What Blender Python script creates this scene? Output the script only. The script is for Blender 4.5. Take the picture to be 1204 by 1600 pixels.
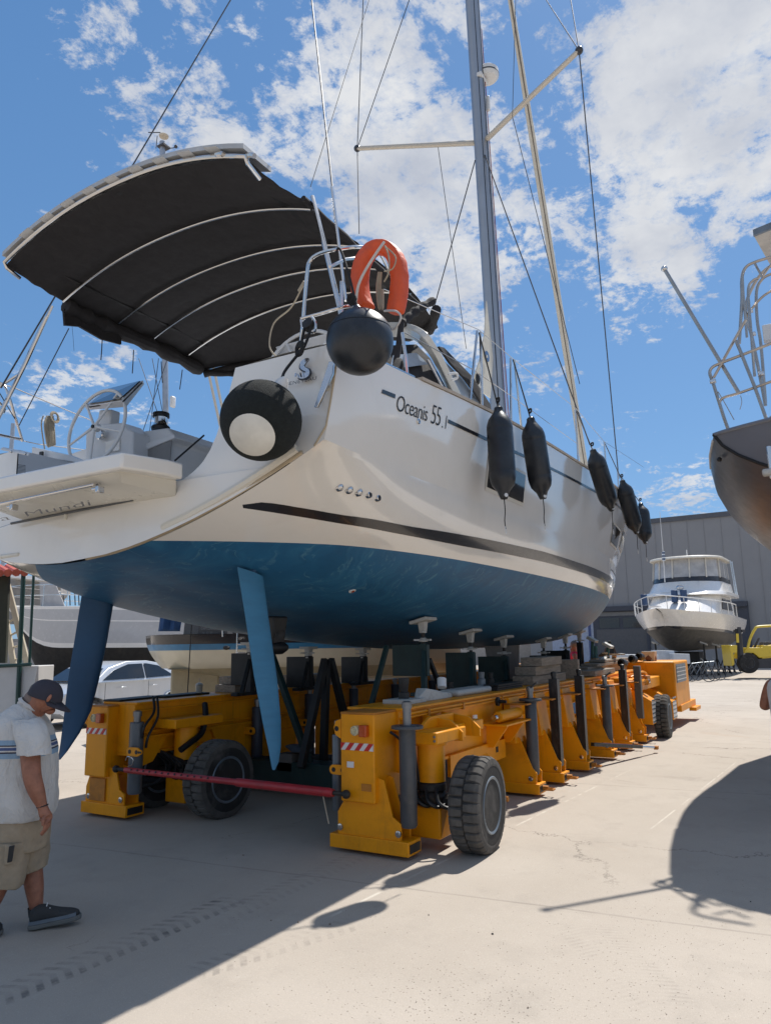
import bpy, bmesh, math, random
from mathutils import Vector, Matrix, noise
random.seed(7)
R_=math.radians
for o in list(bpy.data.objects): bpy.data.objects.remove(o)
SC=bpy.context.scene; COL=SC.collection

# ------------------------------------------------------------ camera
# world axes: +X runs forward along the sailboat's keel, +Y to its port side, +Z up; camera stands at the origin
CH=1.75; F=1157.0; CX,CY=602.0,800.0
def _n(v): return v.normalized()
_va=_n(Vector((1285-CX,-(999-CY),-F))); _vb=_n(Vector((-1430-CX,-(1040-CY),-F)))
_up=_va.cross(_vb).normalized()
if _up.y<0: _up=-_up
_vb=_up.cross(_va)                     # rows: X=_va, Y=_vb, Z=_up expressed in camera axes
CR=Matrix((_va,_vb,_up))               # world = CR @ cam
cam_d=bpy.data.cameras.new('camera'); cam=bpy.data.objects.new('camera',cam_d); COL.objects.link(cam)
cam.matrix_world=Matrix.Translation((0,0,CH))@CR.to_4x4()
cam_d.sensor_fit='VERTICAL'; cam_d.sensor_height=24; cam_d.lens=24*F/1600; cam_d.clip_start=.05; cam_d.clip_end=3000
SC.camera=cam
CAM=Vector((0,0,CH)); FW=CR@Vector((0,0,-1)); RT=CR@Vector((1,0,0)); RH=Vector((RT.x,RT.y,0)).normalized(); FH=Vector((FW.x,FW.y,0)).normalized()
def ray(x,y): return CR@Vector((x-CX,-(y-CY),-F))
def px(x,y,a=None,l=None,z=None,d=None):
    "a measured sight line met with a plane of the place (a: along the yard, l: across it, z: height, d: distance)"
    r=ray(x,y)
    if a is not None: t=a/r.x
    elif l is not None: t=l/r.y
    elif z is not None: t=(z-CH)/r.z
    else: t=d/r.dot(FH)
    return CAM+r*t

# ------------------------------------------------------------ light
SUN=Vector((.64,-.085,1)).normalized()
SUN_EL=math.asin(SUN.z); SUN_ROT=math.atan2(SUN.x,SUN.y)
sd=bpy.data.lights.new('sun','SUN'); sd.energy=5.0; sd.angle=R_(.53); sd.color=(1,.955,.89)
so=bpy.data.objects.new('sun',sd); COL.objects.link(so); so.rotation_euler=(-SUN).to_track_quat('-Z','Y').to_euler()
SC.view_settings.view_transform='Standard'; SC.view_settings.look='None'; SC.view_settings.exposure=0.25; SC.view_settings.gamma=1
wd=bpy.data.worlds.new('World'); SC.world=wd; wd.use_nodes=True
nt=wd.node_tree; nt.nodes.clear()
class NB:
    def __init__(s,nt): s.nt=nt
    def n(s,t,**k):
        o=s.nt.nodes.new(t)
        for a,b in k.items(): setattr(o,a,b)
        return o
    def lk(s,a,b): s.nt.links.new(a,b)
    def val(s,inp,v):
        if hasattr(v,'is_output') or isinstance(v,bpy.types.NodeSocket): s.lk(v,inp)
        else: inp.default_value=v
    def math(s,op,a,b=0.0,c=None,clamp=False):
        o=s.n('ShaderNodeMath',operation=op,use_clamp=clamp); s.val(o.inputs[0],a); s.val(o.inputs[1],b)
        if c is not None: s.val(o.inputs[2],c)
        return o.outputs[0]
    def vm(s,op,a,b=None,out=0):
        o=s.n('ShaderNodeVectorMath',operation=op); s.val(o.inputs[0],a)
        if b is not None: s.val(o.inputs[1],b)
        return o.outputs[out]
    def noise(s,vec,scale,detail=4,rough=.55,out=0,dist=0):
        o=s.n('ShaderNodeTexNoise'); s.val(o.inputs['Vector'],vec); o.inputs['Scale'].default_value=scale; o.inputs['Detail'].default_value=detail; o.inputs['Roughness'].default_value=rough; o.inputs['Distortion'].default_value=dist
        return o.outputs[out]
    def ramp(s,f,p):
        o=s.n('ShaderNodeValToRGB'); s.val(o.inputs[0],f)
        while len(o.color_ramp.elements)>len(p): o.color_ramp.elements.remove(o.color_ramp.elements[-1])
        while len(o.color_ramp.elements)<len(p): o.color_ramp.elements.new(.5)
        for e,(q,c) in zip(o.color_ramp.elements,p):
            e.position=q; e.color=(c,c,c,1) if not isinstance(c,tuple) else (*c[:3],1)
        return o.outputs[0]
    def mix(s,f,a,b,mode='MIX'):
        o=s.n('ShaderNodeMix',data_type='RGBA',blend_type=mode); s.val(o.inputs[0],f)
        for i,v in ((6,a),(7,b)):
            if isinstance(v,tuple): v=(*v[:3],1)
            s.val(o.inputs[i],v)
        return o.outputs[2]
    def sep(s,v):
        o=s.n('ShaderNodeSeparateXYZ'); s.val(o.inputs[0],v); return o.outputs
    def comb(s,x,y,z):
        o=s.n('ShaderNodeCombineXYZ'); s.val(o.inputs[0],x); s.val(o.inputs[1],y); s.val(o.inputs[2],z); return o.outputs[0]
W=NB(nt)
sky=W.n('ShaderNodeTexSky',sky_type='NISHITA',sun_disc=False); sky.sun_elevation=SUN_EL; sky.sun_rotation=SUN_ROT; sky.air_density=1.0; sky.dust_density=.6; sky.ozone_density=1.6; sky.altitude=0
tc=W.n('ShaderNodeTexCoord'); D=tc.outputs['Generated']
xyz=W.sep(D); hz=W.math('ADD',W.math('MAXIMUM',xyz[2],0.0),.22)
P=W.comb(W.math('DIVIDE',xyz[0],hz),W.math('DIVIDE',xyz[1],hz),0.0)
# cloud banks, each a direction in the sky
banks=[(150,45,75,.40),(235,78,40,.30),(290,10,50,.25),(600,60,110,.62),(520,110,70,.45),(700,40,70,.4),(330,215,95,.55),(250,220,70,.45),(300,160,50,.42),(440,200,80,.5),(560,200,120,.62),(640,290,130,.72),(700,400,110,.62),(720,500,80,.5),(800,330,90,.42),(620,140,90,.55),(820,240,60,.42),(1060,70,150,.75),(1130,200,150,.75),(980,190,100,.62),(1180,40,110,.62),(1000,370,95,.68),(930,340,80,.5),(1060,420,60,.55),(1125,360,28,.5),(880,40,45,.3),(770,560,50,.32),(830,610,45,.3),(960,508,25,.3),(120,590,55,.42),(80,625,60,.36),(195,560,30,.36),(1080,772,60,.42),(1000,775,40,.3),(1140,755,40,.3),(940,680,40,.2),(230,640,40,.25)]
mask=None
for (x,y,r,w) in banks:
    v=ray(x,y).normalized(); e=(ray(x+r,y).normalized()-v).length
    k=1.0/(e*e)           # gaussian on the sphere: exp(2k(dot-1))
    dt=W.vm('DOT_PRODUCT',D,tuple(v),out='Value')
    g=W.math('MULTIPLY',W.math('EXPONENT',W.math('MULTIPLY',W.math('SUBTRACT',dt,1.0),k*1.3)),w)
    mask=g if mask is None else W.math('MAXIMUM',mask,g)
n1=W.noise(P,9.5,12,.70,dist=.35); n2=W.noise(P,38,7,.66); n3=W.noise(P,1.6,3,.5)
dens=W.math('ADD',W.math('MULTIPLY',W.math('SUBTRACT',n1,.5),2.1),W.math('MULTIPLY',W.math('SUBTRACT',n2,.5),1.15))
behind=W.math('MULTIPLY',W.math('SUBTRACT',1.0,W.math('MULTIPLY_ADD',W.vm('DOT_PRODUCT',D,tuple(FW),out='Value'),1.6,-.25,clamp=True)),W.math('MULTIPLY',n3,.72))  # unseen clouds outside the view, added to whiten the ambient light
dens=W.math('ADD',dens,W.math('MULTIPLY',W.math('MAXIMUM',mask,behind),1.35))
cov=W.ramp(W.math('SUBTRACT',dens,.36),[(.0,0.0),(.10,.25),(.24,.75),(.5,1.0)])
shade=W.noise(P,3.0,6,.6)
ccol=W.mix(W.ramp(shade,[(.35,0.0),(.62,1.0)]),(5.2,5.5,6.2),(8.0,8.05,8.1))
sk=W.mix(.62,W.mix(1.0,sky.outputs[0],(.85,1.0,1.15),'MULTIPLY'),W.mix(W.ramp(xyz[2],[(.0,0.0),(.75,1.0)]),(1.75,3.9,7.1),(.95,2.6,5.7)))
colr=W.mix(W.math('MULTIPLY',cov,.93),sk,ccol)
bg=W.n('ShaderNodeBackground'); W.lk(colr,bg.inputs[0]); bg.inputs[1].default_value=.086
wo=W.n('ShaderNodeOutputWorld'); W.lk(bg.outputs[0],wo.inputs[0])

# ------------------------------------------------------------ materials
def srgb(r,g,b):
    f=lambda c:(c/255/12.92 if c/255<=.04045 else ((c/255+.055)/1.055)**2.4); return (f(r),f(g),f(b))
MATS={}
def M(name,col,rough=.5,metal=0.0,var=.12,scale=6,bump=0.0,bscale=40,coat=0.0,dirt=0.0,dcol=(.08,.06,.045),dscale=2.5,stretch=None,spec=None,alpha=None,trans=None,rvar=.1,chips=0.0):
    m=bpy.data.materials.new(name); m.use_nodes=True; N=NB(m.node_tree); b=m.node_tree.nodes['Principled BSDF']
    t=N.n('ShaderNodeTexCoord'); g=N.n('ShaderNodeNewGeometry'); v=g.outputs['Position']
    if stretch:
        v=N.vm('MULTIPLY',v,tuple(stretch))
    nz=N.noise(v,scale,5,.6)
    c2=tuple(min(1,c*(1+var)) for c in col); c1=tuple(c*(1-var) for c in col)
    cc=N.mix(N.ramp(nz,[(.3,0.0),(.7,1.0)]),c1,c2)
    if dirt>0:
        dn=N.noise(v,dscale,7,.68,dist=.4)
        cc=N.mix(N.math('MULTIPLY',N.ramp(dn,[(.5,0.0),(.72,1.0)]),dirt),cc,dcol)
    if chips:
        ch=N.math('MULTIPLY',N.ramp(N.noise(v,38,5,.7),[(.66,0.0),(.70,1.0)]),N.ramp(N.noise(v,3.1,4,.6),[(.48,0.0),(.6,1.0)]))
        cc=N.mix(N.math('MULTIPLY',ch,chips),cc,(.09,.035,.012))
        st_=N.noise(N.vm('MULTIPLY',v,(9,9,.7)),2.0,5,.65)
        cc=N.mix(N.math('MULTIPLY',N.ramp(st_,[(.58,0.0),(.75,1.0)]),.4*chips),cc,(.22,.085,.015))
    N.lk(cc,b.inputs['Base Color']); b.inputs['Metallic'].default_value=metal
    rn=N.noise(v,scale*1.7,4,.6)
    N.lk(N.math('ADD',N.math('MULTIPLY',rn,rvar*2),rough-rvar,clamp=True),b.inputs['Roughness'])
    if coat: b.inputs['Coat Weight'].default_value=coat; b.inputs['Coat Roughness'].default_value=.06
    if spec is not None: b.inputs['Specular IOR Level'].default_value=spec
    if alpha is not None: b.inputs['Alpha'].default_value=alpha
    if trans is not None: b.inputs['Transmission Weight'].default_value=trans
    if bump:
        bn=N.n('ShaderNodeBump'); bn.inputs['Strength'].default_value=bump; bn.inputs['Distance'].default_value=.01
        N.lk(N.noise(v,bscale,6,.65),bn.inputs['Height']); N.lk(bn.outputs[0],b.inputs['Normal'])
    MATS[name]=m; return m
gel=M('gelcoat_white',(.81,.775,.715),.12,var=.03,scale=1.2,coat=.6,rvar=.03,dirt=.10,dcol=(.45,.38,.28),dscale=1.6)
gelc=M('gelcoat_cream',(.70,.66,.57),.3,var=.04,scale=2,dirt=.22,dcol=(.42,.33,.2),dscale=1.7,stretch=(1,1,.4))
gelg=M('deck_grey_white',(.62,.63,.64),.35,var=.05,scale=3)
seam=M('sealant_tan',(.45,.36,.24),.6,var=.15)
# worn blue antifouling: streaks run round the sections of the hull
def antifoul():
    m=bpy.data.materials.new('antifouling_blue'); m.use_nodes=True; N=NB(m.node_tree); b=m.node_tree.nodes['Principled BSDF']
    v=N.n('ShaderNodeNewGeometry').outputs['Position']
    w=N.noise(v,.9,3,.5,out=1); w2=N.vm('SUBTRACT',w,(.5,.5,.5)); v2=N.vm('ADD',v,N.vm('MULTIPLY',w2,(1.6,1.6,1.6)))
    s1=N.noise(N.vm('MULTIPLY',v2,(3.2,.55,.6)),2.2,7,.62); s2=N.noise(N.vm('MULTIPLY',v2,(9,.8,.9)),3.2,5,.6)
    s3=N.noise(v2,1.1,7,.7)
    c=N.mix(N.ramp(s3,[(.3,0.0),(.7,1.0)]),(.013,.088,.195),(.022,.15,.305))
    c=N.mix(N.math('MULTIPLY',N.ramp(s1,[(.5,0.0),(.72,1.0)]),.45),c,(.045,.21,.36))
    # thin pale runs
    rr=N.math('ABSOLUTE',N.math('SUBTRACT',N.noise(N.vm('MULTIPLY',v2,(1.5,.8,.9)),2.1,4,.55),.5))
    c=N.mix(N.math('MULTIPLY',N.ramp(rr,[(.0,1.0),(.02,0.0)]),N.math('MULTIPLY',N.ramp(s2,[(.45,0.0),(.62,1.0)]),.5)),c,(.16,.36,.46))
    c=N.mix(N.math('MULTIPLY',N.ramp(s2,[(.55,0.0),(.75,1.0)]),.22),c,(.008,.05,.10))
    N.lk(c,b.inputs['Base Color']); N.lk(N.math('MULTIPLY_ADD',s3,.25,.42),b.inputs['Roughness'])
    bn=N.n('ShaderNodeBump'); bn.inputs['Strength'].default_value=.18; bn.inputs['Distance'].default_value=.008; N.lk(s1,bn.inputs['Height']); N.lk(bn.outputs[0],b.inputs['Normal'])
    return m
anti=antifoul()
rudd=M('rudder_blue_shaded',(.010,.060,.135),.55,var=.15,scale=2,bump=.1)  # darker copy of the rudder blue, the hull's shade put into the colour
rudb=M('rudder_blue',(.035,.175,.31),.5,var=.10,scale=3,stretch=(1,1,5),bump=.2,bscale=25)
stripe=M('stripe_charcoal',(.022,.022,.026),.22,var=.1,coat=.3)
blackf=M('black_canvas',(.019,.017,.018),.85,var=.2,scale=9,bump=.5,bscale=9)
blackr=M('fender_rubber',(.014,.017,.022),.36,var=.35,scale=8,bump=.12,bscale=30,dirt=.18,dcol=(.07,.08,.09),dscale=6)
fleece=M('fender_fleece',(.010,.013,.012),.95,var=.3,scale=30,bump=.8,bscale=220)
steel=M('stainless',(.62,.61,.60),.16,metal=1.0,var=.05,rvar=.06)
dullst=M('dull_steel',(.22,.22,.22),.4,metal=.7,var=.2)
alum=M('mast_aluminium',(.36,.38,.41),.38,metal=.7,var=.06,scale=2)
spar=M('spar_beige',(.55,.49,.40),.45,metal=.1,var=.05)
wire=M('rigging_wire',(.055,.055,.06),.55,metal=.0)
rope=M('rope_black',(.012,.012,.013),.8,bump=.6,bscale=200)
ropeb=M('rope_beige',(.42,.36,.27),.85,bump=.8,bscale=200)
ropew=M('rope_white',(.62,.58,.55),.8,bump=.6,bscale=200)
orange=M('buoy_orange',(.66,.085,.018),.5,var=.12,scale=7,bump=.5,bscale=12,dirt=.15,dcol=(.35,.04,.01),dscale=5)
sail=M('sailcloth',(.62,.57,.47),.7,var=.06,bump=.3,bscale=12)
glassd=M('dark_glass',(.012,.013,.015),.06,var=.1,coat=.6,rvar=.02)
vinyl=M('clear_vinyl',(.32,.38,.46),.08,var=.2,scale=3,bump=.25,bscale=6,coat=.5)
teak=M('teak',(.36,.30,.24),.75,var=.15,scale=10,stretch=(1,10,10))
yel=M('machine_yellow',(.80,.30,.002),.42,var=.07,scale=2.2,coat=.0,spec=.35,chips=1.0,dirt=.34,dcol=(.20,.075,.01),dscale=2.6,bump=.05,bscale=14)
yeld=M('machine_yellow_scuffed',(.47,.17,.012),.55,var=.15,scale=4,dirt=.55,dcol=(.11,.05,.02),dscale=5)
cyl=M('cylinder_grey',(.055,.060,.068),.45,var=.2,scale=6,dirt=.35,dcol=(.15,.13,.11),dscale=7)
cylb=M('cylinder_black',(.010,.010,.011),.4,var=.4,scale=10,dirt=.3,dcol=(.14,.13,.12),dscale=16,stretch=(1,1,.3))
rubber=M('tyre_rubber',(.022,.021,.020),.8,var=.25,scale=6,dirt=.7,dcol=(.12,.11,.10),dscale=3.5,bump=.2,bscale=60)
rimg=M('wheel_grey',(.16,.19,.22),.4,metal=.3,var=.15,dirt=.4,dcol=(.09,.08,.07),dscale=8)
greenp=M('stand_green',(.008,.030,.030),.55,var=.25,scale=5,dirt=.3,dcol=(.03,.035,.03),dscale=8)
padw=M('pad_white',(.48,.47,.44),.65,var=.08,dirt=.5,dcol=(.2,.17,.13),dscale=12)
redp=M('red_paint',(.36,.022,.028),.42,var=.2,scale=7,dirt=.45,dcol=(.13,.06,.05),dscale=5)
redr=M('retro_red',(.55,.02,.015),.4,var=.05); whr=M('retro_white',(.7,.68,.66),.4,var=.05)
wood=M('weathered_wood',(.26,.215,.17),.85,var=.3,scale=4,stretch=(.5,5,9),bump=.5,bscale=20,dirt=.5,dcol=(.09,.07,.055),dscale=5)
dirtym=M('grimy_metal',(.035,.032,.030),.6,metal=.4,var=.4,scale=8,dirt=.4,dcol=(.12,.07,.04),dscale=9)
blackp=M('black_part',(.010,.010,.011),.5,var=.3)
plastw=M('white_plastic',(.66,.66,.65),.4,var=.04)
amber=M('lamp_amber',(.45,.06,.006),.25,coat=.4); lensc=M('lamp_clear',(.62,.55,.35),.25,coat=.3)
# ------------------------------------------------------------ mesh helpers
ORG={}
def tag(o,label=None,cat=None,group=None,kind=None):
    if label: o['label']=label
    if cat: o['category']=cat
    if group: o['group']=group
    if kind: o['kind']=kind
    return o
def empty(name,loc,label=None,cat=None,group=None):
    o=bpy.data.objects.new(name,None); COL.objects.link(o); o.location=loc; o.empty_display_size=.2; ORG[o.name]=Vector(loc); return tag(o,label,cat,group)
class MB:
    def __init__(s): s.v=[]; s.f=[]
    def add(s,vs,fs):
        k=len(s.v); s.v+= [Vector(p) for p in vs]; s.f+=[tuple(i+k for i in f) for f in fs]; return s
    def box(s,c,sz,rot=None,taper=1.0):
        c=Vector(c); vs=[]
        for z in (-.5,.5):
            t=taper if z>0 else 1
            for x,y in ((-.5,-.5),(.5,-.5),(.5,.5),(-.5,.5)):
                p=Vector((x*sz[0]*t,y*sz[1]*t,z*sz[2]))
                if rot is not None: p=rot@p
                vs.append(c+p)
        return s.add(vs,[(0,3,2,1),(4,5,6,7),(0,1,5,4),(1,2,6,5),(2,3,7,6),(3,0,4,7)])
    def bx(s,a0,a1,l0,l1,z0,z1): return s.box(((a0+a1)/2,(l0+l1)/2,(z0+z1)/2),(abs(a1-a0),abs(l1-l0),abs(z1-z0)))
    def tube(s,pts,r,n=8,cap=True,flat=None,closed=False):
        pts=[Vector(p) for p in pts]; m=len(pts); rs=r if isinstance(r,(list,tuple)) else [r]*m
        t0=(pts[1]-pts[0]).normalized(); u=t0.orthogonal().normalized(); rings=[]
        for i,p in enumerate(pts):
            if closed: t=(pts[(i+1)%m]-pts[i-1]).normalized()
            else: t=(pts[min(i+1,m-1)]-pts[max(i-1,0)]).normalized()
            u=(u-t*u.dot(t)); u=u.normalized() if u.length>1e-6 else t.orthogonal().normalized(); w=t.cross(u)
            fl=flat or 1.0
            rings.append([p+u*math.cos(2*math.pi*j/n)*rs[i]+w*math.sin(2*math.pi*j/n)*rs[i]*fl for j in range(n)])
        vs=[q for r_ in rings for q in r_]; fs=[]
        for i in range(m if closed else m-1):
            k=(i+1)%m
            for j in range(n):
                fs.append((i*n+j,i*n+(j+1)%n,k*n+(j+1)%n,k*n+j))
        if cap and not closed: fs+= [tuple(range(n))[::-1],tuple((m-1)*n+j for j in range(n))]
        return s.add(vs,fs)
    def lathe(s,prof,o,ax,n=24,cap=True):
        o=Vector(o); ax=Vector(ax).normalized(); u=ax.orthogonal().normalized(); w=ax.cross(u); m=len(prof); vs=[]
        for r,h in prof:
            for j in range(n):
                a=2*math.pi*j/n; vs.append(o+ax*h+(u*math.cos(a)+w*math.sin(a))*max(r,1e-4))
        fs=[(i*n+j,i*n+(j+1)%n,(i+1)*n+(j+1)%n,(i+1)*n+j) for i in range(m-1) for j in range(n)]
        if cap: fs+=[tuple(range(n))[::-1],tuple((m-1)*n+j for j in range(n))]
        return s.add(vs,fs)
    def prism(s,poly,o,ux,uy,th):
        "poly (u,v) laid on axes ux,uy from o, thickened by vector th"
        o=Vector(o); ux=Vector(ux); uy=Vector(uy); th=Vector(th); n=len(poly)
        a=[o+ux*p[0]+uy*p[1] for p in poly]; b=[q+th for q in a]
        return s.add(a+b,[tuple(range(n))[::-1],tuple(range(n,2*n))]+[(i,(i+1)%n,n+(i+1)%n,n+i) for i in range(n)])
    def poly3(s,pts,th):
        pts=[Vector(p) for p in pts]; th=Vector(th); n=len(pts)
        return s.add(pts+[q+th for q in pts],[tuple(range(n))[::-1],tuple(range(n,2*n))]+[(i,(i+1)%n,n+(i+1)%n,n+i) for i in range(n)])
    def loft(s,rings,cap=True,closed=True):
        n=len(rings[0]); m=len(rings); vs=[q for r_ in rings for q in r_]
        fs=[(i*n+j,i*n+(j+1)%n,(i+1)*n+(j+1)%n,(i+1)*n+j) for i in range(m-1) for j in range(n if closed else n-1)]
        if cap and closed: fs+=[tuple(range(n))[::-1],tuple((m-1)*n+j for j in range(n))]
        return s.add(vs,fs)
    def grid(s,rows): return s.loft(rows,cap=False,closed=False)
    def sphere(s,c,r,sx=1,sy=1,sz=1,n=24,m=14,rot=None):
        c=Vector(c); vs=[]; 
        for i in range(m+1):
            th=math.pi*i/m
            for j in range(n):
                ph=2*math.pi*j/n; p=Vector((math.sin(th)*math.cos(ph)*r*sx,math.sin(th)*math.sin(ph)*r*sy,math.cos(th)*r*sz))
                if rot is not None: p=rot@p
                vs.append(c+p)
        return s.add(vs,[(i*n+j,i*n+(j+1)%n,(i+1)*n+(j+1)%n,(i+1)*n+j) for i in range(m) for j in range(n)])
    def build(s,name,mat,parent=None,smooth=True,bev=0.0,ang=35,sub=0,solid=0.0,local=False,origin=None):
        org=Vector((0,0,0))
        if not local:
            if parent is not None: org=ORG[parent.name]
            elif origin is not None: org=Vector(origin)
            else:
                xs=[p.x for p in s.v]; ys=[p.y for p in s.v]; zs=[p.z for p in s.v]
                org=Vector(((min(xs)+max(xs))/2,(min(ys)+max(ys))/2,min(zs)))
        me=bpy.data.meshes.new(name); me.from_pydata([tuple(p-org) for p in s.v],[],s.f)
        bm=bmesh.new(); bm.from_mesh(me); bmesh.ops.remove_doubles(bm,verts=bm.verts,dist=1e-5); bmesh.ops.recalc_face_normals(bm,faces=bm.faces)
        if smooth:
            for f in bm.faces: f.smooth=True
            for e in bm.edges:
                if len(e.link_faces)==2 and e.calc_face_angle(0)>R_(ang): e.smooth=False
        bm.to_mesh(me); bm.free(); me.materials.append(mat)
        o=bpy.data.objects.new(name,me); COL.objects.link(o)
        if parent is not None: o.parent=parent
        else: o.location=org
        ORG[o.name]=org if not local else Vector((0,0,0))
        if solid: md=o.modifiers.new('thickness','SOLIDIFY'); md.thickness=solid; md.offset=0
        if bev: md=o.modifiers.new('edge','BEVEL'); md.width=bev; md.segments=2; md.limit_method='ANGLE'; md.angle_limit=R_(40)
        if sub: md=o.modifiers.new('sub','SUBSURF'); md.levels=sub; md.render_levels=sub
        return o
FOLD={}
def folds(o,size,strength,lv=2):
    "real creases in cloth: subdivide and displace"
    if size not in FOLD:
        t=bpy.data.textures.new('folds','CLOUDS'); t.noise_scale=size; t.noise_depth=2; FOLD[size]=t
    if not any(m.type=='SUBSURF' for m in o.modifiers):
        s=o.modifiers.new('sub','SUBSURF'); s.levels=lv; s.render_levels=lv
    else:
        for m in o.modifiers:
            if m.type=='SUBSURF': m.levels=m.render_levels=lv
    d=o.modifiers.new('folds','DISPLACE'); d.texture=FOLD[size]; d.strength=strength; d.mid_level=.5; d.texture_coords='LOCAL'
    return o
def interp(tab,x):
    "monotone cubic through (x,y) pairs"
    n=len(tab)
    if x<=tab[0][0]: return tab[0][1]
    if x>=tab[-1][0]: return tab[-1][1]
    for i in range(n-1):
        if tab[i][0]<=x<=tab[i+1][0]: break
    x0,y0=tab[i]; x1,y1=tab[i+1]; h=x1-x0; d=(y1-y0)/h
    def slope(k):
        if k<=0 or k>=n-1:
            k=min(max(k,0),n-2); return (tab[k+1][1]-tab[k][1])/(tab[k+1][0]-tab[k][0])
        a=(tab[k][1]-tab[k-1][1])/(tab[k][0]-tab[k-1][0]); b=(tab[k+1][1]-tab[k][1])/(tab[k+1][0]-tab[k][0])
        return 0 if a*b<=0 else 2*a*b/(a+b)
    m0,m1=slope(i),slope(i+1); t=(x-x0)/h
    return y0*(2*t**3-3*t**2+1)+h*m0*(t**3-2*t*t+t)+y1*(-2*t**3+3*t*t)+h*m1*(t**3-t*t)
def smoothpts(pts,k=6):
    "catmull-rom through 3D points"
    P_=[Vector(p) for p in pts]; out=[]
    for i in range(len(P_)-1):
        a=P_[max(i-1,0)]; b=P_[i]; c=P_[i+1]; d=P_[min(i+2,len(P_)-1)]
        for j in range(k):
            t=j/k; out.append(.5*((2*b)+(c-a)*t+(2*a-5*b+4*c-d)*t*t+(3*b-a-3*c+d)*t**3))
    out.append(P_[-1]); return out
def text_mesh(txt,size,mapf,name,mat,parent,offset=0.0,shear=0.0,space=1.0,align='LEFT',th=.002,fit=None):
    "lettering as thin raised outlines; mapf(u,v)->3D"
    cu=bpy.data.curves.new(name,'FONT'); cu.body=txt; cu.size=size; cu.offset=offset; cu.shear=shear; cu.space_character=space; cu.align_x=align; cu.resolution_u=4
    to=bpy.data.objects.new('tmp',cu); COL.objects.link(to); dg=bpy.context.evaluated_depsgraph_get(); me=bpy.data.meshes.new_from_object(to.evaluated_get(dg))
    mx=max(v.co.x for v in me.vertices); k_=fit/mx if fit else 1.0
    vs=[mapf(v.co.x*k_,v.co.y) for v in me.vertices]; fs=[tuple(p.vertices) for p in me.polygons]
    bpy.data.objects.remove(to); bpy.data.meshes.remove(me)
    b=MB(); b.add(vs,fs); return b.build(name,mat,parent,smooth=False)
def copy_tree(o,parent=None,keep=True):
    c=o.copy(); COL.objects.link(c)
    if parent is not None: c.parent=parent
    ORG[c.name]=ORG.get(o.name,Vector((0,0,0)))
    for ch in [x for x in bpy.data.objects if x.parent==o]: copy_tree(ch,c)
    return c
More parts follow.
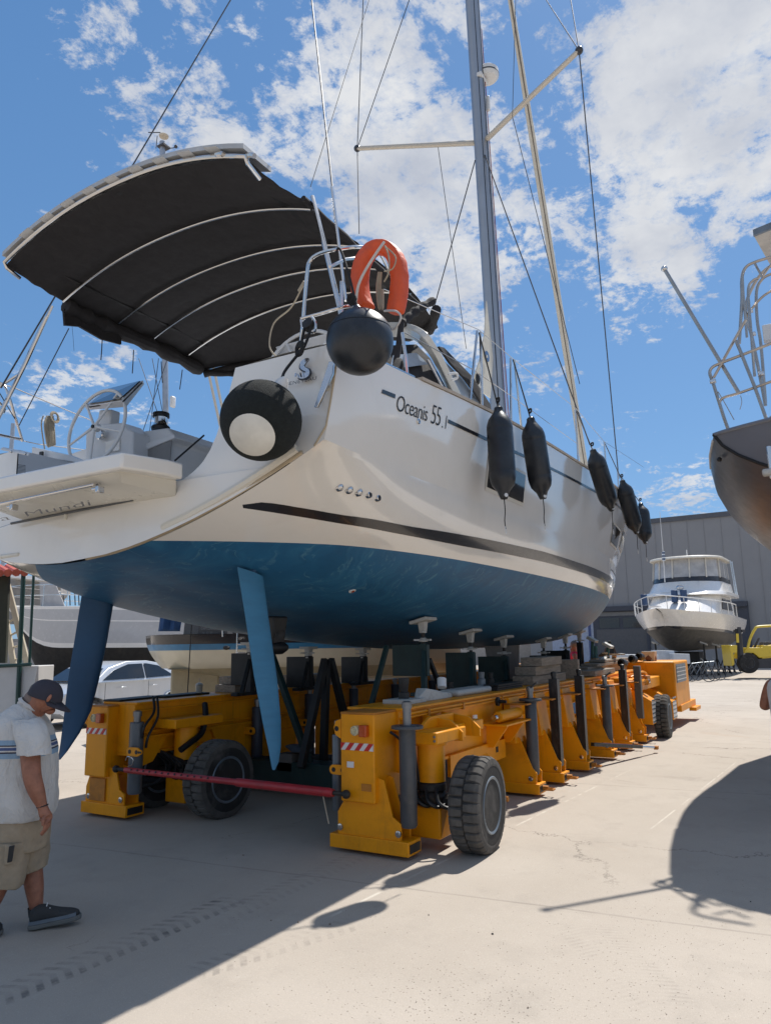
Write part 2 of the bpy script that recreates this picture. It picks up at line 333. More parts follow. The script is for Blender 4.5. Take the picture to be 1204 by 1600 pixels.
# ------------------------------------------------------------ ground
def ground_mat():
    m=bpy.data.materials.new('concrete_yard'); m.use_nodes=True; N=NB(m.node_tree); b=m.node_tree.nodes['Principled BSDF']
    v=N.n('ShaderNodeNewGeometry').outputs['Position']; s=N.sep(v)
    n1=N.noise(v,.35,6,.6); n2=N.noise(v,2.2,7,.65); n3=N.noise(v,45,4,.7); n4=N.noise(v,9,5,.6)
    c=N.mix(N.ramp(n1,[(.3,0.0),(.7,1.0)]),(.365,.318,.265),(.445,.393,.335))
    c=N.mix(N.math('MULTIPLY',N.ramp(n2,[(.52,0.0),(.75,1.0)]),.35),c,(.27,.24,.205))
    c=N.mix(N.math('MULTIPLY',N.ramp(n3,[(.62,0.0),(.74,1.0)]),.4),c,(.2,.18,.16))
    c=N.mix(N.math('MULTIPLY',N.ramp(n4,[(.6,0.0),(.8,1.0)]),.25),c,(.5,.46,.4))
    c=N.mix(N.math('MULTIPLY',N.ramp(N.noise(v,160,3,.7),[(.55,0.0),(.68,1.0)]),.30),c,(.17,.145,.12))
    c=N.mix(N.math('MULTIPLY',N.ramp(N.noise(v,110,2,.6),[(.60,0.0),(.70,1.0)]),.35),c,(.62,.56,.47))
    vo=N.n('ShaderNodeTexVoronoi',feature='DISTANCE_TO_EDGE'); vo.inputs['Scale'].default_value=.32; N.lk(N.vm('ADD',v,N.vm('MULTIPLY',N.noise(v,1.8,6,.7,out=1),(.9,.9,0))),vo.inputs['Vector'])
    ck=N.math('MULTIPLY',N.ramp(vo.outputs['Distance'],[(0.0,1.0),(.0035,0.0)]),N.ramp(N.noise(v,.5,3,.5),[(.5,0.0),(.58,.8)]))
    c=N.mix(ck,c,(.10,.085,.07))
    oil=N.ramp(N.noise(v,.55,7,.72,dist=1.0),[(.60,0.0),(.70,1.0)])
    c=N.mix(N.math('MULTIPLY',oil,.30),c,(.20,.17,.145))
    # rusty stain patches
    c=N.mix(N.math('MULTIPLY',N.ramp(N.noise(v,.8,5,.6,dist=.6),[(.66,0.0),(.78,1.0)]),.25),c,(.33,.2,.11))
    # slab joints and cracks
    def joint(ang,off,sp,wd):
        ca,sa=math.cos(ang),math.sin(ang)
        q=N.math('ADD',N.math('MULTIPLY',s[0],ca/sp),N.math('MULTIPLY_ADD',s[1],sa/sp,off))
        q=N.math('ADD',q,N.math('MULTIPLY',N.noise(v,1.5,3,.5),.012))
        f=N.math('ABSOLUTE',N.math('SUBTRACT',N.math('FRACT',q),.5))
        return N.ramp(N.math('MULTIPLY',f,sp/wd),[(0.0,1.0),(1.0,0.0)])
    j=N.math('MULTIPLY',joint(0.10,.33,4.6,.02),.55)
    c=N.mix(N.math('MULTIPLY',j,N.ramp(n2,[(.3,.25),(.6,.75)])),c,(.13,.115,.1))
    # tyre tread marks
    def track(p0,p1,w,st,per,chev):
        d=(p1-p0); L=d.length; ca,sa=d.x/L,d.y/L
        rx=N.math('SUBTRACT',s[0],p0.x); ry=N.math('SUBTRACT',s[1],p0.y)
        al=N.math('ADD',N.math('MULTIPLY',rx,ca),N.math('MULTIPLY',ry,sa)); ac=N.math('SUBTRACT',N.math('MULTIPLY',ry,ca),N.math('MULTIPLY',rx,sa))
        aa=N.math('ABSOLUTE',ac)
        band=N.ramp(N.math('DIVIDE',aa,w),[(.86,1.0),(1.0,0.0)])
        end=N.math('MULTIPLY',N.ramp(N.math('DIVIDE',al,L),[(0.0,0.0),(.06,1.0)]),N.ramp(N.math('DIVIDE',al,L),[(.88,1.0),(1.0,0.0)]))
        wv=N.math('FRACT',N.math('DIVIDE',N.math('ADD',al,N.math('MULTIPLY',aa,chev)),per))
        teeth=N.ramp(wv,[(.40,0.0),(.5,1.0),(.9,1.0),(1.0,0.0)])
        mid=N.ramp(N.math('DIVIDE',aa,w),[(.3,.35),(.45,1.0)])
        return N.math('MULTIPLY',N.math('MULTIPLY',N.math('MULTIPLY',band,end),N.math('MULTIPLY',teeth,mid)),N.math('MULTIPLY',N.math('MULTIPLY',N.ramp(n2,[(.35,.05),(.6,1.0)]),N.ramp(N.noise(v,14,4,.7),[(.35,.35),(.6,1.0)])),st*1.5))
    def g(x,y): p=px(x,y,z=0); return Vector((p.x,p.y))
    tr=[(g(-30,1570),g(380,1400),.13,.55,.085,.5),(g(300,1520),g(560,1440),.12,.30,.085,.5),(g(330,1440),g(700,1275),.13,.2,.085,.5),(g(1040,1580),g(905,1440),.2,.10,.045,.3)]
    tm=None
    for a in tr:
        t=track(*a); tm=t if tm is None else N.math('MAXIMUM',tm,t)
    c=N.mix(tm,c,(.10,.092,.085))
    # pale chalk lines
    for (p,q,w) in ((g(500,1440),g(1010,1190),.018),(g(1150,1190),g(1010,1300),.012)):
        d=q-p; L=d.length; ca,sa=d.x/L,d.y/L; rx=N.math('SUBTRACT',s[0],p.x); ry=N.math('SUBTRACT',s[1],p.y)
        al=N.math('DIVIDE',N.math('ADD',N.math('MULTIPLY',rx,ca),N.math('MULTIPLY',ry,sa)),L); ac=N.math('ABSOLUTE',N.math('SUBTRACT',N.math('MULTIPLY',ry,ca),N.math('MULTIPLY',rx,sa)))
        k=N.math('MULTIPLY',N.ramp(N.math('DIVIDE',ac,w),[(.5,1.0),(1.0,0.0)]),N.math('MULTIPLY',N.ramp(al,[(0.0,0.0),(.02,1.0),(.98,1.0),(1.0,0.0)]),N.ramp(N.noise(v,3,4,.6),[(.45,0.0),(.6,.55)])))
        c=N.mix(k,c,(.62,.58,.5))
    # grit cluster near the camera and dark specks
    sp=N.math('MULTIPLY',N.ramp(N.noise(v,70,3,.6),[(.66,0.0),(.7,1.0)]),N.ramp(N.noise(v,.9,3,.5),[(.45,0.0),(.65,1.0)]))
    c=N.mix(N.math('MULTIPLY',sp,.6),c,(.12,.09,.07))
    N.lk(c,b.inputs['Base Color']); b.inputs['Roughness'].default_value=.88; b.inputs['Specular IOR Level'].default_value=.25
    bn=N.n('ShaderNodeBump'); bn.inputs['Strength'].default_value=.5; bn.inputs['Distance'].default_value=.006
    N.lk(N.math('ADD',N.math('MULTIPLY',n3,.6),N.math('SUBTRACT',n2,N.math('MULTIPLY',j,.6))),bn.inputs['Height']); N.lk(bn.outputs[0],b.inputs['Normal'])
    return m
gb=MB(); gb.add([(-800,-800,0),(900,-800,0),(900,900,0),(-800,900,0)],[(0,1,2,3)])
tag(gb.build('ground',ground_mat(),origin=(0,0,0)),kind='structure')
# small stones and scraps lying on the concrete
for i in range(9):
    x=random.uniform(420,1190); y=random.uniform(1400,1600)
    if random.random()<.35: x=random.uniform(150,620); y=random.uniform(1330,1500)
    p=px(x,y,z=0); r=random.uniform(.005,.009); b=MB()
    b.sphere(p+Vector((0,0,r*.45)),r,random.uniform(.7,1.3),random.uniform(.7,1.3),.6,n=7,m=5)
    o=b.build('pebble',wood if i%3 else dirtym,smooth=False); tag(o,'small loose stone lying on the pale concrete in the foreground','pebble','loose grit on the concrete')

b=MB(); rg=random.Random(11)
for i in range(1500):
    if i%3==0: x=rg.gauss(700,110); y=rg.gauss(1555,35)
    elif i%3==1: x=rg.uniform(300,1204); y=rg.uniform(1340,1600)
    else: x=rg.gauss(1000,120); y=rg.gauss(1500,60)
    p=px(x,max(1300,min(1640,y)),z=0); r=rg.uniform(.0012,.0035); a=rg.uniform(0,6)
    q=[p+Vector((math.cos(a+k*2.1)*r*rg.uniform(.7,1.3),math.sin(a+k*2.1)*r*rg.uniform(.7,1.3),.0005)) for k in range(3)]
    b.add(q+[p+Vector((0,0,r*.9))],[(0,1,3),(1,2,3),(2,0,3)])
tag(b.build('grit',M('grit_brown',(.13,.10,.075),.95,var=.5,scale=40),smooth=False),'fine dark grit scattered over the pale concrete in the foreground','grit',kind='stuff')
# ------------------------------------------------------------ main sailboat hull
BX,BC=4.1,5.25      # stern station and centreline in the yard
ZC=3.2; ZW=2.6
T_hs=[(0,2.42),(2,2.47),(5,2.5),(8,2.48),(10,2.34),(12,1.98),(14,1.36),(15.5,.70),(16.6,.05)]
T_zs=[(0,3.95),(1.0,4.0),(3.5,4.17),(6,4.26),(9,4.36),(12,4.48),(16.6,4.75)]
T_hc=[(0,2.34),(1.5,2.31),(3,2.36),(5,2.38),(7,2.34),(8.6,2.22),(10.5,1.92),(12.5,1.42),(14.5,.80),(16,.28),(16.6,.03)]
T_zk=[(0,2.50),(1,2.32),(2,2.16),(3.5,1.97),(5,1.84),(7,1.74),(9,1.72),(11,1.76),(13,1.92),(14.6,2.16),(15.8,2.42),(16.5,2.56),(16.6,2.59)]
T_p=[(0,1.65),(.6,2.0),(1.5,2.5),(3,2.6),(6,2.5),(10,2.2),(14,1.8),(16.6,1.6)]
T_q=[(0,1.02),(.6,1.5),(1.2,2.0),(2.5,2.3),(6,2.2),(10,2.0),(16.6,1.5)]
def hb(x,z):
    hc=interp(T_hc,x); 
    if z>=ZC:
        t=(z-ZC)/(interp(T_zs,x)-ZC); hs=interp(T_hs,x); return hc+(hs-hc)*(t+.35*t*(1-t)) if hs>hc else hc+(hs-hc)*t
    zk=interp(T_zk,x); u=max(0,(ZC-z)/(ZC-zk)); u=min(1,u)
    return hc*max(0,1-u**interp(T_q,x))**(1/interp(T_p,x))
def zbot(x,y):
    hc=interp(T_hc,x); zk=interp(T_zk,x); r=min(1,abs(y)/hc); return ZC-(ZC-zk)*max(0,1-r**interp(T_p,x))**(1/interp(T_q,x))
def rake(x,z): return x+.17*(z-2.5)/1.45*max(0,1-x/2.0)
def hp(x,z,side=-1,off=0.0): return Vector((BX+rake(x,z),BC+side*(hb(x,z)+off),z))
def hullhit(X,Y):
    r=ray(X,Y); prev=None; t=4/r.x
    while t*r.x<22:
        p=CAM+r*t; x=p.x-BX; f=None
        if 0<=x<=16.6 and interp(T_zk,x)<=p.z<=interp(T_zs,x)+.02:
            f=p.y-(BC-hb(x,p.z))
            if f>=0 and (prev is None or prev<0): return p
        prev=f; t+=.004/ r.x*1.0
    return None
def hullbot(X,Y):
    "sight line met with the underwater surface"
    r=ray(X,Y); t=4/r.x
    while t*r.x<22:
        p=CAM+r*t; x=p.x-BX
        if 0<=x<=16.6 and abs(p.y-BC)<hb(x,ZC) and p.z>=zbot(x,p.y-BC) : return p
        t+=.01/r.x
    return None
XS=[16.6*(i/150)**1.0 for i in range(151)]
XS=sorted(set([0,.05,.12,.2,.3,.42,.55,.7,.85]+[x for x in XS if x>.9]))
boat=empty('sailboat',(BX,BC,0),'large white sailing yacht with blue underwater paint and two rudders, carried on the yellow mover','sailboat')
def hull_part():
    b=MB(); lo=[2.6+.6*i/16 for i in range(17)]; hi=[0,.15,.35,.55,.75,.9,1.0]
    for sd in (-1,1):
        b.grid([[hp(x,z,sd) for z in lo if True] for x in XS])
        b.grid([[hp(x,ZC+(interp(T_zs,x)-ZC)*t,sd) for t in hi] for x in XS])
    top=b.build('topsides',gel,boat,ang=11)
    b=MB(); K=22
    for sd in (-1,1):
        b.grid([[Vector((BX+rake(x,zbot(x,hb(x,ZW)*math.sin(math.pi/2*j/K))),BC+sd*hb(x,ZW)*math.sin(math.pi/2*j/K),min(ZW,zbot(x,hb(x,ZW)*math.sin(math.pi/2*j/K))))) for j in range(K+1)] for x in XS])
    b.build('underwater_hull',anti,boat,ang=50)
    return top
hull_part()
def tx(z): return BX+rake(0,z)
# transom: low full-width panel, quarter panels either side of the platform opening
ZI=[(3.06,.98),(3.12,1.10),(3.2,1.2),(3.35,1.29),(3.6,1.36),(3.97,1.43)]
def yin(z): return 0 if z<3.06 else interp(ZI,z)
b=MB()
zs_=[2.5,2.52,2.56,2.6,2.66,2.72,2.8,2.88,2.96,3.02,3.055,3.061,3.09,3.12,3.16,3.2,3.28,3.4,3.6,3.8,3.95]
for sd in (-1,1):
    rows=[]
    for z in zs_:
        o_=hb(0,z); i_=min(max(0,yin(z)-(.09 if sd>0 and z>3.06 else 0)),o_); rows.append([Vector((tx(z)+.002-.06*(1-((i_+(o_-i_)*k/10)/2.4)**2)*(1 if z<3.06 else .3),BC+sd*(i_+(o_-i_)*k/10),z)) for k in range(11)])
    b.grid(rows)
b.build('transom',gel,boat,ang=40)
# inner sides of the opening, cockpit walls and sole
b=MB()
for sd in (-1,1):
    b.grid([[Vector((tx(z)+dx,BC+sd*(yin(z)-(.09 if sd>0 else 0)),z)) for z in (3.061,3.12,3.2,3.35,3.6,3.95)] for dx in (.0,.12,.6,1.6,3.4)])
b.grid([[Vector((x,BC+y,3.06+.0*(x>4.3))) for y in (-1.6,0,1.6)] for x in (4.16,5,6,7.6)])
b.grid([[Vector((7.6,BC+y,z)) for y in (-1.45,1.45)] for z in (3.06,4.2)])
b.build('cockpit_well',gelg,boat)
# decks
b=MB(); xs=[x for x in XS if x>=.0]
for sd in (-1,1):
    b.grid([[Vector((BX+rake(x,3.95)+0*x,BC+sd*(1.42+(interp(T_hs,x)-1.42)*k/4),interp(T_zs,x)+.0+.02*math.sin(math.pi*k/4))) for k in range(5)] for x in xs if x<3.5])
b.grid([[Vector((BX+x,BC+interp(T_hs,x)*k,interp(T_zs,x)+.06*(1-k*k))) for k in (-1,-.6,-.3,0,.3,.6,1)] for x in xs if x>=3.4])
b.build('deck',gelg,boat)
def strip(pts,w,up,mat,name,th=.012):
    b=MB(); n=len(pts); r=[]
    for i,p in enumerate(pts):
        t=(pts[min(i+1,n-1)]-pts[max(i-1,0)]).normalized(); u=Vector(up); s=t.cross(u).normalized()
        r.append([p-s*w/2,p+s*w/2,p+s*w/2+u*th,p-s*w/2+u*th])
    b.loft(r); return b.build(name,mat,boat)
sh=[Vector((BX+rake(x,interp(T_zs,x)),BC-interp(T_hs,x)+.03,interp(T_zs,x)+.004)) for x in XS if x<16.2]
strip([p for p in sh if p.x-BX<1.35],.05,(0,0,1),steel,'gunwale_trim',.015)
strip([p for p in sh if 1.3<p.x-BX],.09,(0,0,1),teak,'toe_rail',.03)
# bead along the lower edge of the transom and up its corner
bead=[]
for z in [2.5+.0001,2.53,2.58,2.65,2.73,2.82,2.92,3.02,3.12]: bead.append(Vector((tx(z)-.012,BC-hb(0,z)+.02,z+.008)))
MB().tube(bead,.018,8,flat=.8).build('transom_bead',seam,boat)
MB().tube([p+Vector((-.014,.035,.03)) for p in bead[3:]],.034,8).build('transom_lip',gelc,boat)
# corner post of the stern: narrow cream face with two bolt caps and polished blade
co=[Vector((tx(z)-.004,BC-hb(0,z)+.004,z)) for z in (3.16,3.3,3.5,3.7,3.93)]
MB().tube(co,.008,6).build('corner_joint',seam,boat)
b=MB(); 
q=[px(505,632,a=tx(3.5)-.02),px(513,633,a=tx(3.5)-.02),px(521,596,a=tx(3.85)-.02),px(520,572,a=tx(3.9)-.02)]
q=[px(493,637,a=4.16),px(498,638,a=4.16),px(522,585,a=4.2),px(523,566,a=4.22),px(516,566,a=4.22)]
b.poly3(q,(-.02,0,0)); b.build('trim_tab_blade',steel,boat,bev=.003)
b=MB()
for X,Y in ((518,594),(513,608)): b.lathe([(.03,0),(.034,.012),(.02,.03),(0,.034)],px(X,Y,a=4.25),(-1,0,0),16)
b.build('bolt_cap',gelc,boat)
# stripes measured on the starboard side
def band(pairs,name,mat,n=5,off=.005):
    A=[hullhit(*p[0]) for p in pairs]; B=[hullhit(*p[1]) for p in pairs]; rows=[]
    ks=[i for i in range(len(pairs)) if A[i] and B[i]]
    ta=[(A[i].x-BX,A[i].z) for i in ks]; tb=[(B[i].x-BX,B[i].z) for i in ks]
    x0=max(ta[0][0],tb[0][0]); x1=max(ta[-1][0],tb[-1][0]); b=MB()
    for i in range(61):
        u=i/60; xa=ta[0][0]+(x1-ta[0][0])*u; xb=tb[0][0]+(x1-tb[0][0])*u
        za=interp(ta,xa); zb=interp(tb,xb)
        rows.append([hp(xa+(xb-xa)*k/n,za+(zb-za)*k/n,-1,off) for k in range(n+1)])
    b.grid(rows); return b.build(name,mat,boat)
bs=band([((372,788),(374,793)),((400,784),(400,797)),((470,794),(470,808)),((549,807),(549,821)),((620,819),(620,834)),((699,832),(699,849)),((780,847),(780,864)),((848,862),(848,878))],'boot_stripe',stripe)
# forward run of the stripe by height
b=MB(); rows=[]
p0=hullhit(848,862); p1=hullhit(848,878)
for i in range(50):
    x=(p0.x-BX)+i*(15.8-(p0.x-BX))/49; rows.append([hp(x,z,-1,.005) for z in (p0.z+.004*i*.25,(p0.z+p1.z)/2+.002*i*.25,p1.z+.001*i)])
b.grid(rows); b.build('boot_stripe',stripe,boat)
band([((587,603),(585,609)),((609,612),(607,618))],'sheer_stripe',stripe,2)
s0=hullhit(699,655); s1=hullhit(699,661); s2=hullhit(760,684); s3=hullhit(870,735)
b=MB(); ta=[(s0.x-BX,s0.z),(s2.x-BX,s2.z),(s3.x-BX,s3.z),(15.5,s3.z+.35)]; rows=[]
for i in range(60):
    x=ta[0][0]+i*(14.5-ta[0][0])/59; z=interp(ta,x); rows.append([hp(x,z,-1,.005),hp(x,z-.035,-1,.005)])
b.grid(rows); b.build('sheer_stripe',stripe,boat)
# lettering on the side
l0=hullhit(612,636); l1=hullhit(698,668)
def sidemap(u,v):
    x=l0.x-BX+u; sl=(l1.z-l0.z)/(l1.x-l0.x); return hp(x,l0.z+sl*u+v,-1,.005)
TL=(l1.x-l0.x)
text_mesh('Oceanis',.195,lambda u,v:sidemap(u-.02,v-.01),'model_lettering',blackp,boat,offset=-.001,space=.93)
text_mesh('55',.255,lambda u,v:sidemap(u*.95+TL*.63,v-.015),'model_lettering',blackp,boat,offset=-.003,space=.84)
text_mesh('.1',.185,lambda u,v:sidemap(u+TL*.87,v-.02),'model_lettering',blackp,boat,offset=-.002)
def disc(p,r,name,mat,parent=boat,ax=(0,-1,0),h=.012,hole=None):
    b=MB(); b.lathe([(r,-.02),(r,h*.6),(r*.8,h),(r*.45,h),(r*.4,h*.2)],p,ax,20); return b.build(name,mat,parent)
p=hullhit(653,658); disc(p,.028,'through_hull',steel)
for i,(X,Y) in enumerate(((531,762),(546,766),(561,770),(577,773),(591,778))):
    p=hullhit(X,Y)
    o=disc(p,.03,'vent',steel)
    b=MB(); b.lathe([(.017,0),(.017,.0135)],p,(0,-1,0),14); b.build('vent_hole',blackp,o)
    if i<3:
        b=MB(); b.sphere(p+Vector((0,-.012,.008)),.026,1,.6,1.1,n=14,m=8); b.build('vent_cowl',steel,o)
p=hullbot(551,923); o=disc(p,.04,'depth_sensor',plastw,ax=(0,-.5,-1),h=.008); b=MB(); b.lathe([(.018,0),(.018,.012)],p,(0,-.5,-1),14); b.build('sensor_eye',amber,o)
for X,Y,w in ((505,984,.13),(530,990,.1),(549,993,.08)):
    p=hullbot(X,Y); b=MB(); rows=[]
    for i in range(-6,7):
        t=i/6; ww=.05*math.sqrt(max(0,1-t*t))*(1+.25*math.sin(i*2.1)); rows.append([Vector((p.x+t*w,p.y+s*ww,zbot(p.x+t*w-BX,p.y+s*ww-BC)-.004)) for s in (-1,0,1)])
    b.grid(rows); b.build('primer_patch',M('primer_green%d'%X,(.22,.34,.27),.7),boat)
# portlights
def window(corners,name='portlight'):
    "corners: photo points of a rectangular window lying on the hull side"
    P_=[hullhit(*c) for c in corners]; x0=min(p.x for p in P_)-BX; x1=max(p.x for p in P_)-BX; z0=min(p.z for p in P_); z1=max(p.z for p in P_)
    return portl(x0,x1,z0,z1)
def portl(x0,x1,z0,z1):
    def rows(o0,e): return [[hp(x0-e+(x1-x0+2*e)*i/8,z0-e+(z1-z0+2*e)*j/4,-1,o0) for j in range(5)] for i in range(9)]
    f=MB(); f.grid(rows(.006,.035)); fr=f.build('portlight',gelc,boat)
    g=MB(); g.grid(rows(.010,0)); g.build('pane',glassd,fr)
portl(7.05-BX+.0,8.1-BX,3.36,3.68)
for X0,X1,Y0,Y1 in ((956,966,820,858),(969,977,836,870)):
    c=hullhit((X0+X1)/2,(Y0+Y1)/2)
    if c: 
        a0=hullhit(X0,Y0+10); a1=hullhit(X1,Y1-8)
        x1=(a1.x if a1 else c.x+.35)-BX; x0=(a0.x if a0 else c.x-.35)-BX
        portl(x0,min(x1,x0+.9),c.z-.15,c.z+.15)
# rudders
def foil(le,te,thick,n=9):
    "ring of a blade section between leading and trailing edge points"
    le=Vector(le); te=Vector(te); c=te-le; s=Vector((-c.y,c.x,0)).normalized(); up=[]; dn=[]
    for i in range(n+1):
        t=i/n; h=thick*(2.2*math.sqrt(t)*(1-t)+.12*(1-t)*t*2)+.003; q=le+c*t; up.append(q+s*h); dn.append(q-s*h)
    return up+dn[::-1]
def blade(rows,name,mat,parent):
    b=MB(); b.loft([foil(*r) for r in rows]); return b.build(name,mat,parent,ang=40)
lt,lb=4.25,4.10
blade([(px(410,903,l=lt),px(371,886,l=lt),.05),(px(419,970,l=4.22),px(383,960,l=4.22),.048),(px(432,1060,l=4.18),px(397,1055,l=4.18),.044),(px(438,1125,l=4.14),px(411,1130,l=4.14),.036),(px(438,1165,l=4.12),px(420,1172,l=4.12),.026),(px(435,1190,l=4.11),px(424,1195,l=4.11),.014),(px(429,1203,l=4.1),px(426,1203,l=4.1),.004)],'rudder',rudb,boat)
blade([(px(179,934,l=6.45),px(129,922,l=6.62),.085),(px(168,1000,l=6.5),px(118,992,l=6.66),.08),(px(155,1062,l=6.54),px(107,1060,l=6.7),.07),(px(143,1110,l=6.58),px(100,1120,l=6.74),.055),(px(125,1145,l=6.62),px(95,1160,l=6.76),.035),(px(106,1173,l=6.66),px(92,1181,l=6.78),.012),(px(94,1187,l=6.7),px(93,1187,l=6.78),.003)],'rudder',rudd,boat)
MB().tube([px(395,899,l=4.25)+Vector((0,0,-.05)),px(395,897,l=4.25)+Vector((0,0,.08))],.035,10).build('rudder_stock',rudd,boat)
MB().tube([px(157,932,l=6.52),px(159,905,l=6.52)+Vector((0,0,.1))],.04,10).build('rudder_stock',dirtym,boat)
# keel and bulb
b=MB(); b.loft([foil((14.3,BC,1.9),(12.5,BC,1.9),.14),foil((14.15,BC,1.1),(12.75,BC,1.1),.12),foil((14.0,BC,.42),(12.9,BC,.42),.1)]); b.build('keel_fin',M('keel_grey',(.17,.17,.17),.6,dirt=.3,dscale=3),boat)
b=MB(); b.lathe([(.02,-1.25),(.13,-1.1),(.2,-.7),(.23,0),(.2,.6),(.1,1.1),(.01,1.35)],(13.4,BC,.3),(1,0,0),20); b.build('keel_bulb',MATS['keel_grey'],boat)
# saildrive leg, folding propeller and struts
b=MB(); b.box(px(432,990,l=4.95),(.16,.07,.36),taper=1.6); b.lathe([(.05,-.2),(.07,-.12),(.07,.1),(.03,.2)],px(430,1012,l=4.95),(1,0,0),14); b.build('saildrive',blackp,boat,bev=.02)
b=MB(); q=px(420,1010,l=4.95)
for k in range(3):
    a=2.1*k+.4; dv=Vector((0,math.cos(a),math.sin(a))); b.loft([foil(q+dv*.04+Vector((.03,0,0)),q+dv*.04-Vector((.03,0,0)),.02,4),foil(q+dv*.16+dv.cross(Vector((1,0,0)))*.06,q+dv*.16-dv.cross(Vector((1,0,0)))*.06,.012,4),foil(q+dv*.24+dv.cross(Vector((1,0,0)))*.02,q+dv*.24-dv.cross(Vector((1,0,0)))*.02,.006,4)])
b.build('propeller',dirtym,boat)
# the yacht leans a little to port in its cradle
for o_ in [o for o in bpy.data.objects if o.parent==boat and o.name.split('.')[0] in ('topsides','underwater_hull','transom','cockpit_well','deck')]:
    for v_ in o_.data.vertices:
        x_,y_,z_=v_.co
        if y_>0:
            v_.co.z-=.125*min(y_,1.3)+.03*max(0,y_-1.3)
            if x_<3.3 and y_>1.15 and z_>3.6: v_.co.z-=.10*min(1,(z_-3.6)/.25)
# ---------------- bathing platform (folded down)
plat=[]
zp=3.12
b=MB(); b.poly3([(3.55,4.25,3.04),(3.55,6.27,3.04),(3.9,6.36,3.04),(4.05,6.36,3.04),(4.05,4.14,3.04),(3.9,4.14,3.04)],(0,0,.125)); 
pf=b.build('bathing_platform',gel,boat,bev=.018)
b=MB()
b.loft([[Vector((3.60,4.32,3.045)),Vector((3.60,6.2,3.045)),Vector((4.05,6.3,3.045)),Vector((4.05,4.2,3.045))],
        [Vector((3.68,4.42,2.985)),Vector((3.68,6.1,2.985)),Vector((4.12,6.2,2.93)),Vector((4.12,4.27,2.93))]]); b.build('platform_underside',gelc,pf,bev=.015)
q0=px(-60,800,a=3.60); q1=px(148,757,a=3.60)
b=MB(); 
for dz in (0,.035): b.tube([q0+Vector((dz*1.2,0,dz*.4)),q1+Vector((dz*1.2,0,dz*.4))],.012,8)
b.build('ladder_rail',steel,pf)
for X,Y in ((156,765),(22,793)):
    b=MB(); c=px(X,Y,a=3.61); b.box(c,(.06,.035,.05)); b.box(c+Vector((.02,.05,.015)),(.05,.09,.02)); b.build('ladder_hinge',steel,pf,bev=.006)
s0=px(18,818,a=4.06); s1=px(208,781,a=4.06)
MB().tube([s0,s1],.012,8).build('platform_seal',cyl,boat)
b=MB(); b.box(px(103,808,a=4.05),(.03,.02,.05)); b.build('drain_lip',gelc,boat,bev=.006)
t0=px(-6,815,a=3.86); t1=px(151,787,a=3.86); du=(t1-t0).normalized(); dv=Vector((-.97,0,.24))
text_mesh('ia  Mundi',.12,lambda u,v:t0+du*u+dv*v*1.0+Vector((0,0,-.004)),'name_lettering',stripe,pf,offset=-.001,shear=.3,fit=(t1-t0).length)
b=MB(); b.box(px(15,868,a=4.08),(.03,.30,.035)); b.build('transom_step',gelc,boat,bev=.012)
b=MB(); b.poly3([px(107,842,a=4.1),px(180,822,a=4.1),px(178,829,a=4.1),px(107,851,a=4.1)],(-.01,0,0))
# hinge arm of the platform in its notch
b=MB(); b.box(px(250,741,a=3.95)+Vector((0,0,0)),(.10,.07,.035)); b.build('platform_hinge',steel,pf,bev=.006)
b=MB(); b.box(px(262,760,a=4.10),(.12,.16,.03)); b.build('platform_stop',gel,boat,bev=.01)
# ---------------- lettering and emblem on the starboard quarter panel
def trp(X,Y): 
    p=px(X,Y,a=BX+.15); return px(X,Y,a=tx(p.z)-.04)
e0=trp(446,603); e1=trp(494,593); eu=(e1-e0).normalized(); ev=Vector((.117,0,1)).normalized()
chrome=M('chrome_badge',(.55,.57,.60),.18,metal=.9,var=.1)
text_mesh('BENETEAU',.040,lambda u,v:e0+eu*u+ev*v,'maker_lettering',blackp,boat,offset=.0,space=1.1,fit=(e1-e0).length)
# sea-horse badge: curled body, crest, fin and ribbed tail
def badge(pts,wid,name,mat,z=0):
    P_=smoothpts([trp(*p)+Vector((-z,0,0)) for p in pts],5); n=len(P_); b=MB(); rows=[]
    for i,p in enumerate(P_):
        t=(P_[min(i+1,n-1)]-P_[max(i-1,0)]).normalized(); s_=t.cross(Vector((1,0,0))).normalized(); w=interp(wid,i/(n-1)); rows.append([p-s_*w,p-s_*w+Vector((-.006,0,0)),p+s_*w+Vector((-.006,0,0)),p+s_*w])
    b.loft(rows); return b.build(name,mat,boat)
badge([(483,561),(477,565),(472,572),(475,577),(482,580),(481,586),(474,590),(466,591)],[(0,.006),(.12,.02),(.3,.026),(.5,.02),(.7,.03),(.88,.022),(1,.006)],'badge_body',stripe,0)
badge([(483,561.5),(477.5,566),(473,572),(476,576.5),(481.5,580),(480.5,585.5),(474,589),(467,590)],[(0,.003),(.12,.013),(.3,.019),(.5,.013),(.7,.022),(.88,.015),(1,.003)],'badge_body',chrome,.007)
badge([(477,562),(472,566),(470,573)],[(0,.004),(.5,.008),(1,.003)],'badge_crest',chrome,.002)
for k in range(3): badge([(467+4*k,585-1.5*k),(468.5+4*k,590)],[(0,.003),(.5,.005),(1,.003)],'badge_tail',stripe if k%2 else chrome,.012)
badge([(463,583),(462,589)],[(0,.004),(.5,.009),(1,.003)],'badge_fin',chrome,.002)
# ---------------- cockpit seen over the platform
def hexa(pts,depth,name,mat,parent=boat,bev=.01):
    b=MB(); b.poly3(pts,depth); return b.build(name,mat,parent,bev=bev)
